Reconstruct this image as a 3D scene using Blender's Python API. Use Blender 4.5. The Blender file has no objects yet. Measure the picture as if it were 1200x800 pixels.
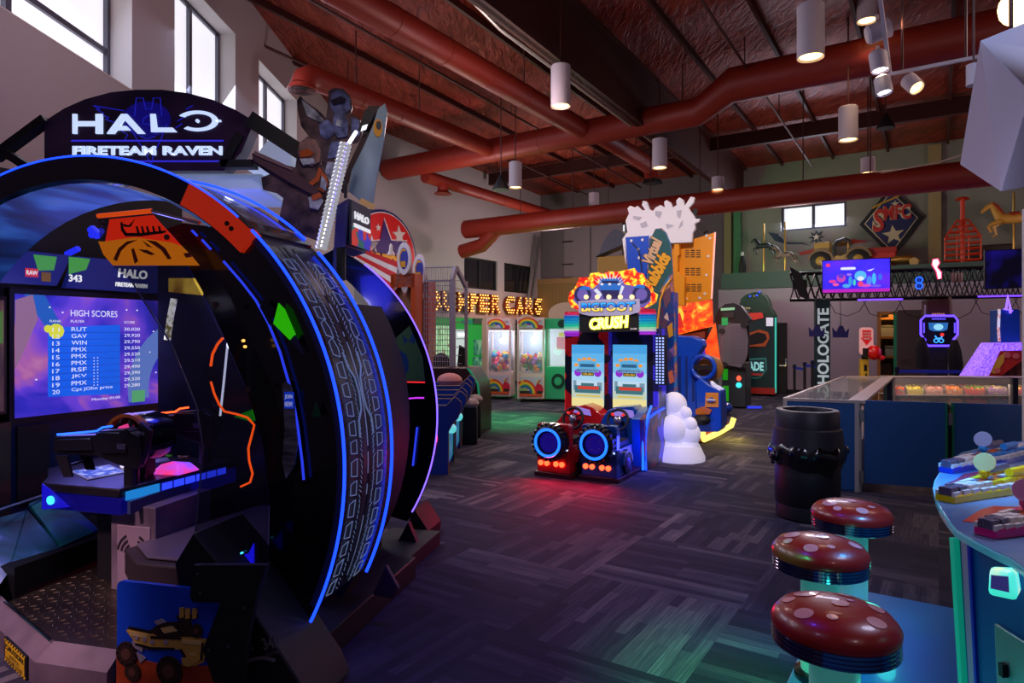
import bpy, math, random
from mathutils import Vector, Matrix
random.seed(7)
SC = bpy.context.scene
COL = SC.collection
PI = math.pi
FOC, CX, HY, EYE = 762.0, 600.0, 390.0, 1.65   # focal length in pixels of a 1200 wide frame, horizon row, eye height

def V(*a): return Vector(a)
def ray(px, py): return V((px - CX) / FOC, 1.0, (HY - py) / FOC)
def G(px, py, z=0.0):
    d = ray(px, py); return V(0, 0, EYE) + d * ((z - EYE) / d.z)
def P(px, py, Y): return V(0, 0, EYE) + ray(px, py) * Y

# ---------------------------------------------------------------- materials
def lin(c):
    o = []
    for v in c[:3]:
        v = v / 255.0
        o.append(v / 12.92 if v <= 0.04045 else ((v + 0.055) / 1.055) ** 2.4)
    return (o[0], o[1], o[2], 1.0)
_M = {}
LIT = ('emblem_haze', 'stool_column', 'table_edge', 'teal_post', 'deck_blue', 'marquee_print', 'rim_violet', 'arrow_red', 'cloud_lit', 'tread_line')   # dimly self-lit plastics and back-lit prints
UNLIT = ('neon_leaflet', 'armour_orange')
def mat(name, rgb=(128, 128, 128), rough=0.5, metal=0.0, em=None, es=0.0, alpha=1.0, trans=0.0, coat=0.0, spec=0.5, bump=0.0, bscale=40.0, var=0.0):
    if name in _M: return _M[name]
    m = bpy.data.materials.new(name); m.use_nodes = True
    nt = m.node_tree; b = nt.nodes['Principled BSDF']
    b.inputs['Base Color'].default_value = lin(rgb)
    b.inputs['Roughness'].default_value = rough
    b.inputs['Metallic'].default_value = metal
    b.inputs['Specular IOR Level'].default_value = spec
    b.inputs['Coat Weight'].default_value = coat
    b.inputs['Transmission Weight'].default_value = trans
    b.inputs['Alpha'].default_value = alpha
    if em is not None and (es > 0.3 or name in LIT) and name not in UNLIT:
        b.inputs['Emission Color'].default_value = lin(em)
        b.inputs['Emission Strength'].default_value = es
    if bump or var:
        tc = nt.nodes.new('ShaderNodeTexCoord')
        n = nt.nodes.new('ShaderNodeTexNoise'); n.inputs['Scale'].default_value = bscale; n.inputs['Detail'].default_value = 4
        nt.links.new(tc.outputs['Object'], n.inputs['Vector'])
        if bump:
            bp = nt.nodes.new('ShaderNodeBump'); bp.inputs['Strength'].default_value = bump; bp.inputs['Distance'].default_value = 0.02
            nt.links.new(n.outputs['Fac'], bp.inputs['Height']); nt.links.new(bp.outputs['Normal'], b.inputs['Normal'])
        if var:
            h = nt.nodes.new('ShaderNodeMix'); h.data_type = 'RGBA'; h.blend_type = 'MIX'
            c = lin(rgb)
            h.inputs['A'].default_value = (c[0] * (1 - var), c[1] * (1 - var), c[2] * (1 - var), 1)
            h.inputs['B'].default_value = (min(1, c[0] * (1 + var)), min(1, c[1] * (1 + var)), min(1, c[2] * (1 + var)), 1)
            nt.links.new(n.outputs['Fac'], h.inputs['Factor']); nt.links.new(h.outputs['Result'], b.inputs['Base Color'])
    _M[name] = m
    return m
def glow(name, rgb=(255, 255, 255), s=1.0): return _M[name] if name in _M else mat(name, (10, 10, 10), 0.5, em=rgb, es=s)
def ramp_mat(name, stops, scale=3.0, rough=0.5, em=0.0, detail=3.0, kind='noise', stretch=(1, 1, 1), metal=0.0, alpha=1.0, distort=0.0):
    """a printed picture made of patches of colour; em > 0 when it is a lit screen or back-lit print"""
    if name in _M: return _M[name]
    m = bpy.data.materials.new(name); m.use_nodes = True; nt = m.node_tree; b = nt.nodes['Principled BSDF']
    tc = nt.nodes.new('ShaderNodeTexCoord'); mp = nt.nodes.new('ShaderNodeMapping'); mp.inputs['Scale'].default_value = stretch
    nt.links.new(tc.outputs['Object'], mp.inputs['Vector'])
    if kind == 'noise':
        n = nt.nodes.new('ShaderNodeTexNoise'); n.inputs['Scale'].default_value = scale; n.inputs['Detail'].default_value = detail; n.inputs['Distortion'].default_value = distort
        out = n.outputs['Fac']
    elif kind == 'voronoi':
        n = nt.nodes.new('ShaderNodeTexVoronoi'); n.inputs['Scale'].default_value = scale
        sp = nt.nodes.new('ShaderNodeSeparateColor'); nt.links.new(n.outputs['Color'], sp.inputs[0]); out = sp.outputs[0]
    elif kind == 'wave':
        n = nt.nodes.new('ShaderNodeTexWave'); n.inputs['Scale'].default_value = scale; n.inputs['Distortion'].default_value = distort; out = n.outputs['Fac']
    nt.links.new(mp.outputs['Vector'], n.inputs['Vector'])
    r = nt.nodes.new('ShaderNodeValToRGB'); cr = r.color_ramp
    if kind == 'voronoi': cr.interpolation = 'CONSTANT'
    while len(cr.elements) < len(stops): cr.elements.new(0.5)
    for e, (p, c) in zip(cr.elements, stops): e.position = p; e.color = lin(c)
    nt.links.new(out, r.inputs['Fac']); nt.links.new(r.outputs['Color'], b.inputs['Base Color'])
    b.inputs['Roughness'].default_value = rough; b.inputs['Metallic'].default_value = metal; b.inputs['Alpha'].default_value = alpha
    if em > 0.3 or (em and name in LIT):
        nt.links.new(r.outputs['Color'], b.inputs['Emission Color']); b.inputs['Emission Strength'].default_value = em
    _M[name] = m
    return m

def zramp(name, z0, z1):
    """make a printed picture run from bottom z0 to top z1 of its part"""
    nt = _M[name].node_tree; r = [n for n in nt.nodes if n.type == 'VALTORGB'][0]; tc = [n for n in nt.nodes if n.type == 'TEX_COORD'][0]
    sp = nt.nodes.new('ShaderNodeSeparateXYZ'); nt.links.new(tc.outputs['Object'], sp.inputs[0]); mr = nt.nodes.new('ShaderNodeMapRange')
    mr.inputs['From Min'].default_value = z0; mr.inputs['From Max'].default_value = z1; nt.links.new(sp.outputs[2], mr.inputs['Value']); nt.links.new(mr.outputs[0], r.inputs['Fac'])
# ---------------------------------------------------------------- mesh builder
F0 = (V(0, 0, 0), V(1, 0, 0), V(0, 0, 1))          # picture plane facing -y
def fr(o, X=(1, 0, 0), Z=(0, 0, 1)): return (Vector(o), Vector(X).normalized(), Vector(Z).normalized())
_T = {}
def text_mesh(s, bold=0.0, shear=0.0):
    k = (s, bold, shear)
    if k in _T: return _T[k]
    c = bpy.data.curves.new('t', 'FONT'); c.body = s; c.size = 1.0; c.offset = bold; c.resolution_u = 3; c.shear = shear
    o = bpy.data.objects.new('t', c)
    me = bpy.data.meshes.new_from_object(o)
    vs = [v.co.copy() for v in me.vertices]; fs = [tuple(p.vertices) for p in me.polygons]
    bpy.data.objects.remove(o); bpy.data.curves.remove(c); bpy.data.meshes.remove(me)
    x0 = min(v.x for v in vs); x1 = max(v.x for v in vs); y0 = min(v.y for v in vs); y1 = max(v.y for v in vs)
    vs = [((v.x - x0) / (x1 - x0), (v.y - y0) / (y1 - y0)) for v in vs]
    _T[k] = (vs, fs, (x1 - x0) / (y1 - y0)); return _T[k]

class MB:
    def __init__(self): self.v = []; self.f = []; self.m = []; self.mats = []
    def mi(self, m):
        if m not in self.mats: self.mats.append(m)
        return self.mats.index(m)
    def add(self, vs, fs, m):
        o = len(self.v); self.v += [tuple(v) for v in vs]; k = self.mi(m)
        for f in fs: self.f.append(tuple(i + o for i in f)); self.m.append(k)
        return self
    def box(self, x0, x1, y0, y1, z0, z1, m):
        vs = [(x, y, z) for z in (z0, z1) for y in (y0, y1) for x in (x0, x1)]
        return self.add(vs, [(0, 2, 3, 1), (4, 5, 7, 6), (0, 1, 5, 4), (2, 6, 7, 3), (0, 4, 6, 2), (1, 3, 7, 5)], m)
    def poly(self, F, pts, d0, d1, m, m2=None):
        """outline pts in plane F, from depth d0 to d1 (towards the viewer of the plane)"""
        o, X, Z = F; N = X.cross(Z); n = len(pts)
        ar = sum(pts[i][0] * pts[(i + 1) % n][1] - pts[(i + 1) % n][0] * pts[i][1] for i in range(n))
        if ar < 0: pts = pts[::-1]
        a = [o + X * p[0] + Z * p[1] + N * d0 for p in pts]; b = [o + X * p[0] + Z * p[1] + N * d1 for p in pts]
        self.add(b, [tuple(range(n))], m)
        self.add(a + b, [tuple(range(n))[::-1]] + [(i, (i + 1) % n, n + (i + 1) % n, n + i) for i in range(n)], m2 or m)
        return self
    def rect(self, F, x0, x1, z0, z1, d0, d1, m): return self.poly(F, [(x0, z0), (x1, z0), (x1, z1), (x0, z1)], d0, d1, m)
    def rrect(self, F, x0, x1, z0, z1, r, d0, d1, m, n=4):
        pts = []
        for cx, cz, a0 in ((x1 - r, z1 - r, 0), (x0 + r, z1 - r, 90), (x0 + r, z0 + r, 180), (x1 - r, z0 + r, 270)):
            for i in range(n + 1):
                a = math.radians(a0 + 90 * i / n); pts.append((cx + r * math.cos(a), cz + r * math.sin(a)))
        return self.poly(F, pts, d0, d1, m)
    def disc(self, F, cx, cz, rx, rz, d0, d1, m, n=24, rot=0):
        c, s = math.cos(rot), math.sin(rot); pts = []
        for i in range(n):
            a = 2 * PI * i / n; x = rx * math.cos(a); z = rz * math.sin(a); pts.append((cx + x * c - z * s, cz + x * s + z * c))
        return self.poly(F, pts, d0, d1, m)
    def star(self, F, cx, cz, r, d0, d1, m, n=5, inner=0.4, rot=0.0, sq=1.0):
        pts = []
        for i in range(2 * n):
            a = PI / 2 + rot + PI * i / n; q = r if i % 2 == 0 else r * inner; pts.append((cx + q * math.cos(a) * sq, cz + q * math.sin(a)))
        return self.poly(F, pts, d0, d1, m)
    def arc(self, F, cx, cz, r0, r1, a0, a1, d0, d1, m, n=24, sx=1.0, sz=1.0):
        """ring sector as quads"""
        o, X, Z = F; N = X.cross(Z); vs = []; fs = []
        for i in range(n + 1):
            a = math.radians(a0 + (a1 - a0) * i / n); c, s = math.cos(a) * sx, math.sin(a) * sz
            for r, d in ((r0, d0), (r1, d0), (r1, d1), (r0, d1)): vs.append(o + X * (cx + r * c) + Z * (cz + r * s) + N * d)
        full = abs(abs(a1 - a0) - 360) < 1e-6
        for i in range(n):
            for k in range(4):
                fs.append((4 * i + k, 4 * i + (k + 1) % 4, 4 * i + 4 + (k + 1) % 4, 4 * i + 4 + k))
        if not full: fs += [(3, 2, 1, 0), (4 * n, 4 * n + 1, 4 * n + 2, 4 * n + 3)]
        return self.add(vs, fs, m)
    def tx(self, F, s, x, z, w, h, d0, d1, m, bold=0.0, rot=0.0, shear=0.0):
        """the words s filling a box w by h whose lower left corner is x, z"""
        vs, fs, _ = text_mesh(s, bold, shear); o, X, Z = F; N = X.cross(Z); c, q = math.cos(rot), math.sin(rot)
        pts = [(x + (a * w) * c - (b * h) * q, z + (a * w) * q + (b * h) * c) for a, b in vs]
        n = len(pts)
        self.add([o + X * p[0] + Z * p[1] + N * d1 for p in pts], fs, m)
        if d1 - d0 > 0.004:
            cnt = {}
            for f in fs:
                for i in range(len(f)):
                    e = (f[i], f[(i + 1) % len(f)]); k = (min(e), max(e)); cnt.setdefault(k, []).append(e)
            sides = [es[0] for es in cnt.values() if len(es) == 1]
            self.add([o + X * p[0] + Z * p[1] + N * d0 for p in pts] + [o + X * p[0] + Z * p[1] + N * d1 for p in pts], [(a, b, n + b, n + a) for a, b in sides], m)
        return self
    def tube(self, pts, r, m, n=8, closed=False, caps=True):
        pts = [Vector(p) for p in pts]; k = len(pts); rs = r if isinstance(r, (list, tuple)) else [r] * k; vs = []; fs = []; up = None
        for i, p in enumerate(pts):
            a = pts[i - 1] if (i > 0 or closed) else p; b = pts[(i + 1) % k] if (i < k - 1 or closed) else p
            t = (b - a).normalized()
            if up is None: up = V(0, 0, 1) if abs(t.z) < 0.9 else V(1, 0, 0)
            s = t.cross(up).normalized(); up = s.cross(t).normalized()
            for j in range(n):
                q = 2 * PI * j / n; vs.append(p + (s * math.cos(q) + up * math.sin(q)) * rs[i])
        for i in range(k if closed else k - 1):
            for j in range(n):
                A = i * n + j; B = i * n + (j + 1) % n; i2 = (i + 1) % k; fs.append((A, B, i2 * n + (j + 1) % n, i2 * n + j))
        if not closed and caps: fs += [tuple(range(n))[::-1], tuple((k - 1) * n + j for j in range(n))]
        return self.add(vs, fs, m)
    def lathe(self, prof, m, c=(0, 0, 0), ax=(0, 0, 1), n=24, sx=1.0):
        """prof: list of (radius, height) or (radius, height, material)"""
        c = Vector(c); ax = Vector(ax).normalized(); s = ax.orthogonal().normalized()
        if abs(ax.z) > 0.99: s = V(1, 0, 0)
        t = ax.cross(s)
        rings = [[c + ax * p[1] + (s * math.cos(2 * PI * j / n) * sx + t * math.sin(2 * PI * j / n)) * p[0] for j in range(n)] for p in prof]
        for i in range(len(prof) - 1):
            mm = prof[i][2] if len(prof[i]) > 2 else m
            self.add(rings[i] + rings[i + 1], [(j, (j + 1) % n, n + (j + 1) % n, n + j) for j in range(n)], mm)
        if prof[0][0] > 1e-4: self.add(rings[0], [tuple(range(n))[::-1]], prof[0][2] if len(prof[0]) > 2 else m)
        if prof[-1][0] > 1e-4: self.add(rings[-1], [tuple(range(n))], prof[-2][2] if len(prof[-2]) > 2 else m)
        return self
    def ball(self, c, r, m, n=14, k=8):
        r = r if isinstance(r, (tuple, list)) else (r, r, r); vs = []; fs = []
        for i in range(k + 1):
            a = PI * i / k
            for j in range(n):
                b = 2 * PI * j / n; vs.append((c[0] + r[0] * math.sin(a) * math.cos(b), c[1] + r[1] * math.sin(a) * math.sin(b), c[2] + r[2] * math.cos(a)))
        for i in range(k):
            for j in range(n): fs.append((i * n + j, (i + 1) * n + j, (i + 1) * n + (j + 1) % n, i * n + (j + 1) % n))
        return self.add(vs, fs, m)
    def hexa(self, p, m):
        """eight corners: four of the bottom, four of the top, same order"""
        return self.add(p, [(3, 2, 1, 0), (4, 5, 6, 7), (0, 1, 5, 4), (1, 2, 6, 5), (2, 3, 7, 6), (3, 0, 4, 7)], m)
    def bar(self, a, b, w, h, m):
        a = Vector(a); b = Vector(b); t = (b - a).normalized(); up = V(0, 0, 1) if abs(t.z) < 0.95 else V(0, 1, 0)
        s = t.cross(up).normalized() * (w / 2); u = s.cross(t).normalized() * (h / 2)
        return self.hexa([a - s - u, a + s - u, a + s + u, a - s + u, b - s - u, b + s - u, b + s + u, b - s + u], m)
    def parts(self, name, parent=None, **kw):
        """one object for every separate piece"""
        par = list(range(len(self.v)))
        def find(i):
            while par[i] != i: par[i] = par[par[i]]; i = par[i]
            return i
        key = {}
        for i, v in enumerate(self.v):
            k = (round(v[0], 5), round(v[1], 5), round(v[2], 5))
            if k in key: par[find(i)] = find(key[k])
            else: key[k] = i
        for f in self.f:
            for i in f[1:]: par[find(i)] = find(f[0])
        gr = {}
        for n, f in enumerate(self.f): gr.setdefault(find(f[0]), []).append(n)
        o = None
        for fs in gr.values():
            q = MB(); ids = {}
            for n in fs:
                f = self.f[n]
                for i in f:
                    if i not in ids: ids[i] = len(q.v); q.v.append(self.v[i])
                q.f.append(tuple(ids[i] for i in f)); q.m.append(q.mi(self.mats[self.m[n]]))
            o = q.build(name, parent, **kw)
        return o
    def build(self, name, parent=None, bevel=0.0, smooth=True, subsurf=0, seg=2):
        vs = self.v
        me = bpy.data.meshes.new(name); me.from_pydata(vs, [], self.f)
        for m in self.mats: me.materials.append(m)
        me.polygons.foreach_set('material_index', self.m)
        me.update()
        import bmesh
        bm = bmesh.new(); bm.from_mesh(me); bmesh.ops.remove_doubles(bm, verts=bm.verts, dist=1e-5)
        bmesh.ops.recalc_face_normals(bm, faces=bm.faces) if smooth != 'raw' else None
        bm.to_mesh(me); bm.free()
        if smooth:
            me.polygons.foreach_set('use_smooth', [True] * len(me.polygons)); me.set_sharp_from_angle(angle=math.radians(38))
        o = bpy.data.objects.new(name, me); COL.objects.link(o)
        if parent: o.parent = parent
        if subsurf:
            s = o.modifiers.new('s', 'SUBSURF'); s.levels = subsurf; s.render_levels = subsurf
        if bevel:
            b = o.modifiers.new('b', 'BEVEL'); b.width = bevel; b.segments = seg; b.limit_method = 'ANGLE'; b.angle_limit = math.radians(50)
        return o

# ---------------------------------------------------------------- naming
def tag(o, label, cat, group=None, kind=None):
    o['label'] = label; o['category'] = cat
    if group: o['group'] = group
    if kind: o['kind'] = kind
    return o
def struct(o, label=None):
    o['kind'] = 'structure'
    if label: o['label'] = label
    return o
def rename(o, n): o.name = n; return o
class Fr:
    """a thing's own frame: origin on its base, turned clockwise by phi degrees seen from above (x right, y away, z up)"""
    def __init__(s, o, phi=0.0):
        s.o = Vector(o); s.phi = math.radians(phi); c, q = math.cos(s.phi), math.sin(s.phi)
        s.X = V(c, -q, 0); s.Y = V(q, c, 0); s.Z = V(0, 0, 1)
    def L(s, w): d = Vector(w) - s.o; return V(d.dot(s.X), d.dot(s.Y), d.z)
    def W(s, l): return s.o + s.X * l[0] + s.Y * l[1] + s.Z * l[2]
    def px(s, px, py, x=None, y=None, z=None):
        d = ray(px, py); c = V(0, 0, EYE)
        if y is not None: n, k = s.Y, y
        elif x is not None: n, k = s.X, x
        else: n, k = s.Z, z
        t = (k - (c - s.o).dot(n)) / d.dot(n)
        return s.L(c + d * t)
    def pl(s, pts, y=0.0): return [(q.x, q.z) for q in (s.px(a, b, y=y) for a, b in pts)]
    def plx(s, pts, x=0.0): return [(q.y, q.z) for q in (s.px(a, b, x=x) for a, b in pts)]
    def plz(s, pts, z=0.0): return [(q.x, q.y) for q in (s.px(a, b, z=z) for a, b in pts)]
    def root(s, name, label, cat, group=None):
        o = bpy.data.objects.new(name, None); COL.objects.link(o); o.empty_display_size = 0.1
        o.location = s.o; o.rotation_euler = (0, 0, -s.phi); tag(o, label, cat, group); return o
def FY(y): return fr((0, y, 0))                       # picture plane at local depth y, facing the viewer
def FX(x): return fr((x, 0, 0), (0, 1, 0), (0, 0, 1))  # plane at local x, facing +x, s = y
def FXn(x): return fr((x, 0, 0), (0, -1, 0), (0, 0, 1))  # facing -x, s = -y
def FZ(z): return fr((0, 0, z), (1, 0, 0), (0, 1, 0))  # facing up, s = x, t = y
def copy_tree(o, parent=None):
    c = o.copy(); COL.objects.link(c)
    if parent: c.parent = parent
    for ch in list(o.children): copy_tree(ch, c)
    return c
def lamp(name, kind, loc, energy, rgb, size=0.1, target=None, angle=60, blend=0.5, sizey=None):
    l = bpy.data.lights.new(name, kind); l.energy = energy; c = lin(rgb); l.color = c[:3]
    if kind == 'AREA':
        l.size = size
        if sizey: l.shape = 'RECTANGLE'; l.size_y = sizey
    else: l.shadow_soft_size = size
    if kind == 'SPOT': l.spot_size = math.radians(angle); l.spot_blend = blend
    o = bpy.data.objects.new(name, l); COL.objects.link(o); o.location = loc
    if target is not None: o.rotation_euler = (Vector(target) - Vector(loc)).to_track_quat('-Z', 'Y').to_euler()
    return o

# common materials
black = mat('black_gloss', (9, 9, 12), 0.22, coat=0.3)
blackm = mat('black_matt', (14, 14, 17), 0.6)
steel = mat('brushed_steel', (165, 163, 165), 0.35, 0.9)
white = mat('white_paint', (225, 222, 222), 0.5)
chrome = mat('chrome', (210, 212, 220), 0.12, 1.0)
ledblue = glow('blue_led', (22, 62, 255), 2.6)
ledviolet = glow('violet_led', (115, 85, 255), 2.6)
glass = mat('clear_glass', (235, 240, 245), 0.03, alpha=0.12, spec=0.8)
CAM = bpy.data.cameras.new('camera'); camo = bpy.data.objects.new('camera', CAM); COL.objects.link(camo)
camo.location = (0, 0, EYE); camo.rotation_euler = (PI / 2, 0, 0); CAM.sensor_width = 36; CAM.lens = FOC / 1200 * 36
CAM.shift_y = -(400 - HY) / 1200; CAM.clip_start = 0.05; SC.camera = camo
SC.view_settings.view_transform = 'Standard'; SC.view_settings.look = 'None'; SC.view_settings.gamma = 1; SC.view_settings.exposure = 0.0
SC.view_settings.use_curve_mapping = False
# ================================================================ the room
ROOM = Fr((0, 0, 0), 33.27)      # a = across, b = along the main building axis
R_, E1 = ROOM.X, ROOM.Y
WL, WB, BK = -4.3, -12.2, 20.5   # left wall x, rear left wall a, back wall b
def ceilz(b): return 7.3 - 0.03 * b
def RW(a, b, z=0.0): return R_ * a + E1 * b + V(0, 0, z)
rotroom = -ROOM.phi

# --- carpet of narrow planks laid in blocks of two directions
def carpet():
    m = bpy.data.materials.new('plank_carpet'); m.use_nodes = True; nt = m.node_tree; N = nt.nodes; Lk = nt.links; b = N['Principled BSDF']
    tc = N.new('ShaderNodeTexCoord'); mp = N.new('ShaderNodeMapping'); mp.inputs['Rotation'].default_value = (0, 0, ROOM.phi); Lk.new(tc.outputs['Object'], mp.inputs['Vector'])
    sep = N.new('ShaderNodeSeparateXYZ'); Lk.new(mp.outputs[0], sep.inputs[0])
    sw = N.new('ShaderNodeCombineXYZ'); Lk.new(sep.outputs[1], sw.inputs[0]); Lk.new(sep.outputs[0], sw.inputs[1])
    ch = N.new('ShaderNodeTexChecker'); ch.inputs['Scale'].default_value = 1.0; Lk.new(mp.outputs[0], ch.inputs['Vector'])
    mv = N.new('ShaderNodeMix'); mv.data_type = 'VECTOR'; Lk.new(ch.outputs['Fac'], mv.inputs['Factor']); Lk.new(mp.outputs[0], mv.inputs['A']); Lk.new(sw.outputs[0], mv.inputs['B'])
    def brick(w, h, c1, c2, sq):
        t = N.new('ShaderNodeTexBrick'); t.offset = sq; t.inputs['Scale'].default_value = 1; t.inputs['Brick Width'].default_value = w; t.inputs['Row Height'].default_value = h
        t.inputs['Mortar Size'].default_value = 0.0; t.inputs['Color1'].default_value = c1; t.inputs['Color2'].default_value = c2; Lk.new(mv.outputs['Result'], t.inputs['Vector']); return t
    t1 = brick(1.0, 0.25, (0, 0, 0, 1), (1, 1, 1, 1), 0.0); t2 = brick(0.5, 0.0625, (0, 0, 0, 1), (1, 1, 1, 1), 0.37)
    st = N.new('ShaderNodeMapping'); st.inputs['Scale'].default_value = (1.2, 30, 1); Lk.new(mv.outputs['Result'], st.inputs['Vector'])
    ns = N.new('ShaderNodeTexNoise'); ns.inputs['Scale'].default_value = 3; ns.inputs['Detail'].default_value = 3; Lk.new(st.outputs[0], ns.inputs['Vector'])
    fn = N.new('ShaderNodeTexNoise'); fn.inputs['Scale'].default_value = 160; Lk.new(tc.outputs['Object'], fn.inputs['Vector'])
    def math_(op, a, b_, clamp=False):
        n = N.new('ShaderNodeMath'); n.operation = op; n.use_clamp = clamp
        for i, x in enumerate((a, b_)):
            if isinstance(x, (int, float)): n.inputs[i].default_value = x
            else: Lk.new(x, n.inputs[i])
        return n.outputs[0]
    s = math_('MULTIPLY', t1.outputs['Color'], 0.34); s = math_('ADD', s, math_('MULTIPLY', t2.outputs['Color'], 0.32)); s = math_('ADD', s, math_('MULTIPLY', ns.outputs['Fac'], 0.45)); s = math_('ADD', s, math_('MULTIPLY', fn.outputs['Fac'], 0.10))
    r = N.new('ShaderNodeValToRGB'); Lk.new(s, r.inputs['Fac']); cr = r.color_ramp
    for p, c in ((0.0, (24, 25, 40)), (0.45, (37, 37, 56)), (0.66, (50, 48, 68)), (0.84, (84, 80, 92)), (1.0, (124, 117, 122))):
        e = cr.elements.new(p) if p not in (0.0, 1.0) else cr.elements[0 if p == 0.0 else -1]; e.color = lin(c)
    Lk.new(r.outputs['Color'], b.inputs['Base Color']); b.inputs['Roughness'].default_value = 0.85; b.inputs['Specular IOR Level'].default_value = 0.25
    bp = N.new('ShaderNodeBump'); bp.inputs['Strength'].default_value = 0.3; bp.inputs['Distance'].default_value = 0.01; Lk.new(s, bp.inputs['Height']); Lk.new(bp.outputs[0], b.inputs['Normal'])
    return m
m = MB(); m.poly(FZ(0), [(-9, -4), (16, -4), (24, 12), (16, 26), (-6, 30), (-9, 20)], -0.1, 0, carpet()); struct(m.build('floor', smooth=False))

# --- roof deck lined with crinkled foil
def foil():
    m = bpy.data.materials.new('crinkled_foil'); m.use_nodes = True; nt = m.node_tree; N = nt.nodes; Lk = nt.links; b = N['Principled BSDF']
    tc = N.new('ShaderNodeTexCoord'); mp = N.new('ShaderNodeMapping'); mp.inputs['Rotation'].default_value = (0, 0, ROOM.phi); mp.inputs['Scale'].default_value = (3.5, 1.0, 1); Lk.new(tc.outputs['Object'], mp.inputs['Vector'])
    n = N.new('ShaderNodeTexNoise'); n.inputs['Scale'].default_value = 2.2; n.inputs['Detail'].default_value = 8; n.inputs['Distortion'].default_value = 1.2; n.inputs['Roughness'].default_value = 0.6; Lk.new(mp.outputs[0], n.inputs['Vector'])
    w = N.new('ShaderNodeTexWave'); w.bands_direction = 'Y'; w.inputs['Scale'].default_value = 0.16; w.inputs['Distortion'].default_value = 1.0
    mp2 = N.new('ShaderNodeMapping'); mp2.inputs['Rotation'].default_value = (0, 0, ROOM.phi); Lk.new(tc.outputs['Object'], mp2.inputs['Vector']); Lk.new(mp2.outputs[0], w.inputs['Vector'])
    bp = N.new('ShaderNodeBump'); bp.inputs['Strength'].default_value = 1.0; bp.inputs['Distance'].default_value = 0.08; Lk.new(n.outputs['Fac'], bp.inputs['Height'])
    bp2 = N.new('ShaderNodeBump'); bp2.inputs['Strength'].default_value = 0.7; bp2.inputs['Distance'].default_value = 0.25; Lk.new(w.outputs['Fac'], bp2.inputs['Height']); Lk.new(bp.outputs[0], bp2.inputs['Normal']); Lk.new(bp2.outputs[0], b.inputs['Normal'])
    r = N.new('ShaderNodeValToRGB'); Lk.new(n.outputs['Fac'], r.inputs['Fac']); r.color_ramp.elements[0].color = lin((112, 30, 14)); r.color_ramp.elements[1].color = lin((168, 66, 42)); r.color_ramp.elements[0].position = 0.35; r.color_ramp.elements[1].position = 0.7
    Lk.new(r.outputs[0], b.inputs['Base Color']); b.inputs['Roughness'].default_value = 0.42; b.inputs['Metallic'].default_value = 0.35
    return m
m = MB(); c0 = [(-16, -6), (22, -6), (22, 23), (-16, 23)]
vs = [RW(a, b, ceilz(b)) for a, b in c0] + [RW(a, b, ceilz(b) + 0.15) for a, b in c0]
m.hexa(vs, foil()); struct(m.build('ceiling', smooth=False))

wallm = mat('grey_wall_paint', (168, 160, 165), 0.85, bump=0.06, bscale=60, var=0.05)
darkwall = mat('charcoal_wall_paint', (98, 90, 96), 0.85, var=0.08, bscale=3)
greenwall = mat('sage_wall_paint', (136, 134, 126), 0.85, var=0.06, bscale=4)
frame_m = mat('aluminium_frame', (95, 95, 108), 0.4, 0.7)
reveal = mat('white_reveal', (205, 202, 200), 0.7)
pane = mat('daylit_pane', (230, 232, 238), 0.4, em=(236, 238, 247), es=.9)
darkpane = mat('dark_pane', (22, 24, 32), 0.08, coat=0.5)

def wall_with_holes(name, F, x0, x1, z0, z1, holes, d0, d1, mm):
    """a wall in plane F with rectangular openings sorted along it"""
    m = MB(); x = x0
    for h in holes:
        m.rect(F, x, h[0], z0, z1, d0, d1, mm); m.rect(F, h[0], h[1], z0, h[2], d0, d1, mm); m.rect(F, h[0], h[1], h[3], z1, d0, d1, mm); x = h[1]
    m.rect(F, x, x1, z0, z1, d0, d1, mm)
    return struct(m.build(name, smooth=False))
# left wall: plane x = WL facing +x ; s = y
WINL = [(1.4, 1.4 + 0), ]
def yleft(px): return FOC * (-WL) / (600 - px)
FLW = fr((WL, 0, 0), (0, 1, 0), (0, 0, 1))
wz0, wz1 = 4.39, 6.30
ybend = yleft(391)
hol = [(yleft(-150), yleft(155), wz0, wz1), (yleft(204), yleft(276), wz0, wz1), (yleft(303), yleft(348), wz0, wz1)]
wall_with_holes('wall_left', FLW, -3, ybend, 0, 7.4, hol, -0.35, 0, wallm)
for i, h in enumerate(hol):
    w = MB(); y0, y1, z0, z1 = h; ym = (y0 + y1) / 2
    for a in (y0 + 0.03, ym, y1 - 0.03): w.rect(FLW, a - 0.035, a + 0.035, z0, z1, -0.32, -0.24, frame_m)
    for a in (z0 + 0.03, z0 + 0.42, z1 - 0.03): w.rect(FLW, y0, y1, a - 0.03, a + 0.03, -0.32, -0.25, frame_m)
    o = struct(w.build('window_%d' % (i + 1), smooth=False), 'aluminium framed daylight window high in the left wall')
    g = MB(); g.rect(FLW, y0, y1, z0, z1, -0.30, -0.29, pane); g.build('pane', o)
    s = MB()
    for a, b, c, d in ((y0, y0 + 0.012, z0, z1), (y1 - 0.012, y1, z0, z1), (y0, y1, z0, z0 + 0.012), (y0, y1, z1 - 0.012, z1)): s.rect(FLW, a, b, c, d, -0.24, 0.002, reveal)
    s.build('window_reveal', o)
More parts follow.
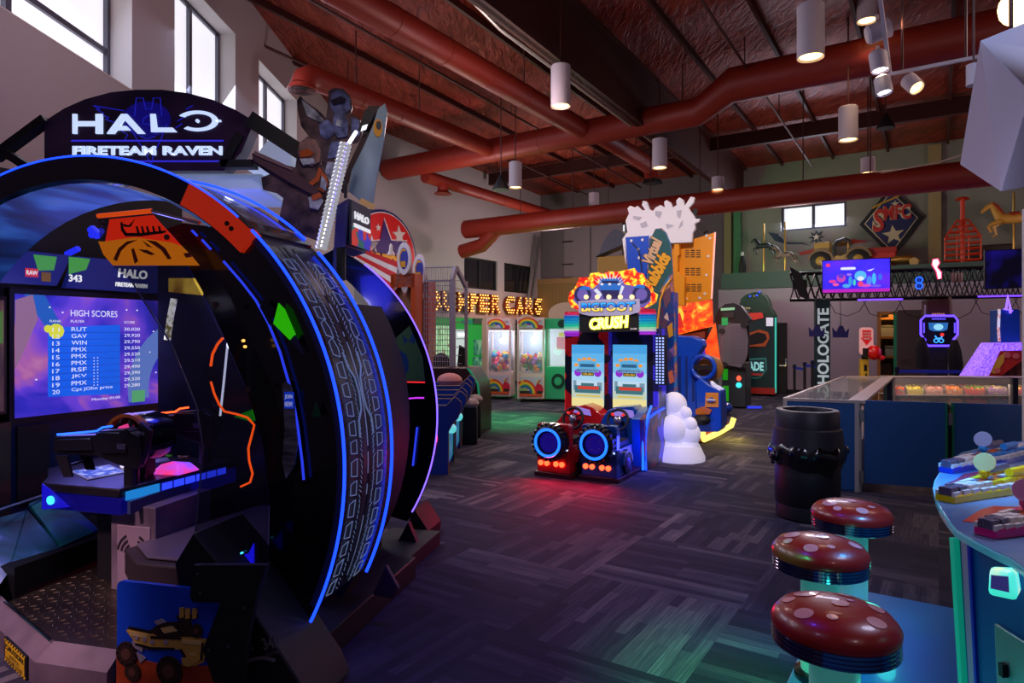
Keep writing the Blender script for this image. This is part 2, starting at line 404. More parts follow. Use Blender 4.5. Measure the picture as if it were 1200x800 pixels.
# rear left wall: plane a = WB facing +a ; s = b
o_ = RW(WB, 0); FBW = (o_, E1.copy(), V(0, 0, 1))
def bw(px, py):                       # point on the rear left wall -> (b, z)
    q = ROOM.px(px, py, x=WB); return q.y, q.z
bstart = ROOM.L(V(WL, ybend, 0)).y
hh = []
for xa, xb in ((544, 583), (591, 623)): hh.append((bw(xa, 330)[0], bw(xb, 330)[0], bw(544, 337)[1], bw(544, 300)[1]))
wall_with_holes('wall_rear_left', FBW, bstart - 0.2, BK, 0, 7.3, hh, -0.3, 0, wallm)
for i, h in enumerate(hh):
    w = MB(); y0, y1, z0, z1 = h; ym = (y0 + y1) / 2
    for a in (y0 + 0.03, ym, y1 - 0.03): w.rect(FBW, a - 0.05, a + 0.05, z0, z1, -0.14, -0.06, blackm)
    for a in (z0 + 0.03, z1 - 0.03): w.rect(FBW, y0, y1, a - 0.03, a + 0.03, -0.14, -0.06, blackm)
    o = struct(w.build('window_%d' % (i + 4), smooth=False), 'dark interior window above the bulb letters')
    g = MB(); g.rect(FBW, y0, y1, z0, z1, -0.11, -0.10, darkpane); g.build('pane', o)
# back wall, facing -b ; s = a
FBK = (RW(0, BK), R_.copy(), V(0, 0, 1))
def bk(px, py, b=BK): q = ROOM.px(px, py, y=b); return q.x, q.z
a1, z1_ = bk(915, 271); a2, z2_ = bk(992, 233)
a3 = bk(698, 260)[0]; a4 = bk(733, 260)[0]
z3, z4 = bk(715, 291)[1], bk(715, 262)[1]
z1_ = bk(955, 268)[1]; z2_ = bk(955, 238)[1]
asplit = bk(850, 300)[0]
wall_with_holes('wall_back', FBK, asplit, 14, 0, 7.0, [(a1, a2, z1_, z2_)], -0.3, 0, greenwall)
wall_with_holes('wall_back_left', FBK, WB - 0.2, asplit, 0, 7.0, [(a3, a4, z3, z4)], -0.3, 0, darkwall)
for i, (x0, x1, z0, z1) in enumerate(((a1, a2, z1_, z2_), (a3, a4, z3, z4))):
    w = MB(); xm = (x0 + x1) / 2
    for a in ((x0 + 0.03, xm, x1 - 0.03)): w.rect(FBK, a - 0.04, a + 0.04, z0, z1, -0.2, -0.1, frame_m)
    for a in (z0 + 0.03, z1 - 0.03): w.rect(FBK, x0, x1, a - 0.03, a + 0.03, -0.2, -0.1, frame_m)
    o = struct(w.build('window_%d' % (i + 6), smooth=False), 'bright daylight window high in the back wall'); g = MB(); g.rect(FBK, x0, x1, z0, z1, -0.17, -0.16, pane); g.build('pane', o)
# ledge that carries the old fairground pieces, and the lower wall under it
LB = 18.9                                             # front of the lower wall
lz0, lz1 = bk(906, 337, LB)[1], bk(906, 318, LB)[1]
al = bk(846, 330, LB)[0]
LEDGE_Z = lz1
m = MB(); m.rect(fr(RW(0, LB), R_), al, 14, lz0, lz1, -(BK - LB), 0.06, mat('sage_fascia', (62, 84, 76), 0.7)); struct(rename(m.build('t', smooth=False), 'trim_1'), 'deep sage ledge running across the back wall')
lav = mat('lavender_grey_wall', (150, 138, 152), 0.85, var=0.06, bscale=2)
da, db = bk(1028, 400, LB)[0], bk(1051, 400, LB)[0]; dz = bk(1035, 365, LB)[1]
F_L = fr(RW(0, LB), R_)
wall_with_holes('wall_back_lower', F_L, al, 14, 0, lz0, [(da, db, 0.0, dz)], -0.16, 0, lav)
m = MB(); m.rect(fr(RW(al, LB), E1), 0, BK - LB, 0, lz0, -0.1, 0, lav)
struct(m.build('wall_return', smooth=False))
# store room doorway with open door leaf
m = MB(); fw = 0.07; doorm = mat('oak_frame', (150, 98, 48), 0.5)
m.rect(F_L, da, da + fw, 0, dz, -0.2, 0.03, doorm); m.rect(F_L, db - fw, db, 0, dz, -0.2, 0.03, mat('green_edge', (30, 130, 90), 0.4)); m.rect(F_L, da, db, dz - fw, dz, -0.2, 0.03, doorm)
d1 = struct(m.build('door_1', smooth=False), 'store room doorway with its door folded back')
m = MB(); leafm = mat('dark_door', (62, 48, 52), 0.5)
lx = bk(1086, 400, LB)[0]
m.rect(F_L, db + 0.02, lx, 0.01, dz + 0.03, 0.03, 0.08, leafm); lf = m.build('door_leaf', d1)
m = MB(); m.tube([RW(lx * 0 + db + 0.12, LB - 0.08, 1.0), RW(db + 0.12, LB - 0.14, 1.0), RW(db + 0.26, LB - 0.14, 1.0)], 0.015, chrome); m.build('door_handle', lf)
m = MB(); bb = mat('store_wall', (120, 104, 84), 0.8)
m.rect(fr(RW(0, LB + 1.3), R_), da - 0.8, db + 0.8, 0, 2.8, -0.05, 0, bb); m.rect(fr(RW(da - 0.8, LB + 0.2), E1), 0, 1.1, 0, 2.8, -0.05, 0, bb); struct(rename(m.build('t', smooth=False), 'wall_store'))
# skirting on the lower back wall
m = MB(); m.rect(F_L, al, da, 0, 0.12, 0, 0.02, blackm); struct(m.build('baseboard_back', smooth=False))
# green pilaster strips and corner post on the upper back wall
for k, (xa, xb, rgb) in enumerate(((850, 858, (130, 122, 84)), (861, 869, (66, 120, 84)), (1088, 1103, (160, 138, 96)))):
    p0, p1 = bk(xa, 300)[0], bk(xb, 300)[0]
    m = MB(); m.rect(FBK, p0, p1, lz1, 6.6, 0, 0.14, mat('pilaster_%d' % k, rgb, 0.8)); struct(rename(m.build('t', smooth=False), 'trim_%d' % (k + 2)), 'painted pilaster on the upper back wall')
# grey equipment doors and timber panel in the far left corner
m = MB(); q0, q1 = bk(659, 300), bk(736, 400)
zt, zb = bk(690, 262)[1], bk(690, 332)[1]
for xa, xb in ((662, 692), (694, 730)): m.rect(FBK, bk(xa, 300)[0], bk(xb, 300)[0], zb, zt + 0.2, 0, 0.05, mat('locker_grey', (120, 110, 118), 0.7))
for yy in (282, 309, 325): m.rect(FBK, bk(660, 300)[0], bk(672, 300)[0], bk(690, yy)[1], bk(690, yy - 1.5)[1], 0.05, 0.08, blackm)
struct(rename(m.build('t', smooth=False), 'trim_5'), 'pair of tall grey flush panels in the far corner')
m = MB(); wood = ramp_mat('corrugated_timber', [(0.3, (110, 84, 48)), (0.7, (150, 118, 74))], 8, 0.6, kind='wave')
za, zb2 = 0, bk(640, 334)[1]
m.rect(FBK, WB, bk(720, 300)[0], 0, zb2, 0, 0.2, wood); m.rect(FBK, WB, bk(720, 300)[0], zb2, zb2 + 0.2, 0, 0.25, mat('timber_cap', (142, 108, 70), 0.6))
struct(rename(m.build('t', smooth=False), 'trim_6'), 'ribbed timber clad block in the far corner')
m = MB(); m.tube([RW(WB + 0.15, BK - 1.2, 2.5), RW(WB + 0.15, BK - 0.6, 5.1)], 0.05, steel); m.tube([RW(WB + 0.15, BK - 0.9, 2.5), RW(WB + 0.15, BK - 0.3, 5.1)], 0.05, steel)
tag(m.build('wall_pipe'), 'pair of slanting grey pipes on the rear left wall by the corner', 'pipe')
# white column edge at the right of the view
c = P(1197, 400, 6.0); m = MB(); m.box(c.x, c.x + 0.5, c.y - .08, c.y, 0, EYE + 145 / FOC * 6, mat('white_column', (210, 205, 200), 0.6)); struct(rename(m.build('t', smooth=False, bevel=0.01), 'trim_7'), 'white painted column at the right edge')

# ---------------------------------------------------------------- roof steel
steelred = mat('oxide_painted_steel', (64, 20, 14), 0.6, var=0.15, bscale=2)
FR_ = lambda b: fr(RW(0, b), R_)
def cz(b): return ceilz(b)
m = MB()
ga = -5.0
for a_, w, h0, h1 in ((ga, 0.18, -1.15, -1.08), (ga, 0.30, -0.10, 0.0), (ga, 0.08, -1.15, 0.0)):
    pts = [RW(a_ - w / 2, -4, cz(-4) + h0), RW(a_ + w / 2, -4, cz(-4) + h0), RW(a_ + w / 2, 20.4, cz(20.4) + h0), RW(a_ - w / 2, 20.4, cz(20.4) + h0)]
    pts += [RW(a_ - w / 2, -4, cz(-4) + h1), RW(a_ + w / 2, -4, cz(-4) + h1), RW(a_ + w / 2, 20.4, cz(20.4) + h1), RW(a_ - w / 2, 20.4, cz(20.4) + h1)]
    m.hexa(pts, steelred)
for k in range(0):
    b_ = 5 + 4 * k; m.bar(RW(ga, b_, cz(b_) - 1.1), RW(ga + 1.0, b_, cz(b_) - 0.02), 0.05, 0.05, steelred)
struct(rename(m.build('t', smooth=False), 'trim_8'), 'deep dark roof girder running to the back of the hall')
k = 0
for a_ in [x * 1.35 - 10.6 for x in range(16)]:
    if abs(a_ - ga) < 0.5: continue
    m = MB(); m.bar(RW(a_, -3, cz(-3) - 0.06), RW(a_, 20.4, cz(20.4) - 0.06), 0.06, 0.12, steelred)
    struct(rename(m.build('t', smooth=False), 'trim_%d' % (20 + k)), 'thin dark roof purlin'); k += 1
for b_ in (17.0,):
    m = MB(); m.bar(RW(-12, b_, cz(b_) - 0.25), RW(14, b_, cz(b_) - 0.25), 0.16, 0.35, steelred); struct(rename(m.build('t', smooth=False), 'trim_%d' % (20 + k)), 'cross beam under the roof'); k += 1

# ---------------------------------------------------------------- ducts
duct = mat('red_oxide_duct', (140, 40, 24), 0.5, 0.05, var=0.12, bscale=1.5)
hangm = mat('hanger_rod', (70, 30, 24), 0.6)
def ductline(name, pts, r, label, hang=(), seams=True, ends=None, group=None):
    P_ = [Vector(p) for p in pts]; m = MB(); rr_ = r if isinstance(r, list) else [r] * len(P_); m.tube(P_, r, duct, n=24)
    o = m.build(name); tag(o, label, 'duct', group)
    if seams:
        s = MB()
        for A, B, r in zip(P_[:-1], P_[1:], rr_):
            if (B - A).length < 1.2: continue
            n = int((B - A).length / 1.2); t = (B - A).normalized()
            for i in range(1, n + 1):
                c = A + (B - A) * (i / (n + 1)); s.tube([c - t * 0.02, c + t * 0.02], r + 0.006, duct, n=24)
        if s.v: s.parts('seam_ring', o)
    for (p) in hang:
        h = MB(); q = Vector(p); L = ROOM.L(q); h.tube([q, V(q.x, q.y, cz(L.y) - 0.0)], 0.012, hangm, n=6); h.build('hanger_rod', o)
    return o
zA = 5.95
# long duct towards the back
aA = -6.3
ductline('ceiling_duct', [RW(aA, 1.0, zA), RW(aA, 12.2, zA)], 0.21, 'long red duct running from top of view down to the cross duct', [RW(aA, 6.5, zA + .2), RW(aA, 10, zA + .2)])
ob = ductline('ceiling_duct', [RW(-8.72, 7.3, 5.9), RW(-8.72, 12.3, 5.92)], 0.19, 'short red duct above the armed figures ending in a downward vent', [RW(-8.72, 8.2, 6.05), RW(-8.72, 9.9, 6.05)])
c = RW(-8.72, 7.3, 5.9); m = MB()
m.tube([c + E1 * 0.05, c - E1 * 0.1, c - E1 * 0.22 - V(0, 0, 0.08), c - E1 * 0.27 - V(0, 0, 0.22)], 0.20, duct, n=24); m.build('duct_elbow', ob)
c2 = c - E1 * 0.27 - V(0, 0, 0.22); m = MB(); m.lathe([(0.21, 0.02), (0.25, -0.05), (0.235, -0.06), (0.0, -0.03)], duct, c2)
for q in (0.06, 0.12, 0.18): m.tube([c2 + V(math.cos(t) * q, math.sin(t) * q, -0.065) for t in [i * PI / 10 for i in range(20)]], 0.008, blackm, n=6, closed=True)
m.build('vent_grille', ob)
zC = 5.93; bC = 12.5
ductline('ceiling_duct', [RW(-12.1, bC, zC), RW(-3.9, bC, zC), RW(-3.25, bC - 0.05, zC + 0.36), RW(6.5, bC - 0.05, zC + 0.40)], [0.27, 0.27, 0.32, 0.32], 'wide red cross duct stepping up in the middle of the hall', [RW(-5.6, bC, zC + .2), RW(-4.2, bC, zC + .2), RW(-1, bC, zC + .5), RW(1.2, bC, zC + .5)])
# stub behind the cross duct
q1 = RW(-6.05, 12.6, zC - 0.05); L2 = ROOM.px(765, 190, z=5.75)
ob = ductline('ceiling_duct', [q1, RW(-6.05, 15.6, 5.85), RW(-6.05, 15.7, 5.6)], 0.2, 'short red duct stub behind the cross duct with a square vent', [RW(-6.05, 14.6, 6.0)])
m = MB(); m.lathe([(0.2, 0.12), (0.26, 0.0), (0.0, 0.0)], blackm, RW(-6.05, 15.7, 5.42), n=4); m.build('vent_grille', ob)
ob = ductline('ceiling_duct', [RW(-10.9, 12.6, 5.62), RW(-10.9, 19.5, 5.62)], 0.16, 'thin red duct along the rear left wall behind the cross duct', [RW(-10.9, 15.8, 5.7)])
m = MB(); c = RW(-10.9, 13.3, 5.5); m.lathe([(0.14, 0.1), (0.14, -0.12), (0.24, -0.2), (0, -0.2)], duct, c, n=20); m.build('vent_grille', ob)
ductline('ceiling_duct', [RW(-11.35, 14.9, 4.62), RW(7.5, 14.9, 4.62)], 0.26, 'lowest wide red duct crossing the whole hall in front of the ledge', [RW(x, 14.9, 4.8) for x in (-9.5, -7.9, -6.9, -5.8, -4.6, -2.4, 1.5, 3.5)])
ductline('ceiling_duct', [RW(-10.3, 14.95, 4.55), RW(-10.8, 14.9, 4.12), RW(-11.5, 14.9, 4.0)], 0.2, 'bent red duct branch below the left end of the lowest duct', seams=False)
# conduit along the girder and sprinkler lines
m = MB(); m.tube([RW(ga - 0.22, 3.5, cz(5) - 1.0), RW(ga - 0.22, 7.0, cz(7) - 1.0), RW(ga - 0.18, 7.6, cz(8) - 1.12), RW(ga - 0.18, 13.5, cz(13) - 1.12)], 0.03, mat('pale_conduit', (170, 170, 160), 0.35, 0.5)); tag(m.build('conduit'), 'pale conduit clipped under the roof girder', 'conduit')
for k2, (a_, zz) in enumerate(((-7.9, .45), (-2.9, .5), (-9.8, .45))):
    m = MB(); m.tube([RW(a_, 1, cz(1) - zz), RW(a_, 19.5, cz(19.5) - zz)], 0.025, hangm, n=6)
    for b_ in (6, 9, 12, 15): m.tube([RW(a_, b_, cz(b_) - zz), RW(a_, b_, cz(b_))], 0.01, hangm, n=6)
    tag(m.build('sprinkler_pipe'), ('thin sprinkler pipe under the roof left of the long duct', 'thin sprinkler pipe under the roof right of the girder', 'thin sprinkler pipe under the roof nearest the left wall')[k2], 'pipe')
m = MB(); m.tube([P(1020, 205, 13), P(1100, 190, 12), P(1180, 165, 10.5)], 0.015, mat('cable_w', (190, 170, 150), 0.5), n=6); 
for q in (P(1020, 205, 13), P(1180, 165, 10.5)): m.tube([q, V(q.x, q.y, cz(ROOM.L(q).y))], 0.012, hangm, n=6)
tag(m.build('hanging_cable'), 'pale cable strung below the roof beside the grey hanging panel', 'cable')

# ---------------------------------------------------------------- pendant can lights
canm = mat('white_can', (200, 190, 196), 0.5); bulb = glow('warm_bulb', (255, 205, 130), 6.0); bulbw = glow('white_bulb', (235, 238, 255), 9.0)
PEND = [(950, 37, 30, 62, 'largest white pendant can light at the top right'), (657, 101, 23, 48, 'white pendant can light over the long red duct'), (773, 180, 17, 34, 'white pendant can light just below the cross duct'),
        (604, 205, 15, 30, 'white pendant can light right of the short duct end'), (994, 145, 21, 39, 'white pendant can light beneath the raised duct'), (1016, 11, 22, 28, 'white pendant can light cut by the top edge beside the track'),
        (696, 234, 12, 16, 'small far pendant can light left of the white cloud topper'), (841, 215, 14, 15, 'small pendant can light lit green on its left side'), (1017, 194, 15, 18, 'small far pendant can light with a green side above the back window')]
for px, py, w, h, lab in PEND:
    D = 0.30 if w > 16 else 0.27; Y = FOC * D / w; c = P(px, py, Y); H = h / FOC * Y
    F = Fr((c.x, c.y, c.z - H / 2)); r = F.root('pendant_light', lab, 'pendant light', 'white can pendants')
    m = MB(); m.lathe([(D / 2 - 0.02, 0.03), (D / 2 - 0.004, 0.0), (D / 2, 0.0), (D / 2, H - 0.01), (D / 2 - 0.01, H), (0, H)], canm, n=28); m.build('lamp_shade', r)
    m = MB(); m.lathe([(0, 0.02), (D / 2 - 0.03, 0.02), (D / 2 - 0.03, 0.03)], bulb, n=24); m.build('bulb', r)
    top = cz(ROOM.L(F.o).y) - F.o.z
    m = MB(); m.tube([(0, 0, H), (0, 0, max(top, H + 0.05))], 0.012, hangm, n=6); m.build('hanger_rod', r)
    lamp('pendant_lamp', 'SPOT', (F.o.x, F.o.y, F.o.z - 0.03), 110 if w > 16 else 60, (255, 215, 175), 0.09, (F.o.x, F.o.y, 0), 95, 0.8)
# dark cone sirens under the roof
for px, py, lab in ((587, 215, 'dark cone horn hanging left of the far pendant light'), (1038, 143, 'dark cone horn hanging under the roof by the track lights')):
    c = P(px, py, 13); m = MB(); m.lathe([(0.17, -0.13), (0.17, -0.1), (0.03, 0.17), (0, 0.17)], blackm, c, n=16); m.tube([c + V(0, 0, .15), V(c.x, c.y, cz(ROOM.L(c).y))], 0.012, hangm, n=6); tag(m.build('horn_speaker'), lab, 'speaker')
# track with spotlights
tr0, tr1 = P(1043, 87, 6.4), P(1150, 66, 5.6)
F = Fr(tr0 * 1.0); r = F.root('track_rail', 'white lighting track reaching from the spot lights to the grey panel', 'track light')
m = MB(); m.bar((0, 0, 0), F.L(tr1), 0.035, 0.03, canm); m.bar((0, 0, 0), F.L(P(1029, -20, 6.0)), 0.035, 0.03, canm); m.build('rail', r)
m = MB()
for t in (0.15, 0.85): q = (tr1 - tr0) * t; m.tube([q, V(q.x, q.y, cz(5) - tr0.z)], 0.01, hangm, n=6)
m.build('hanger_rod', r)
SPOTS = [(1029, 37, (0.85, -0.3, 0.25), 22, 'top track spotlight pointing to the right'), (1030, 72, (0.1, -0.1, -1), 20, 'second track spotlight below the top one'), (1035, 100, (0.05, -0.2, -1), 18, 'lowest white track spotlight with a bluish lens'), (1069, 98, (0.15, -0.65, -0.75), 18, 'track spotlight on the rail turned toward the viewer')]
for px, py, d, w, lab in SPOTS:
    Y = 6.3; c = P(px, py, Y); d = Vector(d).normalized(); D = w / FOC * Y; H = D * 1.15
    F = Fr(c); r = F.root('track_spotlight', lab, 'spotlight', 'white track spotlights')
    m = MB(); m.lathe([(0, -H / 2), (D * 0.4, -H / 2), (D / 2, -H * 0.4), (D / 2, H / 2), (D / 2 - 0.01, H / 2), (D / 2 - 0.012, H / 2 - 0.02)], canm, ax=d, n=24); m.build('lamp_shade', r)
    m = MB(); m.lathe([(0, H / 2 - 0.03), (D / 2 - 0.012, H / 2 - 0.03), (D / 2 - 0.014, H / 2 - 0.02)], bulbw if 'bluish' in lab or 'top' in lab else bulb, ax=d, n=24); m.build('bulb', r)
    m = MB(); m.bar((0, 0, 0.0), (0, 0.02, D * 0.95), 0.03, 0.012, canm); m.build('bracket', r)
    lamp('spot_lamp', 'SPOT', c + d * (H / 2), 25, (255, 225, 185), 0.05, c + d * 3, 60, 0.6)
c = P(1195, 8, 6); m = MB(); m.ball((0, 0, 0), 0.17, bulb); o = m.build('globe_lamp'); o.location = c; tag(o, 'glowing amber globe lamp in the top right corner', 'lamp')
h = MB(); h.tube([(0, 0, .15), (0, 0, cz(5) - c.z)], 0.01, hangm, n=6); h.build('hanger_rod', o)
# grey hanging panel at top right
gp = mat('pale_grey_panel', (176, 172, 192), 0.6)
Y0 = 4.0
A = [(1149, 46), (1215, 78), (1215, 190), (1197, 190), (1173, 225), (1125, 195)]
pts = [P(1149, 47, 4.0), P(1220, 30, 3.6), P(1220, 110, 3.4), P(1173, 225, 3.6), P(1125, 193, 4.0)]
fp = [P(1149, 47, 4.2), P(1208, 107, 3.6), P(1173, 225, 3.6), P(1125, 193, 4.2)]
bp_ = [P(1216, 20, 4.8), P(1290, 70, 4.4), P(1250, 210, 4.2), P(1185, 190, 4.8)]
m = MB(); m.add(fp + bp_, [(0, 3, 2, 1), (4, 5, 6, 7), (0, 1, 5, 4), (1, 2, 6, 5), (2, 3, 7, 6), (3, 0, 4, 7)], gp)
q = (fp[0] + bp_[0]) / 2; m.tube([q, V(q.x, q.y, 7.2)], 0.015, hangm, n=6)
tag(m.build('hanging_panel_box', smooth=False, bevel=0.01), 'large pale grey angular box hung in the top right corner', 'panel')
c = P(1141, 88, 5.0); m = MB(); m.lathe([(0.05, -0.08), (0.05, 0.08), (0, 0.08)], canm, c); m.tube([c + V(0, 0, .07), V(c.x, c.y, 7.3)], 0.008, hangm, n=6); tag(m.build('small_can_light'), 'slim white can light tucked behind the grey panel', 'light')
# ================================================================ the big arched shooting pod at the left
POD = Fr((-2.305, 3.4, 0), 13.5); RP = 1.567; ZC = 1.007
pod = POD.root('shooting_pod_cabinet', 'huge black arched pod with blue light strips, tread patterned hood and lit sign', 'arcade machine')
px = POD.px
def ang(pxx, pyy, y, R=RP):
    q = px(pxx, pyy, y=y); return math.degrees(math.atan2(q.z - ZC, q.x))
Y2, Y3 = 0.534, 1.90
aS1 = ang(365, 729, 0); aS2 = ang(440, 676, Y2); aS3 = ang(489, 592, Y3)
aG1a, aG1b = ang(295, 270, 0), ang(279, 254, 0)
aG2a, aG2b = ang(376, 292, Y2), ang(361, 276, Y2)
aG3 = ang(440, 320, Y3)
def arcp(R, a, y): a = math.radians(a); return V(R * math.cos(a), y, ZC + R * math.sin(a))
def arcl(R, a0, a1, y, n=40): return [arcp(R, a0 + (a1 - a0) * i / n, y) for i in range(n + 1)]
blkp = mat('pod_black', (10, 10, 14), 0.18, coat=0.5)
darkmar = mat('pod_maroon', (26, 17, 28), 0.35)
# hood shell between the two bright strips, printed with a tyre tread
m = MB()
tread_base = mat('hood_smoked_plastic', (46, 46, 62), 0.3, coat=0.4)
def shell(m, R, a0, a1, y0, y1, mm, th=0.03, n=48):
    vs = []
    for i in range(n + 1):
        a = a0 + (a1 - a0) * i / n
        vs += [arcp(R, a, y0), arcp(R, a, y1), arcp(R - th, a, y1), arcp(R - th, a, y0)]
    fs = []
    for i in range(n):
        for k in range(4): fs.append((4 * i + k, 4 * i + (k + 1) % 4, 4 * i + 4 + (k + 1) % 4, 4 * i + 4 + k))
    fs += [(0, 3, 2, 1), (4 * n, 4 * n + 1, 4 * n + 2, 4 * n + 3)]
    m.add(vs, fs, mm)
shell(m, RP - 0.02, aS1 + 2, aG1a, 0.02, Y2 - 0.02, tread_base)
hood = m.build('hood', pod)
line1 = mat('tread_line', (150, 165, 190), 0.4, em=(120, 145, 190), es=0.3); line2 = mat('tread_dark', (12, 12, 18), 0.3)
m = MB()
def onhood(a, y, R=RP - 0.012): return arcp(R, a, y)
def quad(m, a0, a1, y0, y1, mm, R=RP - 0.014):
    n = max(1, int(abs(a1 - a0) / 3) + 1); vs = []; fs = []
    for i in range(n + 1):
        a = a0 + (a1 - a0) * i / n; vs += [arcp(R, a, y0), arcp(R, a, y1)]
    for i in range(n): fs.append((2 * i, 2 * i + 1, 2 * i + 3, 2 * i + 2))
    m.add(vs, fs, mm)
A0, A1 = aS1 + 3, aG1a - 2; A = A0; yc = Y2 / 2
for s in (-1, 1):
    quad(m, A0, A1, yc + s * 0.040 - 0.012, yc + s * 0.040 + 0.012, line2, RP - 0.016)
    quad(m, A0, A1, yc + s * 0.095 - 0.006, yc + s * 0.095 + 0.006, line2, RP - 0.016)
random.seed(3)
while A < A1 - 6:
    kk = random.choice((0, 1, 2, 2)); h = random.uniform(3.2, 4.2)
    for s in (-1, 1):
        y_in, y_out = yc + s * 0.115, yc + s * 0.175
        pl = [(A, y_in), (A + h * .78, y_in), (A + h * .70, y_out), (A + h * .1, y_out), (A, y_in)] if kk else [(A, y_in), (A + h * .15, y_out), (A + h * .8, y_out), (A + h, y_in + s * .015), (A + h * .5, y_in - s * .006), (A, y_in)]
        m.tube([onhood(a, y) for a, y in pl], 0.0028, line1, n=4)
        for q in range(3):
            aa = A + h * (0.2 + q * 0.3); m.tube([onhood(aa, yc + s * 0.19), onhood(aa - 1.0, yc + s * 0.24)], 0.002, mat('tread_line_dim', (52, 58, 72), 0.4), n=4)
        for q in range(4):
            aa = A + h * q / 4; m.tube([onhood(aa, yc + s * random.uniform(.055, .065)), onhood(aa + h / 5, yc + s * random.uniform(.065, .085))], 0.0022, line1, n=4)
    A += h
# centre road line: long dash, short dashes, hour-glass
for a0_, a1_ in ((A1 - 12, A1 - 2), (A1 - 18, A1 - 14), (A1 - 21, A1 - 20), (A1 - 24, A1 - 23), (A1 - 29, A1 - 26), (A1 - 42, A1 - 31), (A0 + 35, A0 + 47), (A0 + 28, A0 + 33), (A0 + 22, A0 + 26), (A0 + 18, A0 + 20), (A0 + 2, A0 + 14)):
    quad(m, a0_, a1_, yc - 0.005, yc + 0.005, line1, RP - 0.010)
am = (A0 + 47 + A1 - 42) / 2
for s in (-1, 1): m.tube([onhood(am + d, yc + s * w) for d, w in ((8, .075), (5, .07), (3, .03), (0, .018), (-3, .03), (-5, .07), (-8, .075))], 0.005, line1, n=5)
m.build('tread_print', hood, smooth=False)
# clear upper hood
m = MB(); clearh = mat('clear_hood', (120, 122, 135), 0.12, alpha=0.55, coat=0.8, metal=0.3)
shell(m, RP - 0.02, aG1b - 1, 118, 0.02, Y2 - 0.02, clearh, 0.012); m.build('clear_hood', pod)
m = MB(); shell(m, RP - 0.005, aG1a, aG1b, 0.0, Y2 + 0.02, blkp, 0.05); m.build('hood_joint_band', pod)
# ring faces (near side)
m = MB(); FN = lambda y: fr((0, y, 0))
redp = mat('pod_red_print', (196, 48, 22), 0.35, em=(220, 50, 20), es=0.35)
m.arc(FN(0.0), 0, ZC, RP - 0.125, RP, aG1b - 3, 180, -0.06, 0.0, darkmar, 60)
m.build('near_arch', pod)
m = MB(); m.arc(FN(0.0), 0, ZC, RP - 0.12, RP - 0.004, aG1a - 1, aG1b + 12, -0.055, 0.004, redp, 12); nb = m.build('red_arch_cap', pod)
m = MB()
for q in ((267, 262), (272, 268)):
    p_ = px(*q, y=0); m.disc(FN(0), p_.x, p_.z, 0.012, 0.012, 0, 0.01, blackm, 10)
m.parts('bolt', nb)
# near side crescent panel: inner opening edge traced
inner = POD.pl([(186, 268), (205, 292), (232, 340), (258, 395), (282, 450), (303, 520), (312, 590), (310, 660), (300, 740), (296, 800)])
outer = [(RP * math.cos(math.radians(a)) * 0.995, ZC + RP * math.sin(math.radians(a)) * 0.995) for a in [aS1 - 9 + (aG1a - aS1 + 9) * i / 30 for i in range(31)]]
m = MB(); side_poly = [(x, max(0.02, z)) for x, z in inner[::-1]] + []
side = [(x, max(z, 0.02)) for x, z in inner][::-1] + [(inner[0][0] + 0.12, inner[0][1] + 0.03)] + outer[::-1]
m.poly(FN(0.03), side, -0.03, 0.0, blkp)
sp = m.build('side_panel', pod)
m = MB(); m.tube([px(*q, y=-0.0) for q in ((262, 306), (283, 330), (300, 352), (315, 380), (328, 412), (336, 440), (342, 460), (349, 500), (354, 540), (356, 562))], 0.006, glow('dim_blue_led', (40, 60, 230), 1.0), n=6)
for a, b in (((225, 270), (231, 276)), ((237, 281), (247, 292))): m.tube([px(*a, y=0), px(*b, y=0)], 0.006, glow('dim_blue_led', (40, 60, 230), 1.0), n=6)
m.build('inner_light_strip', sp)
# coloured side patches, one a painted green reflection, and the white JOIN NOW tag
m = MB(); F_ = FN(0.0)
m.poly(F_, POD.pl([(327, 355), (334, 362), (347, 392), (340, 398), (321, 379)]), 0.0, 0.006, mat('green_reflection_paint', (40, 170, 10), 0.3, em=(50, 210, 5), es=0.55))  # green reflection put in as a glowing colour patch
m.poly(F_, POD.pl([(341, 399), (346, 391), (356, 415)]), 0.0, 0.006, mat('slate_decal', (50, 55, 100), 0.3))
m.poly(F_, POD.pl([(300, 372), (309, 350), (323, 362), (316, 382)]), 0.0, 0.004, mat('dusk_decal', (22, 28, 56), 0.3))
m.poly(F_, POD.pl([(366, 488), (370, 470), (377, 488)]), 0.0, 0.006, mat('green_reflection_paint2', (10, 90, 50), 0.3)); m.parts('side_decal_and_reflection', sp)
m = MB(); tagm = ramp_mat('grey_streaked_plate', [(0.3, (40, 42, 52)), (0.7, (150, 152, 165))], 6, 0.4, .25, stretch=(1, 1, 6))
m.poly(F_, POD.pl([(332, 450), (336, 446), (342, 452), (346, 475), (350, 520), (346, 545), (336, 560), (332, 540), (335, 500)]), 0.0, 0.01, tagm)
t0 = POD.pl([(335, 478), (346, 459)]); m.rect(F_, t0[0][0], t0[1][0], t0[0][1], t0[1][1], 0.01, 0.014, mat('tag_blue', (30, 70, 180), 0.4, em=(20, 60, 220), es=0.4))
wv = mat('tag_white', (215, 220, 230), 0.4, em=(220, 225, 240), es=0.35)
hh_ = t0[1][1] - t0[0][1]; ww = t0[1][0] - t0[0][0]
m.tx(F_, 'JOIN', t0[0][0] + ww * .1, t0[0][1] + hh_ * .55, ww * .8, hh_ * .3, .014, .017, wv, .02); m.tx(F_, 'NOW!', t0[0][0] + ww * .1, t0[0][1] + hh_ * .12, ww * .8, hh_ * .3, .014, .017, wv, .02)
m.build('join_now_tag', sp)
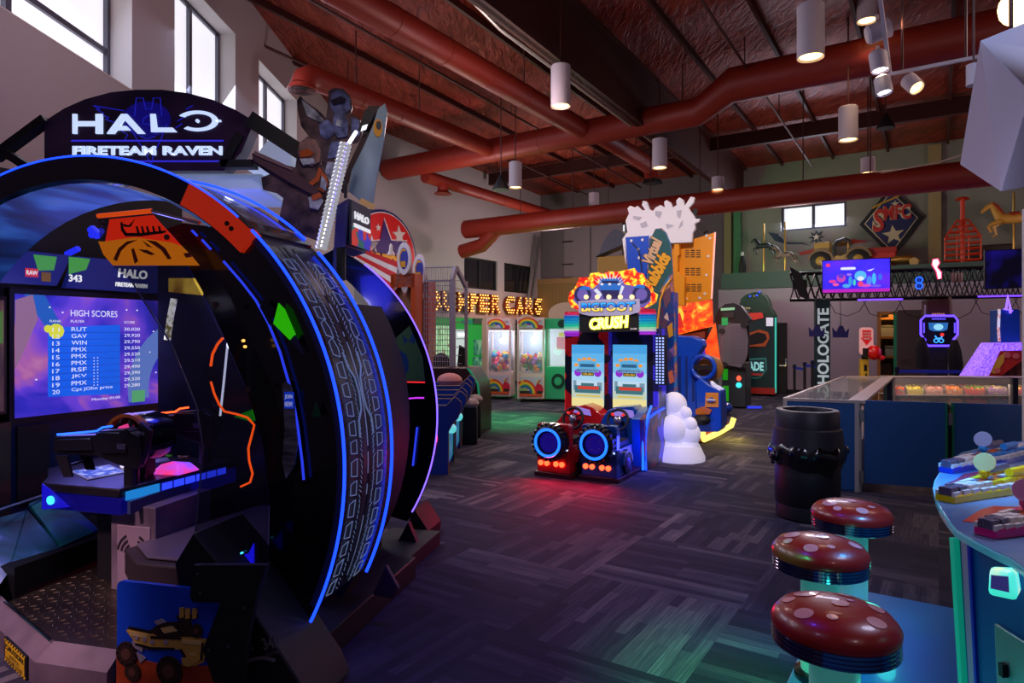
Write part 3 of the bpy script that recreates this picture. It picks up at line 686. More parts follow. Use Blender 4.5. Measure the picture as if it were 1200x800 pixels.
# outer light strips on the hood rims
def dots(name, y, a0, a1, r=0.011, R=RP):
    m = MB(); m.tube(arcl(R, a0, a1, y, 60), r, ledblue, n=8); return m.build(name, pod)
dots('light_strip', 0.0, aS1, aG1a, 0.008); dots('light_strip', 0.0, aG1b, 178, 0.0055)
dots('light_strip', Y2, aS2, aG2a, 0.009); dots('light_strip', Y2, aG2b, 110, 0.008)
aS3, aG3 = ang(489, 592, Y3), ang(440, 320, Y3)
m = MB(); m.tube([V(-.103 + 1.434 * math.cos(math.radians(a)), Y3, 1.018 + 1.434 * math.sin(math.radians(a))) for a in [aS3 - 1 + (aG3 - aS3 + 2) * i / 40 for i in range(41)]], 0.006, ledviolet, n=8); m.build('light_strip', pod)
# black core behind the hood, down to the base
m = MB(); shell(m, RP - 0.05, aS1 - 6, aG2b + 6, Y2 - 0.01, Y2 + 0.14, blackm, 0.3)
m.build('hood_rim', pod)
m = MB()
core = [(RP * .78 * math.cos(math.radians(a)), ZC + RP * .93 * math.sin(math.radians(a))) for a in range(-35, 36, 5)]
cpoly = [(core[0][0], 0.02)] + core + [(0.6, ZC + .75), (.85, ZC + 0.5), (.9, ZC), (.85, 0.4), (0.9, 0.02)]
m.poly(FN(Y2 + 0.14), cpoly, -0.95, 0.0, blackm); m.build('middle_body', pod)
# far crescent
m = MB(); R3 = 1.434
X3 = -.103
o3 = [(X3 + R3 * math.cos(math.radians(a)), ZC + R3 * math.sin(math.radians(a))) for a in [aS3 - 4 + (70 - aS3) * i / 30 for i in range(31)]]
i3 = [(X3 + 0.90 * R3 * math.cos(math.radians(a)) - 0.12, ZC + 0.94 * R3 * math.sin(math.radians(a))) for a in [aS3 - 4 + (70 - aS3) * i / 30 for i in range(31)]]
m.poly(FN(Y3), o3 + i3[::-1], -0.03, -0.0, blkp)
fc = m.build('far_arch', pod)
m = MB(); m.poly(FN(Y3), POD.pl([(462, 398), (480, 382), (495, 418), (498, 446), (476, 447)], y=Y3), 0.0, 0.01, ramp_mat('fish_print', [(0.0, (30, 70, 110)), (0.5, (70, 110, 60)), (1, (130, 130, 50))], 9, 0.4, kind='voronoi'))
m.rect(FN(Y3), px(476, 447, y=Y3).x, px(498, 447, y=Y3).x, px(476, 448, y=Y3).z, px(476, 446.8, y=Y3).z, 0.0, 0.012, glow('red_line', (255, 40, 50), 1.2)); m.build('fish_print_panel', fc)
m = MB(); m.tube([px(q[0], q[1], y=Y3) + V(0, -.005, 0) for q in ((468, 468), (476, 467), (488, 466), (497, 466))], 0.006, glow('magenta_led', (190, 50, 230), 1.5), n=6); m.tube([px(485, 545, y=Y3) + V(0, -.02, 0), px(490, 500, y=Y3) + V(0, -.02, 0)], 0.008, glow('dim_blue_led', (40, 60, 230), 1.0), n=6); m.build('accent_light', fc)
# legs and base
m = MB(); m.poly(fr((0, -0.25, 0)), [(1.28, 0.0), (1.55, 0.02), (1.5, 0.12), (1.2, 0.5), (0.95, 0.75), (0.85, 0.6), (0.9, 0.3), (1.0, 0.0)], -0.35, 0.0, blackm)
bs = m.build('base_foot', pod, bevel=0.01)
foot = [px(270, 790, y=-0.26), px(330, 790, y=-0.26)]
m = MB(); F_ = fr((0, -0.25, 0))
grey_l = mat('logo_grey', (130, 132, 140), 0.4, em=(120, 122, 130), es=0.12)
q = px(293, 757, y=-0.25); q2 = px(327, 742, y=-0.25); wd = (q2 - q).length
m.tx(F_, '343', q.x + wd * .45, q.z - 0.01, wd * .52, 0.055, 0.0, 0.003, grey_l, 0.03, 0.32); m.tx(F_, 'Adrenaline Studios', q.x - 0.05, q.z - 0.035, wd * .5, 0.02, 0, .003, grey_l, 0, .32)
m.tx(F_, 'INDUSTRIES', q.x + wd * .5, q.z - 0.035, wd * .45, 0.016, 0.0, 0.003, grey_l, 0.0, 0.32)
m.arc(F_, q.x + 0.08, q.z - 0.22, 0.17, 0.185, 75, 130, 0, 0.003, grey_l, 10)
m.build('foot_logo', bs)
m = MB(); m.box(1.0, 1.38, 0.02, 1.35, 0.0, 0.14, blackm)
m.poly(fr((0, Y2 + 0.1, 0)), POD.pl([(436, 697), (452, 662), (467, 690), (460, 702)], y=Y2 + 0.1), -0.03, 0.0, mat('plum_plate', (70, 40, 62), 0.5)); m.build('base_skid', pod, bevel=0.008)
m = MB(); m.poly(fr((0, Y3 - 0.15, 0)), POD.pl([(455, 655), (478, 612), (494, 650)], y=Y3 - 0.15), -0.05, 0, blackm); m.poly(fr((0, Y3 + 0.2, 0)), POD.pl([(470, 634), (485, 596), (502, 622), (501, 632)], y=Y3 + 0.2), -0.3, 0, blackm); m.box(0.9, 1.3, Y2 + 0.3, Y3 + 0.15, 0, 0.1, blackm)
m.build('far_foot', pod)
# smoked clear shield at the entrance, with printed top
YS = -0.08
m = MB(); smoke = mat('smoked_clear_plastic', (30, 32, 50), 0.06, alpha=0.42, coat=0.6)
sh = POD.pl([(115, 253), (178, 247), (205, 290), (232, 340), (262, 400), (286, 455), (306, 520), (314, 590), (312, 662), (226, 662), (231, 600), (238, 525), (230, 475), (200, 402), (155, 331), (132, 312), (117, 280)], y=YS)
m.poly(FN(YS), sh, -0.008, 0.0, smoke); shd = m.build('entrance_shield', pod, smooth=False)
m = MB(); F_ = FN(YS)
m.poly(F_, POD.pl([(129, 257), (180, 252), (190, 263), (203, 277), (213, 288), (200, 284), (160, 278), (124, 283)], y=YS), 0.0, 0.004, mat('flame_red', (205, 40, 14), 0.4, em=(230, 40, 10), es=0.45))
m.poly(F_, POD.pl([(116, 283), (124, 283), (160, 278), (200, 284), (213, 288), (225, 300), (234, 311), (133, 311), (122, 298)], y=YS), 0.0, 0.005, mat('flame_ochre', (205, 120, 18), 0.4, em=(225, 120, 10), es=0.38))
dr = mat('flame_dark_red', (150, 40, 14), 0.4, em=(150, 35, 8), es=0.3); bk_ = mat('ink', (30, 14, 16), 0.5)
for pp in ([(134, 304), (140, 291), (150, 283), (162, 281), (150, 287), (143, 294), (138, 306)], [(155, 292), (158, 291), (163, 306), (159, 309)], [(163, 292), (174, 293), (183, 298), (178, 299), (170, 296)], [(172, 281), (184, 283), (195, 291), (202, 303), (198, 304), (190, 293), (180, 286)], [(168, 282), (180, 290), (174, 289)], [(216, 297), (223, 296), (226, 301), (219, 302)]): m.poly(F_, POD.pl(pp, y=YS), 0.005, 0.007, dr)
for pp in ([(142, 261), (144, 260), (146, 268), (149, 273), (166, 273), (196, 270), (194, 273), (166, 277), (148, 277), (143, 270)], [(144, 262), (152, 264), (159, 257), (154, 266), (147, 266)]): m.poly(F_, POD.pl(pp, y=YS), 0.004, 0.006, bk_)
for q0 in (160, 166, 172, 179, 186): m.poly(F_, POD.pl([(q0, 265), (q0 + 2, 265), (q0 + 5, 274), (q0 + 2, 274)], y=YS), 0.004, 0.006, bk_)
m.tube([px(115, 253, y=YS), px(178, 247, y=YS)], 0.012, mat('copper_rim', (220, 110, 40), 0.25, 0.9, em=(255, 90, 20), es=0.5)); m.tube([px(178, 247, y=YS), px(205, 254, y=YS), px(234, 261, y=YS)], 0.009, chrome)
m.build('shield_print', shd)
m = MB()
for q in ((120, 262), (254, 357), (292, 456), (197, 278)): p_ = px(*q, y=YS); m.disc(F_, p_.x, p_.z, 0.014, 0.014, 0.0, 0.012, mat('bolt_steel', (110, 90, 85), 0.3, 0.9), 12)
for q in ((286, 399), (288, 406)): p_ = px(*q, y=YS); m.disc(F_, p_.x, p_.z, 0.007, 0.007, 0.0, 0.01, glow('amber_dot', (255, 190, 90), 1.5), 8)
m.parts('shield_bolt', shd)
m = MB(); m.tube([px(*q, y=YS) for q in ((155, 331), (200, 402), (230, 475), (238, 525), (231, 600), (226, 662))], 0.004, mat('shield_edge', (90, 95, 130), 0.3)); m.build('shield_edge', shd)
# orange wavy wire light and the silver chain light seen through the shield
m = MB(); m.tube([px(*q, y=0.3) for q in ((247, 429), (249, 415), (255, 403), (261, 396))] , 0.007, glow('orange_led', (255, 85, 15), 2.2), n=6)
m.tube([px(*q, y=0.3) for q in ((247, 447), (251, 461), (257, 474), (263, 482), (277, 485), (290, 489), (298, 498), (295, 510), (291, 525), (292, 540), (296, 555), (293, 565), (282, 570))], 0.006, glow('orange_led', (255, 85, 15), 2.2), n=6)
m.tube([px(*q, y=0.35) for q in ((270, 375), (266, 410), (262, 450), (258, 487))], 0.006, glow('silver_led', (210, 215, 255), 1.6), n=6); m.build('wavy_wire_light', pod)
m = MB(); m.tube([px(*q, y=0.4) for q in ((204, 350), (200, 370), (196, 398))], 0.018, ramp_mat('chain_light', [(0.4, (120, 110, 60)), (0.6, (250, 250, 255))], 40, 0.4, 1.0), n=8)
m.poly(FN(0.42), POD.pl([(199, 326), (240, 326), (238, 346), (199, 342)], y=0.42), 0, 0.01, ramp_mat('golden_glow_print', [(0.3, (130, 80, 20)), (0.6, (240, 200, 80))], 8, 0.4, 0.6))
m.build('rear_lit_panel', pod)
m = MB(); bp2 = POD.pl([(150, 320), (240, 320), (300, 480), (305, 560), (170, 570), (160, 400)], y=0.55)
m.poly(FN(Y2 + 0.6), POD.pl([(185, 300), (300, 300), (335, 600), (185, 610)], y=Y2 + .6), -0.02, 0, ramp_mat('inner_wall_print', [(0.3, (8, 10, 20)), (0.6, (22, 26, 50)), (0.8, (46, 34, 40))], 5, 0.3)); m.build('inner_wall', pod)
m = MB(); m.disc(FZ(0.0), 0, 0, 0.19, 0.14, 0, 0.01, glow('violet_dish', (70, 60, 230), 0.9)); o = m.build('floor_glow_disc', pod); o.location = px(243, 496, z=1.05) + V(0, .45, 0)
m = MB(); m.poly(FN(0.7), POD.pl([(275, 488), (300, 478), (310, 486), (296, 494)], y=.7), 0, 0.01, mat('lime_panel', (40, 130, 30), 0.3, em=(30, 180, 20), es=0.4)); m.build('lime_trim', pod)
# black lower shield and the buggy side panel
m = MB(); YB = -0.34
blk2 = POD.pl([(226, 662), (312, 662), (300, 700), (290, 745), (284, 800), (250, 800), (237, 762), (258, 706), (226, 706), (222, 700)], y=YB)
m.poly(fr((0, YB, 0)), [(x, max(z, 0.01)) for x, z in blk2], -0.03, 0.0, blackm)
low = m.build('lower_black_panel', pod, bevel=0.003)
m = MB()
for q in ((232, 672), (235, 694), (287, 712), (268, 757), (245, 761)): p_ = px(*q, y=YB); m.disc(fr((0, YB, 0)), p_.x, p_.z, 0.006, 0.006, 0, 0.004, steel, 8)
m.parts('screw', low)
m = MB(); q = px(282, 650, y=YS); m.disc(FN(YS), q.x, q.z, 0.02, 0.02, 0, 0.02, glow('cyan_button', (60, 200, 255), 2.0), 14); m.poly(FN(YS), POD.pl([(262, 655), (292, 648), (298, 636), (298, 662), (262, 662)], y=YS), 0, 0.006, glow('deep_blue_glow', (20, 15, 200), 0.9)); m.build('round_button', pod)
YB2 = -0.30; F_ = fr((0, YB2, 0))
x0, z1 = POD.pl([(137, 680)], y=YB2)[0]; x1 = px(262, 700, y=YB2).x
m = MB(); bsky = mat('buggy_sky', (24, 84, 235), 0.35, em=(10, 40, 170), es=0.22); bsand = ramp_mat('red_sand', [(0.3, (150, 50, 20)), (0.7, (215, 90, 34))], 6, 0.5, 0.08)
m.rrect(F_, x0, x1, 0.0, z1, 0.03, -0.02, 0.0, bsky)
bp = m.build('buggy_side_panel', pod)
m = MB(); zz = px(137, 768, y=YB2).z
m.poly(F_, [(x0, 0), (x1, 0), (x1, zz + 0.02), (x0 + .25, zz - 0.01), (x0, zz + 0.01)], 0, 0.003, bsand)
yel = mat('buggy_khaki', (225, 185, 80), 0.5, em=(190, 150, 50), es=0.08); brn = mat('buggy_brown', (60, 40, 30), 0.6); lt = mat('buggy_light', (180, 170, 180), 0.5)
def bp_poly(pts, d, mm): m.poly(F_, POD.pl(pts, y=YB2), 0.003, d, mm)
bp_poly([(149, 738), (152, 735), (178, 740), (186, 733), (205, 730), (222, 745), (243, 748), (240, 775), (228, 780), (212, 760), (172, 760), (158, 750)], 0.006, yel)
bp_poly([(176, 738), (190, 729), (212, 727), (220, 740), (210, 746), (192, 748)], 0.008, brn)
bp_poly([(156, 750), (170, 756), (168, 763), (158, 757)], 0.009, lt); bp_poly([(160, 762), (172, 770), (166, 776)], 0.008, lt)
bp_poly([(182, 727), (190, 724), (196, 728), (186, 731)], 0.009, lt)
for c_, r_ in (((150, 765), 12), ((200, 785), 15), ((157, 786), 9), ((232, 738), 7)):
    p_ = px(*c_, y=YB2); e = px(c_[0] + r_, c_[1], y=YB2).x - p_.x; m.disc(F_, p_.x, p_.z, e, e, 0.004, 0.011, brn, 20); m.disc(F_, p_.x, p_.z, e * .45, e * .45, 0.011, 0.013, mat('hub_dust', (110, 70, 54), 0.6), 14)
for a, b in ((212, 711), (219, 712), (227, 712)): bp_poly([(a, b), (a + 5, b), (a + 5, b + 11), (a, b + 12)], 0.01, yel)
bp_poly([(208, 720), (232, 718), (233, 724), (209, 725)], 0.008, brn); bp_poly([(214, 724), (224, 724), (228, 745), (212, 745)], 0.007, brn); bp_poly([(214, 770), (232, 766), (236, 772), (224, 780), (216, 778)], 0.01, yel)
hl = mat('buggy_highlight', (244, 214, 130), 0.5); ol = mat('buggy_outline', (24, 16, 22), 0.6)
for pp in ([(152, 738), (176, 742), (172, 746), (155, 744)], [(188, 735), (203, 732), (210, 738), (194, 741)], [(214, 748), (238, 750), (237, 755), (215, 753)], [(222, 765), (232, 763), (230, 768)]): bp_poly(pp, .0085, hl)
for pp in ([(151, 735), (153, 733), (180, 739), (179, 741)], [(178, 744), (214, 746), (214, 748), (178, 747)], [(160, 752), (178, 757), (206, 758), (206, 760), (178, 760), (160, 755)], [(186, 733), (188, 732), (196, 745), (194, 746)], [(206, 729), (208, 729), (214, 742), (212, 743)], [(212, 760), (214, 759), (224, 776), (222, 777)], [(238, 752), (240, 752), (238, 772), (236, 772)]): bp_poly(pp, .0095, ol)
for c_ in ((162, 746), (171, 748), (180, 751), (196, 751)): m.disc(F_, *POD.pl([c_], y=YB2)[0], .012, .010, .003, .0105, lt, 10)
for c_, r_ in (((150, 765), 12), ((200, 785), 15)):
    p_ = px(*c_, y=YB2); e = px(c_[0] + r_, c_[1], y=YB2).x - p_.x
    for k in range(12): a_ = k * PI / 6; m.disc(F_, p_.x + e * .85 * math.cos(a_), p_.z + e * .85 * math.sin(a_), e * .12, e * .12, .011, .0125, ol, 6)
m.build('buggy_print', bp)
# floor plate and skirt at the entrance
ZP = 0.17
dp = ramp_mat('worn_metal_print', [(0.2, (84, 70, 82)), (0.5, (118, 100, 112)), (0.85, (140, 122, 132))], 5, 0.5, metal=0.1)
edge = [(-1.25, 0.42), (-0.50, 0.03), (0.17, -0.28), (0.56, -0.28)]
m = MB(); plate = ramp_mat('dark_tread_plate', [(0.3, (52, 42, 40)), (0.7, (92, 78, 66))], 3, 0.3, metal=0.7)
m.poly(FZ(ZP), [(-0.50, 0.06), (0.17, -0.25), (0.56, -0.25), (0.9, 0.2), (0.9, 0.9), (-0.5, 0.9)], -0.02, 0.0, plate); fl = m.build('entrance_floor_plate', pod)
m = MB(); raised = mat('tread_bump', (200, 180, 150), 0.25, 0.9)
for i in range(-9, 18):
    for j in range(-5, 16):
        x, y = i * 0.052, j * 0.052 + (0.026 if i % 2 else 0)
        if y < 0.0 - (x + .37) * .46 + .02 and x < .17: continue
        if y < -0.22 or y > 0.55 or x > 0.62 or x < -0.48 or (y < 0.35 and x < 0.2 and False): continue
        s = 1 if (i + j) % 2 else -1; c_, q_ = math.cos(s * PI / 4) * .014, math.sin(s * PI / 4) * .014
        m.hexa([(x - c_ - .002, y - q_, ZP), (x + c_, y + q_ - .002, ZP), (x + c_ + .002, y + q_, ZP), (x - c_, y - q_ + .002, ZP), (x - c_ * .7, y - q_ * .7, ZP + .004), (x + c_ * .7, y + q_ * .7, ZP + .004), (x + c_ * .7, y + q_ * .7 + .002, ZP + .004), (x - c_ * .7, y - q_ * .7 + .002, ZP + .004)], raised)
m.build('tread_bumps', fl, smooth=False)['kind'] = 'stuff'
m = MB()
e_ = [(-1.3, 0.46), (-0.50, 0.06), (0.17, -0.25), (0.56, -0.25)]
e2 = [(-1.3, 0.34), (-0.53, -0.02), (0.15, -0.33), (0.56, -0.33)]
for i in range(3):
    a, b, c_, d_ = e_[i], e_[i + 1], e2[i], e2[i + 1]
    m.hexa([(c_[0], c_[1], 0), (d_[0], d_[1], 0), (b[0], b[1], 0), (a[0], a[1], 0), (c_[0], c_[1], ZP - .06), (d_[0], d_[1], ZP - .06), (b[0], b[1], ZP + .005), (a[0], a[1], ZP + .005)], dp)
sk = m.build('step_skirt', pod, smooth=False)
m = MB()
for p_ in ((-0.50, 0.06, ZP + .01), (0.17, -0.25, ZP + .01)): pass
m.tube([(-0.50, 0.05, ZP + .008), (0.17, -0.26, ZP + .008)], 0.008, mat('iridescent_edge', (200, 200, 190), 0.15, 1.0)); m.build('edge_trim', sk)
# caution label on the skirt: find its plane
Fc = fr(V(-0.53, -0.02, 0.0), V(0.68, -0.31, 0)); Nn = Fc[1].cross(Fc[2])
m = MB(); yy = mat('caution_yellow', (225, 180, 20), 0.5, em=(225, 180, 20), es=0.1); L_ = 0.33
def cap(s0, s1, z0, z1, d, mm): m.rect(Fc, s0, s1, z0, z1, 0, d, mm)
c0 = 0.34
cap(c0, c0 + L_, 0.0, 0.115, 0.012, blackm)
for i in range(9):
    x = c0 + .005 + i * L_ / 9
    for zb_ in (0.101, 0.002): m.poly(Fc, [(x, zb_), (x + .018, zb_), (x + .028, zb_ + .012), (x + .010, zb_ + .012)], .012, .014, yy)
cap(c0 + .02, c0 + L_ - .02, 0.012, 0.062, .014, yy); cap(c0 + .02, c0 + L_ - .02, 0.067, 0.099, .014, yy)
m.tx(Fc, 'CAUTION', c0 + .03, .070, L_ - .06, .025, .014, .016, blackm, .03); m.tx(Fc, 'WATCH', c0 + .09, .040, L_ - .18, .018, .014, .016, blackm, .01); m.tx(Fc, 'YOUR STEP', c0 + .04, .016, L_ - .08, .018, .014, .016, blackm, .01)
m.build('caution_label', sk)
# lower art panels under the screens
m = MB(); art1 = ramp_mat('storm_print', [(0.3, (16, 46, 60)), (0.48, (34, 100, 120)), (0.56, (80, 120, 180)), (0.68, (190, 200, 235))], 2.6, 0.4, 0.06, distort=1.0); art2 = ramp_mat('forest_print', [(0.3, (10, 46, 60)), (0.5, (30, 140, 130)), (0.65, (80, 120, 220))], 3, 0.4, 0.06, distort=1.0)
def q3(pts, z): return [px(a, b, z=zz_) for (a, b), zz_ in zip(pts, z)]
def slab(m, P4, mm, th=0.02):
    n = (P4[1] - P4[0]).cross(P4[2] - P4[0]).normalized() * th
    m.hexa([p - n for p in P4] + [p + n * 0.01 for p in P4], mm)
lp = [px(-40, 625, x=-1.05), px(118, 578, x=-1.12)]
# skirt board
SX = -0.95
slab(m, [px(-60, 770, y=-0.35), px(10, 670, y=0.22), px(30, 598, y=0.62), px(-60, 622, y=0.2)], art1)
slab(m, [px(12, 669, y=0.22), px(70, 641, y=0.55), px(32, 597, y=0.64), px(-4, 612, y=0.5)], art1)
slab(m, [px(72, 640, y=0.55), px(116, 620, y=0.85), px(66, 576, y=0.9), px(34, 590, y=0.66)], art2)
m.tube([px(-40, 626, y=.1), px(0, 597, y=.64 - .28), px(66, 575, y=.9)], 0.008, mat('pale_edge', (120, 130, 160), 0.4)); m.parts('lower_art_panel', pod)
m = MB(); m.box(-1.45, -0.62, 0.2, 1.9, 0.0, 0.30, blackm); m.build('rear_plinth', pod)
# display wall: screens, bezels, headers
SA = POD.L(V(-2.96 * 1.12, 3.86 * 1.12, 0)); SB = POD.L(V(-2.56 * 1.12, 4.76 * 1.12, 0)); 
sx = (SB - SA); sx.z = 0; sl = sx.length; sx.normalize()
FS = fr((SA.x, SA.y, 0), sx)
Nn = FS[1].cross(FS[2])
def on(Fp, pxx, pyy):
    o, X, Z = Fp; N = X.cross(Z); cam = POD.L(V(0, 0, EYE)); d = POD.L(V(0, 0, EYE) + ray(pxx, pyy)) - cam
    t = (o - cam).dot(N) / d.dot(N); p = cam + d * t - o; return p.dot(X), p.dot(Z)
s0, t0_ = on(FS, 17, 490); s1, t1_ = on(FS, 189, 473); s2, t2_ = on(FS, 17, 344)
m = MB(); m.rect(FS, s0 - 0.03, s1 + 0.03, t0_ - 0.04, t2_ + 0.04, -0.06, 0.0, blackm)
m.rect(FS, -0.06, s1 + 0.75, 0.30, t0_ - 0.04, -0.05, -0.01, mat('navy_panel', (10, 28, 66), 0.4, em=(8, 30, 90), es=0.12)); m.rect(FS, s1 + 0.03, s1 + 0.75, t0_ - 0.04, t2_ + 0.5, -0.05, -0.01, mat('navy_panel'))
dw = m.build('display_wall', pod)
scr = ramp_mat('space_screen', [(0.22, (26, 20, 90)), (0.42, (44, 40, 170)), (0.55, (96, 60, 190)), (0.66, (160, 90, 150)), (0.8, (200, 150, 160))], 2.2, 0.3, 0.95, distort=0.8)
m = MB(); m.rect(FS, s0, s1, t0_, t2_, 0.0, 0.006, scr); sc = m.build('screen', dw, smooth=False)
W_, H_ = s1 - s0, t2_ - t0_
def U(u, v): return s0 + u * W_, t0_ + v * H_
m = MB(); tblm = mat('score_blue', (20, 80, 190), 0.3, em=(20, 90, 215), es=0.95); wtx = glow('screen_white', (225, 225, 245), 1.0)
m.poly(FS, [U(.19, .73), U(.67, .76), U(.67, .12), U(.19, .15)], 0.006, 0.008, tblm)
m.poly(FS, [U(.05, 1), U(.17, 1), U(.33, .62), U(.33, .40)], 0.006, 0.007, glow('beam_blue', (30, 90, 190), .9))
m.poly(FS, [U(.0, .95), U(.10, 1), U(.13, .8), U(.02, .45), U(0, .4)], 0.006, 0.0075, glow('screen_mauve', (150, 110, 150), .8))
m.arc(FS, U(1.25, .15)[0], U(1.25, .15)[1], .36 * W_, .52 * W_, 120, 190, 0.006, 0.0085, glow('screen_teal', (90, 120, 200), .8), 14)
for k, (u, v, r) in enumerate(((.24, .70, .05), (.19, .72, .025))): m.disc(FS, *U(u, v), r * W_, r * W_, .008, .009, glow('screen_yellow', (220, 220, 60), .9), 10)
m.rect(FS, *[U(.76, 0)[0], U(.86, 0)[0]], U(0, .03)[1], U(0, .14)[1], .006, .009, glow('screen_green', (80, 160, 110), .9))
for u, v in ((.72, .9), (.80, .9), (.20, .9), (.28, .86), (.9, .5), (.93, .7), (.12, .3), (.95, .3)): m.disc(FS, *U(u, v), .006, .006, .006, .009, wtx, 6)
m.build('screen_picture', sc, smooth=False)
m = MB()
def T(s, u, v, w, h, b=0.02): x, z = U(u, v); m.tx(FS, s, x, z, w * W_, h * H_, .008, .010, wtx, 0.0)
T('HIGH SCORES', .33, .83, .32, .055, 0.0); T('RANK', .20, .775, .07, .02); T('PLAYER', .33, .775, .09, .022); T('SCORE', .70, .775, .08, .02)
rows = [('11', 'RUT', '30,020'), ('12', 'GAV', '29,920'), ('13', 'WIN', '29,790'), ('14', 'PMX', '29,550'), ('15', 'PMX', '29,520'), ('16', 'PMX', '29,510'), ('17', 'RSF', '29,490'), ('18', 'JKV', '29,390'), ('19', 'PMX', '29,320'), ('20', 'Cpt JOhn price', '29,280')]
for i, (a, b, c) in enumerate(rows):
    v = .70 - i * .0585
    T(a, .215, v - .005, .045, .035); T(b, .335, v, .10 if i < 9 else .28, .035); T(c, .70, v + .002, .12, .033)
    if i: m.rect(FS, *[U(.2, 0)[0], U(.67, 0)[0]], U(0, v + .046)[1], U(0, v + .049)[1], .008, .0085, glow('row_line', (40, 30, 140), .6))
T('Monday 03:00', .47, .075, .2, .03)
for i in range(10): 
    for u in (.485, .51): m.disc(FS, *U(u, .22 + i * .027), .004, .004, .008, .010, wtx, 5)
m.build('score_table', sc, smooth=False)
# left neighbour screen, turned the other way
Fl = fr((SA.x, SA.y, 0) , POD.L(POD.o + V(-0.02, 1, 0)) * 1.0)
m = MB(); m.rect(Fl, -1.2, -0.06, t0_ + 0.04, t2_ - 0.02, -0.05, 0.0, blackm); dw2 = m.build('display_wall', pod)
m = MB(); m.rect(Fl, -1.16, -0.09, t0_ + .06, t2_ - 0.05, 0.0, 0.006, ramp_mat('green_screen_l', [(0.4, (30, 26, 44)), (0.6, (110, 80, 74)), (0.75, (70, 110, 70))], 1.6, 0.3, 0.6)); m.rect(Fl, -.5, -.1, t0_ + .5, t2_ - .12, .006, .008, glow('screen_leaf', (90, 140, 70), .5)); m.build('screen', dw2, smooth=False)
m = MB(); m.rect(Fl, -1.2, -.02, .3, t0_ - .02, -.04, 0, ramp_mat('console_back_print', [(0.3, (8, 12, 18)), (0.6, (30, 34, 34)), (0.8, (64, 60, 40))], 3, 0.5)); m.rect(FS, .02, .22, .5, t0_ - .06, -.005, .012, blackm); m.build('speaker_panel', dw2)
m = MB(); m.tube([on3 for on3 in (FS[0] + FS[1] * (s1 + .015) + V(0, 0, t0_), FS[0] + FS[1] * (s1 + .015) + V(0, 0, t2_ - .05))], 0.004, glow('white_led_line', (200, 210, 255), 1.2), n=6); m.build('edge_light', dw)
# headers, tilted forward
hp = [on(FS, 86, 330), on(FS, 176, 352)]
m = MB(); hdr = mat('header_navy', (24, 30, 92), 0.35, em=(22, 30, 110), es=0.5)
zt0 = on(FS, 100, 338)[1]; zt1 = on(FS, 100, 302)[1]
Fh = fr(FS[0] + FS[1].cross(FS[2]) * 0.10, FS[1])
b0 = on(Fh, 77, 337); b1 = on(Fh, 190, 357); b2 = on(Fh, 90, 300); b3 = on(Fh, 160, 318)
m.poly(Fh, [b0, (b1[0] + .3, b0[1]), (b1[0] + .3, b2[1]), (b2[0], b2[1])], -.05, 0, hdr)
h1 = m.build('header_sign', pod)
m = MB(); sz = b2[1] - b0[1]; wl = glow('header_white', (235, 235, 245), .9)
m.poly(Fh, [(b0[0] + .02, b0[1] + sz * .42), (b0[0] + .02, b2[1] - .01), (b0[0] + .17, b2[1] - .01), (b0[0] + .14, b0[1] + sz * .6)], 0, .003, mat('header_lime', (70, 150, 60), .4, em=(70, 160, 60), es=.6))
m.tx(Fh, '343', b0[0] + .02, b0[1] + sz * .2, .09, sz * .22, 0, .005, wl, .02); m.tx(Fh, 'HALO', on(Fh, 138, 332)[0], b0[1] + sz * .45, .24, sz * .3, 0, .005, wl, .03, 0, .1); m.tx(Fh, 'FIRETEAM RAVEN', on(Fh, 135, 340)[0], b0[1] + sz * .15, .26, sz * .14, 0, .005, wl, .03, 0, .1)
m.build('header_lettering', h1)
m = MB(); Fq = fr(Fl[0] + Fl[1].cross(Fl[2]) * .1, Fl[1]); c0_ = on(Fq, 74, 334); c1_ = on(Fq, 68, 297)
c0_ = on(Fh, 70, 335); 
m.poly(Fh, [(c0_[0] - 1.1, b0[1] - .0), (c0_[0] - .02, b0[1] + .01), (b2[0] - .035, b2[1] + .0), (c0_[0] - 1.1, b2[1] + .0)], -.05, 0, hdr); h2 = m.build('header_sign', pod)
m = MB(); xr = c0_[0] - .02
m.poly(Fh, [(xr - .12, b0[1] + sz * .45), (xr - .02, b0[1] + sz * .5), (xr - .0, b2[1] - .02), (xr - .15, b2[1] - .02)], 0, .003, mat('header_lime')); m.rect(Fh, xr - .2, xr - .12, b0[1] + sz * .25, b0[1] + sz * .5, 0, .004, mat('header_red', (190, 40, 40), .4, em=(200, 40, 50), es=.6)); m.tx(Fh, 'RAW', xr - .195, b0[1] + sz * .31, .07, sz * .13, .004, .006, wl, .02)
m.tx(Fh, 'HALO', xr - .75, b0[1] + sz * .4, .28, sz * .3, 0, .005, wl, .03); m.rect(Fh, xr - .1, xr - .04, b0[1] + sz * .15, b0[1] + sz * .42, 0, .004, mat('caution_yellow'))
m.build('header_lettering', h2)
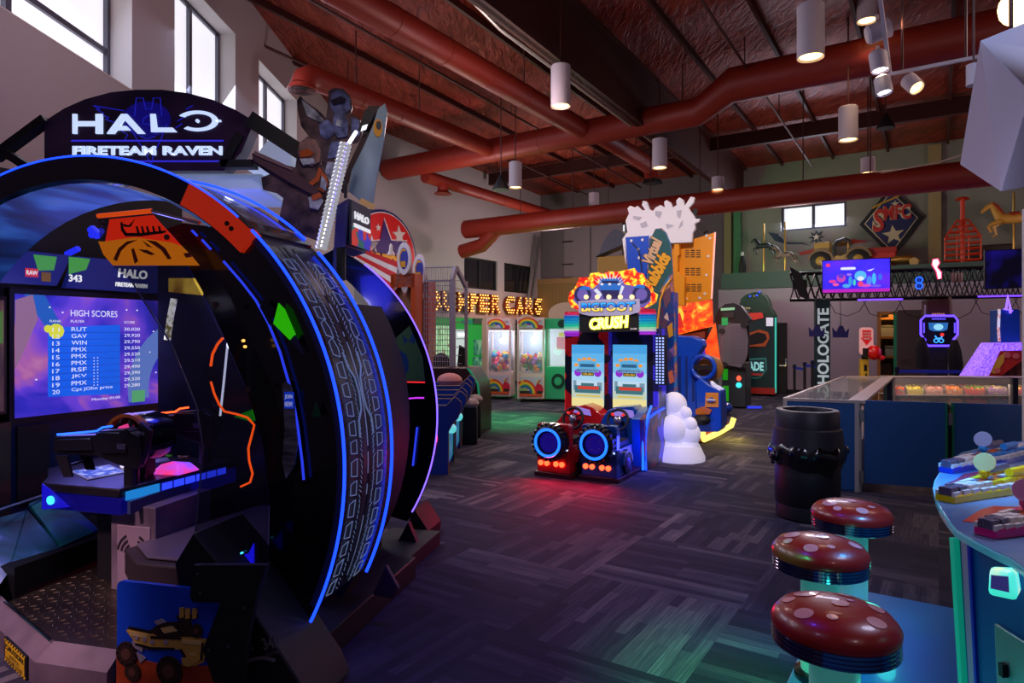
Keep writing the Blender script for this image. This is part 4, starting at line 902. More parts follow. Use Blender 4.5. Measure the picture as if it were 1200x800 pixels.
# ceiling picture of the pod (curved underside)
m = MB(); earth = ramp_mat('planet_print', [(0.30, (6, 14, 40)), (0.45, (14, 44, 100)), (0.56, (40, 90, 160)), (0.68, (120, 130, 140)), (0.8, (110, 90, 40))], 1.7, 0.35, 0.55, distort=1.0, stretch=(1.3, .5, 2.2))
vs = []; n = 24
for i in range(n + 1):
    a = 180 - 125 * i / n; vs += [arcp(RP - 0.14, a, 0.02), arcp(RP - .14, a, .46)]
m.add(vs, [(2 * i, 2 * i + 1, 2 * i + 3, 2 * i + 2) for i in range(n)], earth); cl = m.build('ceiling_picture', pod)
m = MB(); m.tube(arcl(RP - .3, 62, 84, 1.0, 10), .012, ledblue, n=6); m.tube([px(107, 268, y=.8), px(115, 276, y=.8)], .03, glow('blue_block', (30, 40, 220), 1.2)); m.build('ceiling_light', cl)
m = MB(); m.rect(FS, -1.8, 1.6, t2_ + .02, 2.82, -.42, -.38, blackm); m.rect(FS, -1.8, 2.4, .3, t2_ + .02, -.42, -.38, blackm); m.build('rear_shell', pod)
m = MB()
for (u0, v0), (u1, v1) in (((106, 276), (120, 270)), ((78, 298), (92, 291))): m.tube([px(u0, v0, y=1.2), px(u1, v1, y=1.2)], .022, glow('blue_block'), n=6)
m.parts('shell_light', pod)
# dark inner ceiling behind, between picture and headers
m = MB(); m.box(-1.3, 0.1, 1.9, 1.93, 1.9, 2.35, blackm); m.build('inner_bulkhead', pod)
# console deck with guns
ZD = 0.78; m = MB(); deckm = mat('deck_dark', (34, 28, 34), 0.35); 
dpts = [(-.62, .40), (-.5, .26), (.065, .24), (.15, .94), (.16, 1.75), (-.85, 1.75), (-.85, .6)]
m.poly(FZ(ZD), dpts, -.05, 0, deckm); m.poly(FZ(ZD - .05), [(x * .97, y + .01) for x, y in dpts], -.10, 0, mat('deck_blue', (16, 14, 80), .3, em=(20, 16, 180), es=.18)); dk = m.build('console_deck', pod, bevel=.008)
m = MB(); m.poly(FX(.0), [(0, 0)] * 0 or [(.26, .64), (.9, .66), (.9, .72), (.26, .71)], .1, .12, mat('panel_strip', (60, 70, 120), .3))
fx = fr((.075, .25, 0), (.085, .70, 0)); m.rect(fx, .02, .24, ZD - .07, ZD - .02, 0, .006, glow('cyan_strip', (30, 130, 215), .9))
for i in range(6): m.rect(fx, .26 + i * .085, .33 + i * .085, ZD - .065, ZD - .025, 0, .006, glow('blue_segment', (40, 60, 255), 1.5))
fx2 = fr((-.5, .255, 0), (.56, -.02, 0)); m.poly(fx2, [(0.02, ZD - .15), (0.02, ZD + .0), (.08, ZD - .03), (.22, ZD - .12)], 0, .006, glow('deep_blue_glow', (20, 15, 200), .9)); m.disc(fx2, .09, ZD - .09, .025, .025, .006, .015, glow('cyan_button', (60, 200, 255), 2.0), 14)
m.parts('deck_lights', dk)
m = MB(); prt = ramp_mat('instruction_print', [(0.35, (20, 60, 150)), (0.5, (60, 110, 190)), (0.62, (220, 225, 235))], 22, .4, .35); prt2 = ramp_mat('instruction_print_red', [(0.4, (120, 40, 24)), (0.55, (190, 150, 90)), (0.65, (220, 220, 210))], 22, .4, .3)
m.poly(FZ(ZD), POD.plz([(83, 553), (103, 563), (148, 554), (128, 545)], ZD), 0, .006, wtx if False else mat('card_white', (190, 192, 205), .5)); m.poly(FZ(ZD), POD.plz([(86, 553), (104, 561), (144, 554), (128, 547)], ZD), .006, .008, prt); m.poly(FZ(ZD), POD.plz([(205, 532), (222, 524), (239, 532), (212, 538)], ZD), 0, .008, prt2)
m.poly(FZ(ZD), POD.plz([(192, 533), (197, 528), (207, 526), (203, 534), (197, 536)], ZD), 0, .01, mat('neon_leaflet', (120, 210, 40), .4, em=(120, 220, 40), es=.4)); m.build('instruction_card', dk)
m = MB(); p_ = px(174, 553, z=ZD + .08)
# glowing card reader, faceted
def reader(m, c, s=1.0, c1=(255, 60, 110), c2=(150, 80, 255), c3=(240, 240, 255)):
    x, y, z = c; w, d, h = .14 * s, .12 * s, .07 * s
    m.hexa([(x - w, y - d, z), (x + w * .9, y - d * .9, z), (x + w, y + d, z), (x - w * .9, y + d, z), (x - w * .6, y - d * .4, z + h), (x + w * .55, y - d * .5, z + h * .95), (x + w * .6, y + d * .6, z + h), (x - w * .6, y + d * .6, z + h)], ramp_mat('reader_glow', [(0.35, c1), (0.5, c2), (0.62, (70, 120, 240)), (0.75, c3)], 4, .25, 1.0))
q_ = px(205, 553, z=ZD); reader(m, (q_.x, q_.y, ZD), .8); m.build('card_reader', dk, bevel=.01)
m = MB(); q_ = px(164, 561, z=ZD); m.lathe([(.035, 0), (.035, .02), (.03, .028), (0, .028)], blackm, (q_.x, q_.y, ZD), n=18); m.build('start_button', dk)
m = MB(); q_ = px(182, 545, z=ZD)
m.hexa([(q_.x - .1, q_.y - .02, ZD), (q_.x + .0, q_.y - .12, ZD), (q_.x + .1, q_.y + .02, ZD), (q_.x - .02, q_.y + .12, ZD), (q_.x - .1, q_.y - .02, ZD + .03), (q_.x, q_.y - .12, ZD + .03), (q_.x + .1, q_.y + .02, ZD + .03), (q_.x - .02, q_.y + .12, ZD + .03)], mat('button_tray', (150, 135, 140), .35, em=(200, 170, 180), es=.15))
for i in range(4): m.ball((q_.x - .14 + .02 * i, q_.y - .12 + .03 * i, ZD + .015), .016, glow('pearl_led', (235, 225, 255), 1.0), 8, 5)
m.build('button_tray', dk)
gunm = mat('gun_black', (40, 34, 42), 0.38, 0.1)
def gun(base, scale, strip, sname):
    g = bpy.data.objects.new('mounted_gun', None); COL.objects.link(g); g.parent = pod; g.location = base
    g.rotation_euler = (0, 0, math.radians(14)); g.scale = (scale,) * 3
    F_ = fr((0, 0, 0))
    m = MB(); body = [(-.42, .22), (-.44, .13), (-.42, .10), (-.12, .08), (.02, .02), (.16, -.02), (.2, .06), (.18, .22), (.08, .27), (-.1, .26), (-.14, .23)]
    m.poly(F_, body, -.045, .045, gunm); m.poly(F_, [(-.40, .20), (-.16, .21), (-.14, .12), (-.40, .12)], -.06, .06, gunm); m.poly(F_, [(-.12, .25), (.04, .25), (.1, .1), (-.08, .1)], -.06, .06, gunm); m.build('gun_body', g, bevel=.006)
    m = MB(); m.tube([(-.40, -.048, .235), (-.22, -.048, .25), (-.12, -.048, .26), (-.08, -.048, .285), (-.01, -.048, .295)], .008, glow(sname, strip, 3.0), n=6); m.build('gun_light_strip', g)
    m = MB(); m.tube([(.10, 0, -.16), (.10, 0, .0)], .05, gunm, n=14); m.build('gun_post', g)
    m = MB(); m.tube([(.16, 0, .02), (.2, 0, .12), (.22, 0, .25), (.16, 0, .30)], .03, gunm, n=10); m.bar((.0, 0, .10), (.10, 0, .27), .1, .04, gunm); m.poly(F_, [(.03, .13), (.09, .13), (.09, .17), (.03, .17)], .06, .063, mat('gun_tag', (90, 80, 110), .4)); m.build('gun_grip', g, bevel=.004)
    m = MB()
    for sy in (-.12, .12): m.poly(F_, [(-.36, .10), (-.28, .10), (-.24, -.05), (-.3, -.05)], sy - .01, sy + .01, gunm)
    m.tube([(-.30, -.12, .02), (-.30, .12, .02)], .012, gunm); m.build('gun_yoke', g)
    return g
gun(tuple(px(138, 546, y=.34)), .80, (30, 90, 255), 'gun_blue')
gun(tuple(px(226, 519, y=.85)), .80, (255, 80, 30), 'gun_orange')
# round black helmet-like ammo drum between the guns
m = MB(); q_ = px(170, 511, y=.58); m.lathe([(.02, -.13), (.13, -.12), (.15, -.05), (.15, .05), (.13, .12), (.02, .13)], blkp, q_, ax=(0.3, 1, 0), n=24)
m.bar((q_.x, q_.y, ZD), (q_.x, q_.y, q_.z), .08, .08, blackm); dr_ = m.build('gun_drum', pod)
m = MB(); m.arc(fr((q_.x, q_.y - .14, 0)), 0, q_.z, .135, .155, 30, 150, -.03, .01, mat('orange_band', (190, 90, 20), .3, em=(255, 100, 10), es=.3)); m.poly(fr((q_.x - .0, q_.y - .16, 0)), [(-.05, q_.z + .02), (.05, q_.z + .05), (.03, q_.z + .10), (-.03, q_.z + .08)], 0, .01, glow('pink_tag', (230, 60, 140), .9)); m.build('drum_light', dr_)
# pedestal with bird emblem
m = MB(); xa, xb = px(130, 640, y=.34).x, px(182, 640, y=.34).x
m.box(xa, xb, .34, .8, ZP, .66, dp); m.rect(fr((0, .34, 0)), xa + .05, xb - .03, ZP + .02, .55, 0, .01, mat('emblem_plate', (150, 128, 140), .5)); pe = m.build('pedestal', pod, bevel=.006)
m = MB(); F_ = fr((0, .33, 0)); cx_ = (xa + xb) / 2 + .01; ink = mat('emblem_ink', (44, 34, 40), .5); zb_ = .38
for s in (-1, 1):
    for k in range(3): m.arc(F_, cx_ + s * .0, zb_ + .0, .05 + k * .025, .062 + k * .025, 15 if s > 0 else 115, 65 if s > 0 else 165, 0, .004, ink, 8, 1, 1.15)
m.disc(F_, cx_, zb_ - .07, .03, .055, 0, .004, ink, 12); m.disc(F_, cx_ - .01, zb_ + .0, .018, .02, 0, .004, ink, 10); m.poly(F_, [(cx_ - .03, zb_ + .005), (cx_ - .06, zb_ - .005), (cx_ - .03, zb_ - .01)], 0, .004, ink)
m.star(F_, cx_, zb_ - .15, .07, 0, .004, ink, 8, .4); m.build('bird_emblem', pe)
m = MB(); m.box(-.3, .02, .45, 1.6, ZP, .70, blackm); m.build('console_support', pod)
# seat bench
m = MB(); seatm = mat('grey_seat_shell', (92, 84, 100), .35, coat=.3); seatd = mat('seat_side', (50, 40, 42), .5)
ts = [px(155, 637, z=.46), px(215, 640, z=.46), px(300, 600, z=.46), px(240, 605, z=.46)]
t_ = [(.12, .22), (.36, .05), (.95, .05), (.95, 1.7), (.40, 1.7)]
m.poly(FZ(.46), t_, -.14, 0, seatd); m.poly(FZ(.462), [(.16, .26), (.38, .10), (.92, .10), (.92, 1.65), (.43, 1.65)], 0, .02, seatm); m.box(.45, .9, .2, 1.6, ZP, .34, blackm); m.build('bench_seat', pod, bevel=.012)
m = MB(); m.poly(fr((0, 1.75, 0)), [(.9, .45), (1.0, .45), (1.15, 1.3), (1.02, 1.3)], 0, 1.1, mat('seat_back_dark', (14, 14, 20), .3)); m.build('bench_backrest', pod)
# roof truss, marquee, props on top
mq = Fr(POD.L(V(0, 0, 0)) * 0 + POD.o, 0)
MF = POD.L(POD.o + V(1, 0, 0)); MFo = POD.L(V(0, 4.30, 0)); FM = fr((MFo.x, MFo.y, 0), MF)
def mp(*pts): return [on(FM, a, b) for a, b in pts]
m = MB(); signm = ramp_mat('marquee_print', [(0.35, (24, 12, 36)), (0.6, (44, 24, 54))], 3, .35, .18)
out = [(52, 142), (75, 127), (100, 116), (130, 108), (160, 105), (190, 105), (220, 109), (250, 117), (275, 128), (298, 142), (283, 178), (262, 200), (52, 200)]
m.poly(FM, mp(*out), -.12, 0, signm); mqo = m.build('marquee', pod)
m = MB(); hw = mat('marquee_letter', (215, 228, 245), .4, em=(200, 220, 255), es=.95); hb = glow('marquee_blue_line', (50, 45, 220), .9)
def box_(s, x0, y0, x1, y1, mm, bold=.04, shear=0):
    a, b = mp((x0, y1), (x1, y0)); m.tx(FM, s, a[0], a[1], b[0] - a[0], b[1] - a[1], 0, .012, mm, bold, 0, shear)
def Lp(*pts): m.poly(FM, mp(*pts), 0, .012, hw)
# wide custom letters of the sign
Lp((86, 134), (91, 134), (91, 142.5), (113, 142.5), (113, 134), (121, 134), (121, 157), (113, 157), (113, 148), (91, 148), (91, 157), (86, 157))
Lp((126, 157), (143, 134), (150, 134), (171, 157), (162, 157), (147, 141), (142, 148), (149, 148), (154, 153), (138, 153), (135, 157))
Lp((177, 134), (183, 134), (185, 150), (203, 150), (208, 155), (178, 155))
c_ = mp((232, 142))[0]; rr = abs(mp((254, 142))[0][0] - c_[0])
m.arc(FM, c_[0], c_[1], rr * .72, rr, -130, 150, 0, .012, hw, 30, 1.1, .54); m.disc(FM, c_[0], c_[1], .012, .012, 0, .012, hw, 10); m.rect(FM, c_[0] + rr, c_[0] + rr * 1.25, c_[1] - .006, c_[1] + .006, 0, .012, hw)
box_('FIRETEAM RAVEN', 86, 171.5, 261, 182, hw, .035)
for yy_ in (165, 189): 
    a, b = mp((84, yy_ + .8), (262, yy_ - .8)); m.rect(FM, a[0], b[0], a[1], b[1], 0, .006, hb)
m.build('marquee_lettering', mqo)
m = MB(); gl = glow('emblem_glow', (30, 32, 190), .75)
def ln(*pts):
    q = mp(*pts); m.tube([FM[0] + FM[1] * a + V(0, 0, b) + FM[1].cross(FM[2]) * .003 for a, b in q], .003, gl, n=5)
m.disc(FM, *mp((172, 140))[0], .16, .12, 0, .002, mat('emblem_haze', (24, 16, 90), .5, em=(20, 14, 150), es=.35), 20)
ln((110, 124), (118, 128), (113, 128), (122, 133), (118, 134), (128, 138), (124, 140), (136, 144)); ln((110, 124), (146, 130)); ln((158, 136), (160, 115), (168, 115), (171, 128), (178, 128), (180, 115), (188, 115), (190, 136)); ln((226, 124), (218, 128), (223, 130), (214, 134), (219, 136), (208, 142), (214, 145), (206, 150)); ln((150, 145), (162, 165), (172, 182), (180, 200)); ln((196, 145), (188, 165), (180, 182), (176, 200)); ln((168, 140), (174, 135), (180, 140), (176, 146), (168, 145), (168, 140)); ln((140, 152), (150, 158), (146, 165)); ln((165, 160), (172, 163), (182, 160))
m.build('marquee_line_art', mqo)
# roof carcase carrying the sign
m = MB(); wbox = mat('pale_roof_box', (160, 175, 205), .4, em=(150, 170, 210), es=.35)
a, b = mp((180, 223), (306, 202)); m.poly(FM, [(a[0], a[1]), (b[0], a[1]), (b[0], b[1]), (a[0], b[1])], -.6, -.02, wbox); m.build('roof_box', pod, bevel=.02)
m = MB(); 
for A_, B_ in (((-6, 185), (55, 140)), ((294, 140), (364, 186)), ((262, 193), (300, 193)), ((40, 200), (8, 180)), ((262, 196), (283, 158))):
    p, q_ = mp(A_, B_); m.bar(FM[0] + FM[1] * p[0] + V(0, 0, p[1]) , FM[0] + FM[1] * q_[0] + V(0, 0, q_[1]), .08, .05 if A_ != (294, 140) else .10, blackm)
m.parts('roof_brace', pod)
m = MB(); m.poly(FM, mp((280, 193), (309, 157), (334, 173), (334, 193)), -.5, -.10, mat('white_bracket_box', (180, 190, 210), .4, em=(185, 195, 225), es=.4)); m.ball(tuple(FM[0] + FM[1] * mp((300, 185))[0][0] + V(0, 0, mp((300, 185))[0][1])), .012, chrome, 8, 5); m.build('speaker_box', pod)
# two printed figures with helmets, generic armour
def cut(name, parts, Yd, th=.02):
    o = POD.L(V(0, Yd, 0)); Fp = fr((o.x, o.y, 0), MF); m = MB(); d = 0
    for pts, mm, k in parts: m.poly(Fp, [on(Fp, a, b) for a, b in pts], -th + .002 if k == 0 else 0, .0 if k == 0 else .006 * k, mm)
    return m.build(name, pod)
arm1 = ramp_mat('armour_dark', [(0.3, (34, 28, 34)), (0.7, (96, 74, 78))], 14, .35, .10); arm2 = ramp_mat('armour_slate', [(0.3, (44, 46, 76)), (0.7, (120, 130, 180))], 16, .35, .22); armo = mat('armour_orange', (170, 80, 40), .4, em=(190, 90, 40), es=.35); arml = ramp_mat('armour_pale', [(.3, (80, 84, 100)), (.7, (190, 195, 210))], 14, .4, .22); visor = mat('visor_orange', (150, 70, 30), .2, em=(150, 60, 20), es=.15); visd = mat('visor_dark', (40, 36, 46), .15)
stand = [([(385, 106), (392, 103), (402, 104), (410, 112), (413, 126), (410, 134), (416, 136), (422, 140), (424, 158), (420, 166), (412, 168), (408, 176), (404, 200), (394, 240), (388, 262), (366, 262), (370, 220), (362, 240), (350, 224), (346, 196), (350, 176), (362, 160), (353, 148), (349, 130), (348, 118), (352, 112), (357, 118), (372, 128), (382, 138), (384, 126)], arm1, 0),
         ([(389, 110), (396, 106), (404, 108), (410, 116), (411, 128), (404, 134), (392, 133), (387, 124)], arm2, 1), ([(388, 118), (400, 113), (406, 116), (405, 121), (391, 124)], visd, 2),
         ([(353, 116), (370, 130), (381, 142), (376, 144), (360, 136)], arml, 1), ([(374, 146), (384, 140), (392, 148), (392, 158), (384, 164), (376, 160)], arm2, 1), ([(392, 134), (404, 134), (408, 144), (408, 160), (396, 162), (390, 150)], arm2, 2), ([(412, 138), (421, 141), (422, 158), (412, 164)], arm2, 1), ([(388, 166), (404, 166), (398, 184), (384, 186)], arm2, 1), ([(384, 190), (394, 190), (388, 214), (378, 212)], arml, 1), ([(396, 140), (401, 142), (400, 150), (394, 148)], arml, 3)]
cut('standing_figure_cutout', stand, 4.55)
kneel = [([(296, 182), (300, 179), (312, 184), (330, 192), (346, 196), (350, 168), (360, 160), (372, 162), (377, 172), (376, 192), (380, 200), (386, 212), (388, 232), (380, 244), (386, 262), (376, 284), (356, 276), (340, 270), (326, 262), (332, 232), (324, 226), (308, 222), (306, 208), (316, 204), (296, 190)], arm1, 0),
         ([(352, 168), (360, 162), (370, 164), (376, 176), (375, 190), (366, 195), (354, 192), (350, 180)], arml if False else ramp_mat('helmet_brown', [(.3, (70, 54, 56)), (.7, (150, 112, 104))], 12, .35, .2), 2), ([(352, 178), (362, 175), (369, 180), (364, 184), (353, 185)], visor, 3),
         ([(352, 187), (368, 186), (370, 192), (356, 194)], arml, 3), ([(376, 200), (383, 206), (385, 216), (380, 226), (374, 222), (378, 214)], armo, 2), ([(378, 206), (384, 214), (382, 224), (376, 220)], arml, 3), ([(362, 232), (374, 228), (380, 236), (374, 246), (364, 244)], arml, 3), ([(366, 230), (376, 226), (378, 232), (368, 236)], armo, 4),
         ([(296, 181), (302, 179), (346, 202), (372, 222), (376, 230), (366, 228), (340, 214), (300, 190)], mat('rifle_brown', (80, 56, 62), .35, em=(80, 56, 62), es=.15), 3), ([(300, 178), (310, 182), (345, 198), (344, 201), (310, 187), (299, 182)], mat('rifle_edge', (120, 94, 98), .3, em=(120, 94, 98), es=.2), 4), ([(374, 196), (378, 200), (374, 212), (366, 218), (362, 214), (370, 208)], armo, 1)]
cut('kneeling_figure_cutout', kneel, 4.25)
# ribbed silver hose light
m = MB(); pa, pb = POD.L(P(376, 292, 4.0)), POD.L(P(405, 168, 4.0)); n = 26
pts = [pa + (pb - pa) * i / (2 * n) for i in range(2 * n + 1)]
m.tube(pts, [(.040 if i % 2 else .033) for i in range(2 * n + 1)], mat('ribbed_silver', (190, 190, 195), .18, .95, em=(225, 225, 230), es=.4), n=14); m.tube([pb + V(0, .03, .0), pb + V(.02, .1, .10)], .012, glow('white_lamp', (240, 240, 255), 2)); m.build('ribbed_hose_light', pod)
# pale translucent blade and black channel behind it
o = POD.L(V(0, 4.3, 0)); Fb = fr((o.x, o.y, 0), MF)
def bpx(*pts): return [on(Fb, a, b) for a, b in pts]
m = MB(); m.poly(Fb, bpx((451, 121), (454, 132), (449, 170), (441, 210), (436, 246), (408, 224), (412, 200), (426, 172), (436, 150), (443, 128)), -.012, 0, ramp_mat('frosted_blade', [(.35, (110, 132, 142)), (.55, (146, 168, 178)), (.75, (215, 230, 232))], 3, .25, .28, stretch=(1, 1, .4), alpha=.95)); bl = m.build('pale_blade_panel', pod)
m = MB(); m.disc(Fb, *bpx((443, 150))[0], .03, .06, 0, .004, mat('blade_emblem', (200, 140, 40), .4, em=(220, 150, 40), es=.3), 14); m.disc(Fb, *bpx((444, 147))[0], .018, .03, .004, .006, mat('blade_emblem_dark', (60, 60, 60), .4), 10)
m.poly(Fb, bpx((424, 232), (440, 240), (438, 246), (420, 238)), 0, .004, mat('amber_tip', (220, 180, 110), .4, em=(230, 180, 100), es=.3)); m.parts('blade_emblem', bl)
m = MB(); m.poly(Fb, bpx((430, 122), (444, 122), (436, 150), (424, 172), (412, 196), (404, 222), (396, 222), (408, 190), (424, 156)), -.10, -.03, mat('brown_channel', (48, 30, 32), .4)); m.poly(Fb, bpx((428, 128), (440, 132), (430, 152), (420, 152)), -.03, .004, blackm); m.poly(Fb, bpx((425, 148), (431, 146), (429, 152), (423, 154)), .004, .008, glow('white_lamp', (240, 240, 255), 2)); m.build('blade_channel', pod)
# small angled sign box on the hood
q1_, q2_, q3_ = P(391, 226, 4.2), P(408, 232, 3.95), P(437, 250, 4.35)
A_ = POD.L(P(391, 290, 4.22)); B_ = POD.L(P(405, 300, 4.0)); C_ = POD.L(P(429, 306, 4.35))
def up(p, hgt): return V(p.x, p.y, hgt)
zb_ = A_.z - .02; zt_ = POD.L(P(405, 232, 4.0)).z
D_ = C_ + (A_ - B_)
m = MB(); m.hexa([up(A_, zb_), up(B_, zb_), up(C_, zb_), up(D_, zb_), up(A_ + V(.02, 0, 0), zt_), up(B_ + V(.02, 0, 0), zt_), up(C_ + V(.03, 0, 0), zt_), up(D_ + V(.03, 0, 0), zt_)], mat('sign_box_slate', (44, 44, 84), .35)); sb = m.build('hood_sign_box', pod, bevel=.006)
Fs = fr(up(B_, 0) , C_ - B_); Fs = (Fs[0], (V(C_.x, C_.y, 0) - V(B_.x, B_.y, 0)).normalized(), V(0, 0, 1)); LL = (V(C_.x, C_.y, 0) - V(B_.x, B_.y, 0)).length; HZ = zt_ - zb_
m = MB(); m.rect(Fs, .01, LL - .01, zb_ + .01, zt_ - .01, .02, .035, mat('sign_slate', (62, 70, 74), .4)); m.rect(Fs, .01, LL - .01, zb_ + .01, zb_ + HZ * .42, .035, .038, ramp_mat('sign_collage', [(0, (30, 110, 90)), (.3, (60, 60, 190)), (.55, (220, 60, 40)), (.8, (240, 200, 40)), (.95, (240, 240, 240))], 14, .4, .4, kind='voronoi')); m.tx(Fs, 'HALO', LL * .15, zb_ + HZ * .6, LL * .7, HZ * .16, .035, .042, wl, .03); m.tx(Fs, 'FIRETEAM RAVEN', LL * .1, zb_ + HZ * .42, LL * .8, HZ * .08, .038, .045, wl, .03); m.build('hood_sign_face', sb)
m = MB(); m.tube([up((A_ + B_) / 2, zb_ - .2), up((A_ + B_) / 2, zb_)], .04, blackm); m.tube([up(B_, zt_) + V(0, 0, -.0), up(B_, zt_ + .1), up(A_, zt_ + .14), up(A_, zt_)], .01, blackm, n=6); m.parts('sign_bracket', sb)
lamp('pod_blue_glow', 'POINT', POD.W((.3, .9, 2.0)), 14, (40, 50, 255), .2)
lamp('pod_screen_glow', 'AREA', POD.W((-.85, 1.2, 1.5)), 8, (130, 120, 255), .8, POD.W((1, .9, 1.0)))
lamp('pod_entry_fill', 'SPOT', POD.W((-.3, -2.2, 3.0)), 420, (255, 205, 225), .15, POD.W((-.05, .0, .1)), 30, .9)  # added fill without a source, lifts the entrance
lamp('sign_figure_fill', 'SPOT', (-.6, 2.6, 4.6), 120, (255, 235, 225), .15, (-1.25, 4.3, 2.7), 34, .8)  # unseen spot added to lift the cut-out figures
lamp('pod_floor_fill', 'SPOT', POD.W((-.1, -.2, 2.2)), 30, (200, 215, 255), .1, POD.W((-.7, .4, .3)), 60, .8)  # extra spot with no fitting, brightens the lower art
lamp('pod_deck_fill', 'POINT', POD.W((.15, .8, 1.9)), 4, (230, 220, 255), .1)  # added point light that brings out the deck top
lamp('pod_blue_glow', 'POINT', POD.W((1.0, 0.25, .5)), 2, (40, 30, 255), .1)
# ================================================================ two seat monster truck racer
CR = Fr((0.298, 7.57, 0), 30); cr = CR.root('truck_racing_cabinet', 'two seat monster truck racer with flaming sign, twin screens, red and blue seats', 'arcade machine')
cp = CR.px
YS2 = 1.25; FS2 = FY(YS2); YM = 1.05; FM2 = FY(YM)
def C(pts, y): return CR.pl(pts, y=y)
camo_r = ramp_mat('red_splat_print', [(0, (210, 24, 30)), (.49, (210, 24, 30)), (.5, (22, 18, 44)), (1, (22, 18, 44))], 6, .35, .55); camo_b = ramp_mat('blue_splat_print', [(0, (52, 44, 200)), (.49, (52, 44, 200)), (.5, (20, 18, 70)), (1, (20, 18, 70))], 6, .35, .5)
for n_ in ('red_splat_print', 'blue_splat_print'):
    r_ = [n for n in _M[n_].node_tree.nodes if n.type == 'VALTORGB'][0]; r_.color_ramp.interpolation = 'CONSTANT'; 
    nn = [n for n in _M[n_].node_tree.nodes if n.type == 'TEX_NOISE'][0]; nn.inputs['Detail'].default_value = 0
xl, xm, xr = cp(662, 440, y=YS2).x, cp(713, 440, y=YS2).x, cp(771, 440, y=YS2).x
ztop = cp(700, 385, y=YS2).z
m = MB(); m.rect(FS2, xl, xm, 0.0, ztop, -.35, 0, camo_r); m.rect(FS2, xm, xr, 0.0, ztop, -.35, 0, camo_b)
xl2 = cp(661, 500, y=YS2).x; bd = m.build('back_cabinet', cr)
for i, (a, b, c, d) in enumerate(((670.5, 708, 404, 475), (718.5, 758, 404, 477))):
    p = C([(a, d), (b, d), (b, c), (a, c)], YS2); m = MB(); m.poly(FS2, p, 0, .012, ramp_mat('dummy', [(0, (0, 0, 0)), (1, (1, 1, 1))]) if False else glow('screen_sky', (120, 190, 235), 1.0)); 
    s = m.build('screen', cr, smooth=False); m = MB(); x0, z0 = p[0]; x1, z1 = p[2]; w, h = x1 - x0, z1 - z0
    def R2(u0, u1, v0, v1, d0, d1, mm): m.rect(FS2, x0 + u0 * w, x0 + u1 * w, z0 + v0 * h, z0 + v1 * h, d0, d1, mm)
    R2(0, 1, 0, .14, .012, .014, glow('sand_s', (236, 220, 150), 1)); R2(0, 1, .14, .26, .012, .014, glow('haze_s', (190, 205, 190), 1)); R2(0, 1, .26, .42, .012, .014, glow('pale_s', (190, 215, 235), 1)); R2(0, 1, .42, .55, .012, .0135, glow('sky2_s', (165, 210, 240), 1)); R2(0, 1, .86, 1, .012, .0135, glow('sky3_s', (70, 160, 225), 1)); R2(0, 1, .72, .86, .012, .0132, glow('sky4_s', (95, 178, 232), 1))
    for u, v, a_, b_ in ((.05, .26, .15, .42), (.80, .26, .95, .40), (.6, .26, .7, .36)): R2(u, a_ if a_ > u else .95, v, b_, .014, .016, glow('tower_s', (120, 150, 170), 1))
    R2(.1, .9, .22, .34, .016, .018, glow('teal_car_s', (60, 110, 120), 1)); R2(.2, .85, .28, .33, .018, .020, glow('red_car_s', (210, 60, 40), 1)); R2(.15, .9, .16, .19, .016, .018, glow('car_grille_s', (210, 190, 90), 1)); R2(.3, .7, .33, .38, .016, .018, glow('teal_car_s', (60, 110, 120), 1))
    for u in (.2, .82): m.disc(FS2, x0 + u * w, z0 + .545 * h, .11 * w, .06 * h, .016, .022, glow('tyre_s', (140, 40, 200), 1), 14)
    for u, v in ((.15, .67), (.25, .75), (.4, .77), (.55, .775), (.7, .75), (.82, .67)): m.disc(FS2, x0 + u * w, z0 + v * h, .07 * w, .025 * h, .014, .018, glow('flame_s', (240, 150, 40), 1), 10)
    m.rrect(FS2, x0 + .22 * w, x0 + .78 * w, z0 + .6 * h, z0 + .74 * h, .02, .018, .022, glow('truck_s', (90, 170, 215), 1)); R2(.28, .72, .64, .69, .022, .024, glow('wind_s', (40, 90, 130), 1)); R2(.16, .86, .56, .61, .022, .025, glow('plate_s', (120, 160, 190), 1))
    m.tx(FS2, 'BIGFOOT', x0 + .18 * w, z0 + .565 * h, .66 * w, .04 * h, .025, .027, glow('logo_blue_s', (30, 80, 150), 1), .02); m.rrect(FS2, x0 + .32 * w, x0 + .7 * w, z0 + .5 * h, z0 + .555 * h, .01, .018, .022, blackm); m.tx(FS2, 'CRUSH', x0 + .35 * w, z0 + .508 * h, .32 * w, .036 * h, .022, .024, glow('logo_yel_s', (240, 190, 60), 1), .02)
    m.build('screen_picture', s, smooth=False)
# top sign
m = MB(); p = C([(679, 389.5), (747, 388), (747, 365), (679, 366)], YM); m.poly(FM2, p, -.3, 0, blackm); m.disc(FS2, *C([(690, 396)], YS2)[0], .14, .09, 0, .01, blackm, 20); hs = m.build('sign_box', cr)
m = MB(); yl = glow('crush_yellow', (255, 240, 70), 1.6); yw = glow('crush_core', (255, 255, 190), 1.4)
a, b = C([(691, 387), (738, 371)], YM); 
def T2(s, x0, z0, x1, z1, d0, d1, mm, bold, rot=0, sh=0): m.tx(FM2, s, x0, z0, x1 - x0, z1 - z0, d0, d1, mm, bold, rot, sh)
rr_ = .06
T2('CRUSH', a[0], a[1], b[0], b[1] - .01, .0, .012, yl, .09, rr_, .15); T2('CRUSH', a[0] + .008, a[1] + .01, b[0] - .008, b[1] - .02, .012, .02, yw, .02, rr_, .15)
a, b = C([(739, 386.5), (747, 384)], YM); T2('RAW', a[0], a[1], b[0], b[1], 0, .01, white, .03); m.build('crush_lettering', hs)
m = MB(); pl_ = mat('sign_silver', (160, 156, 185), .4, .1, em=(160, 155, 190), es=.45)
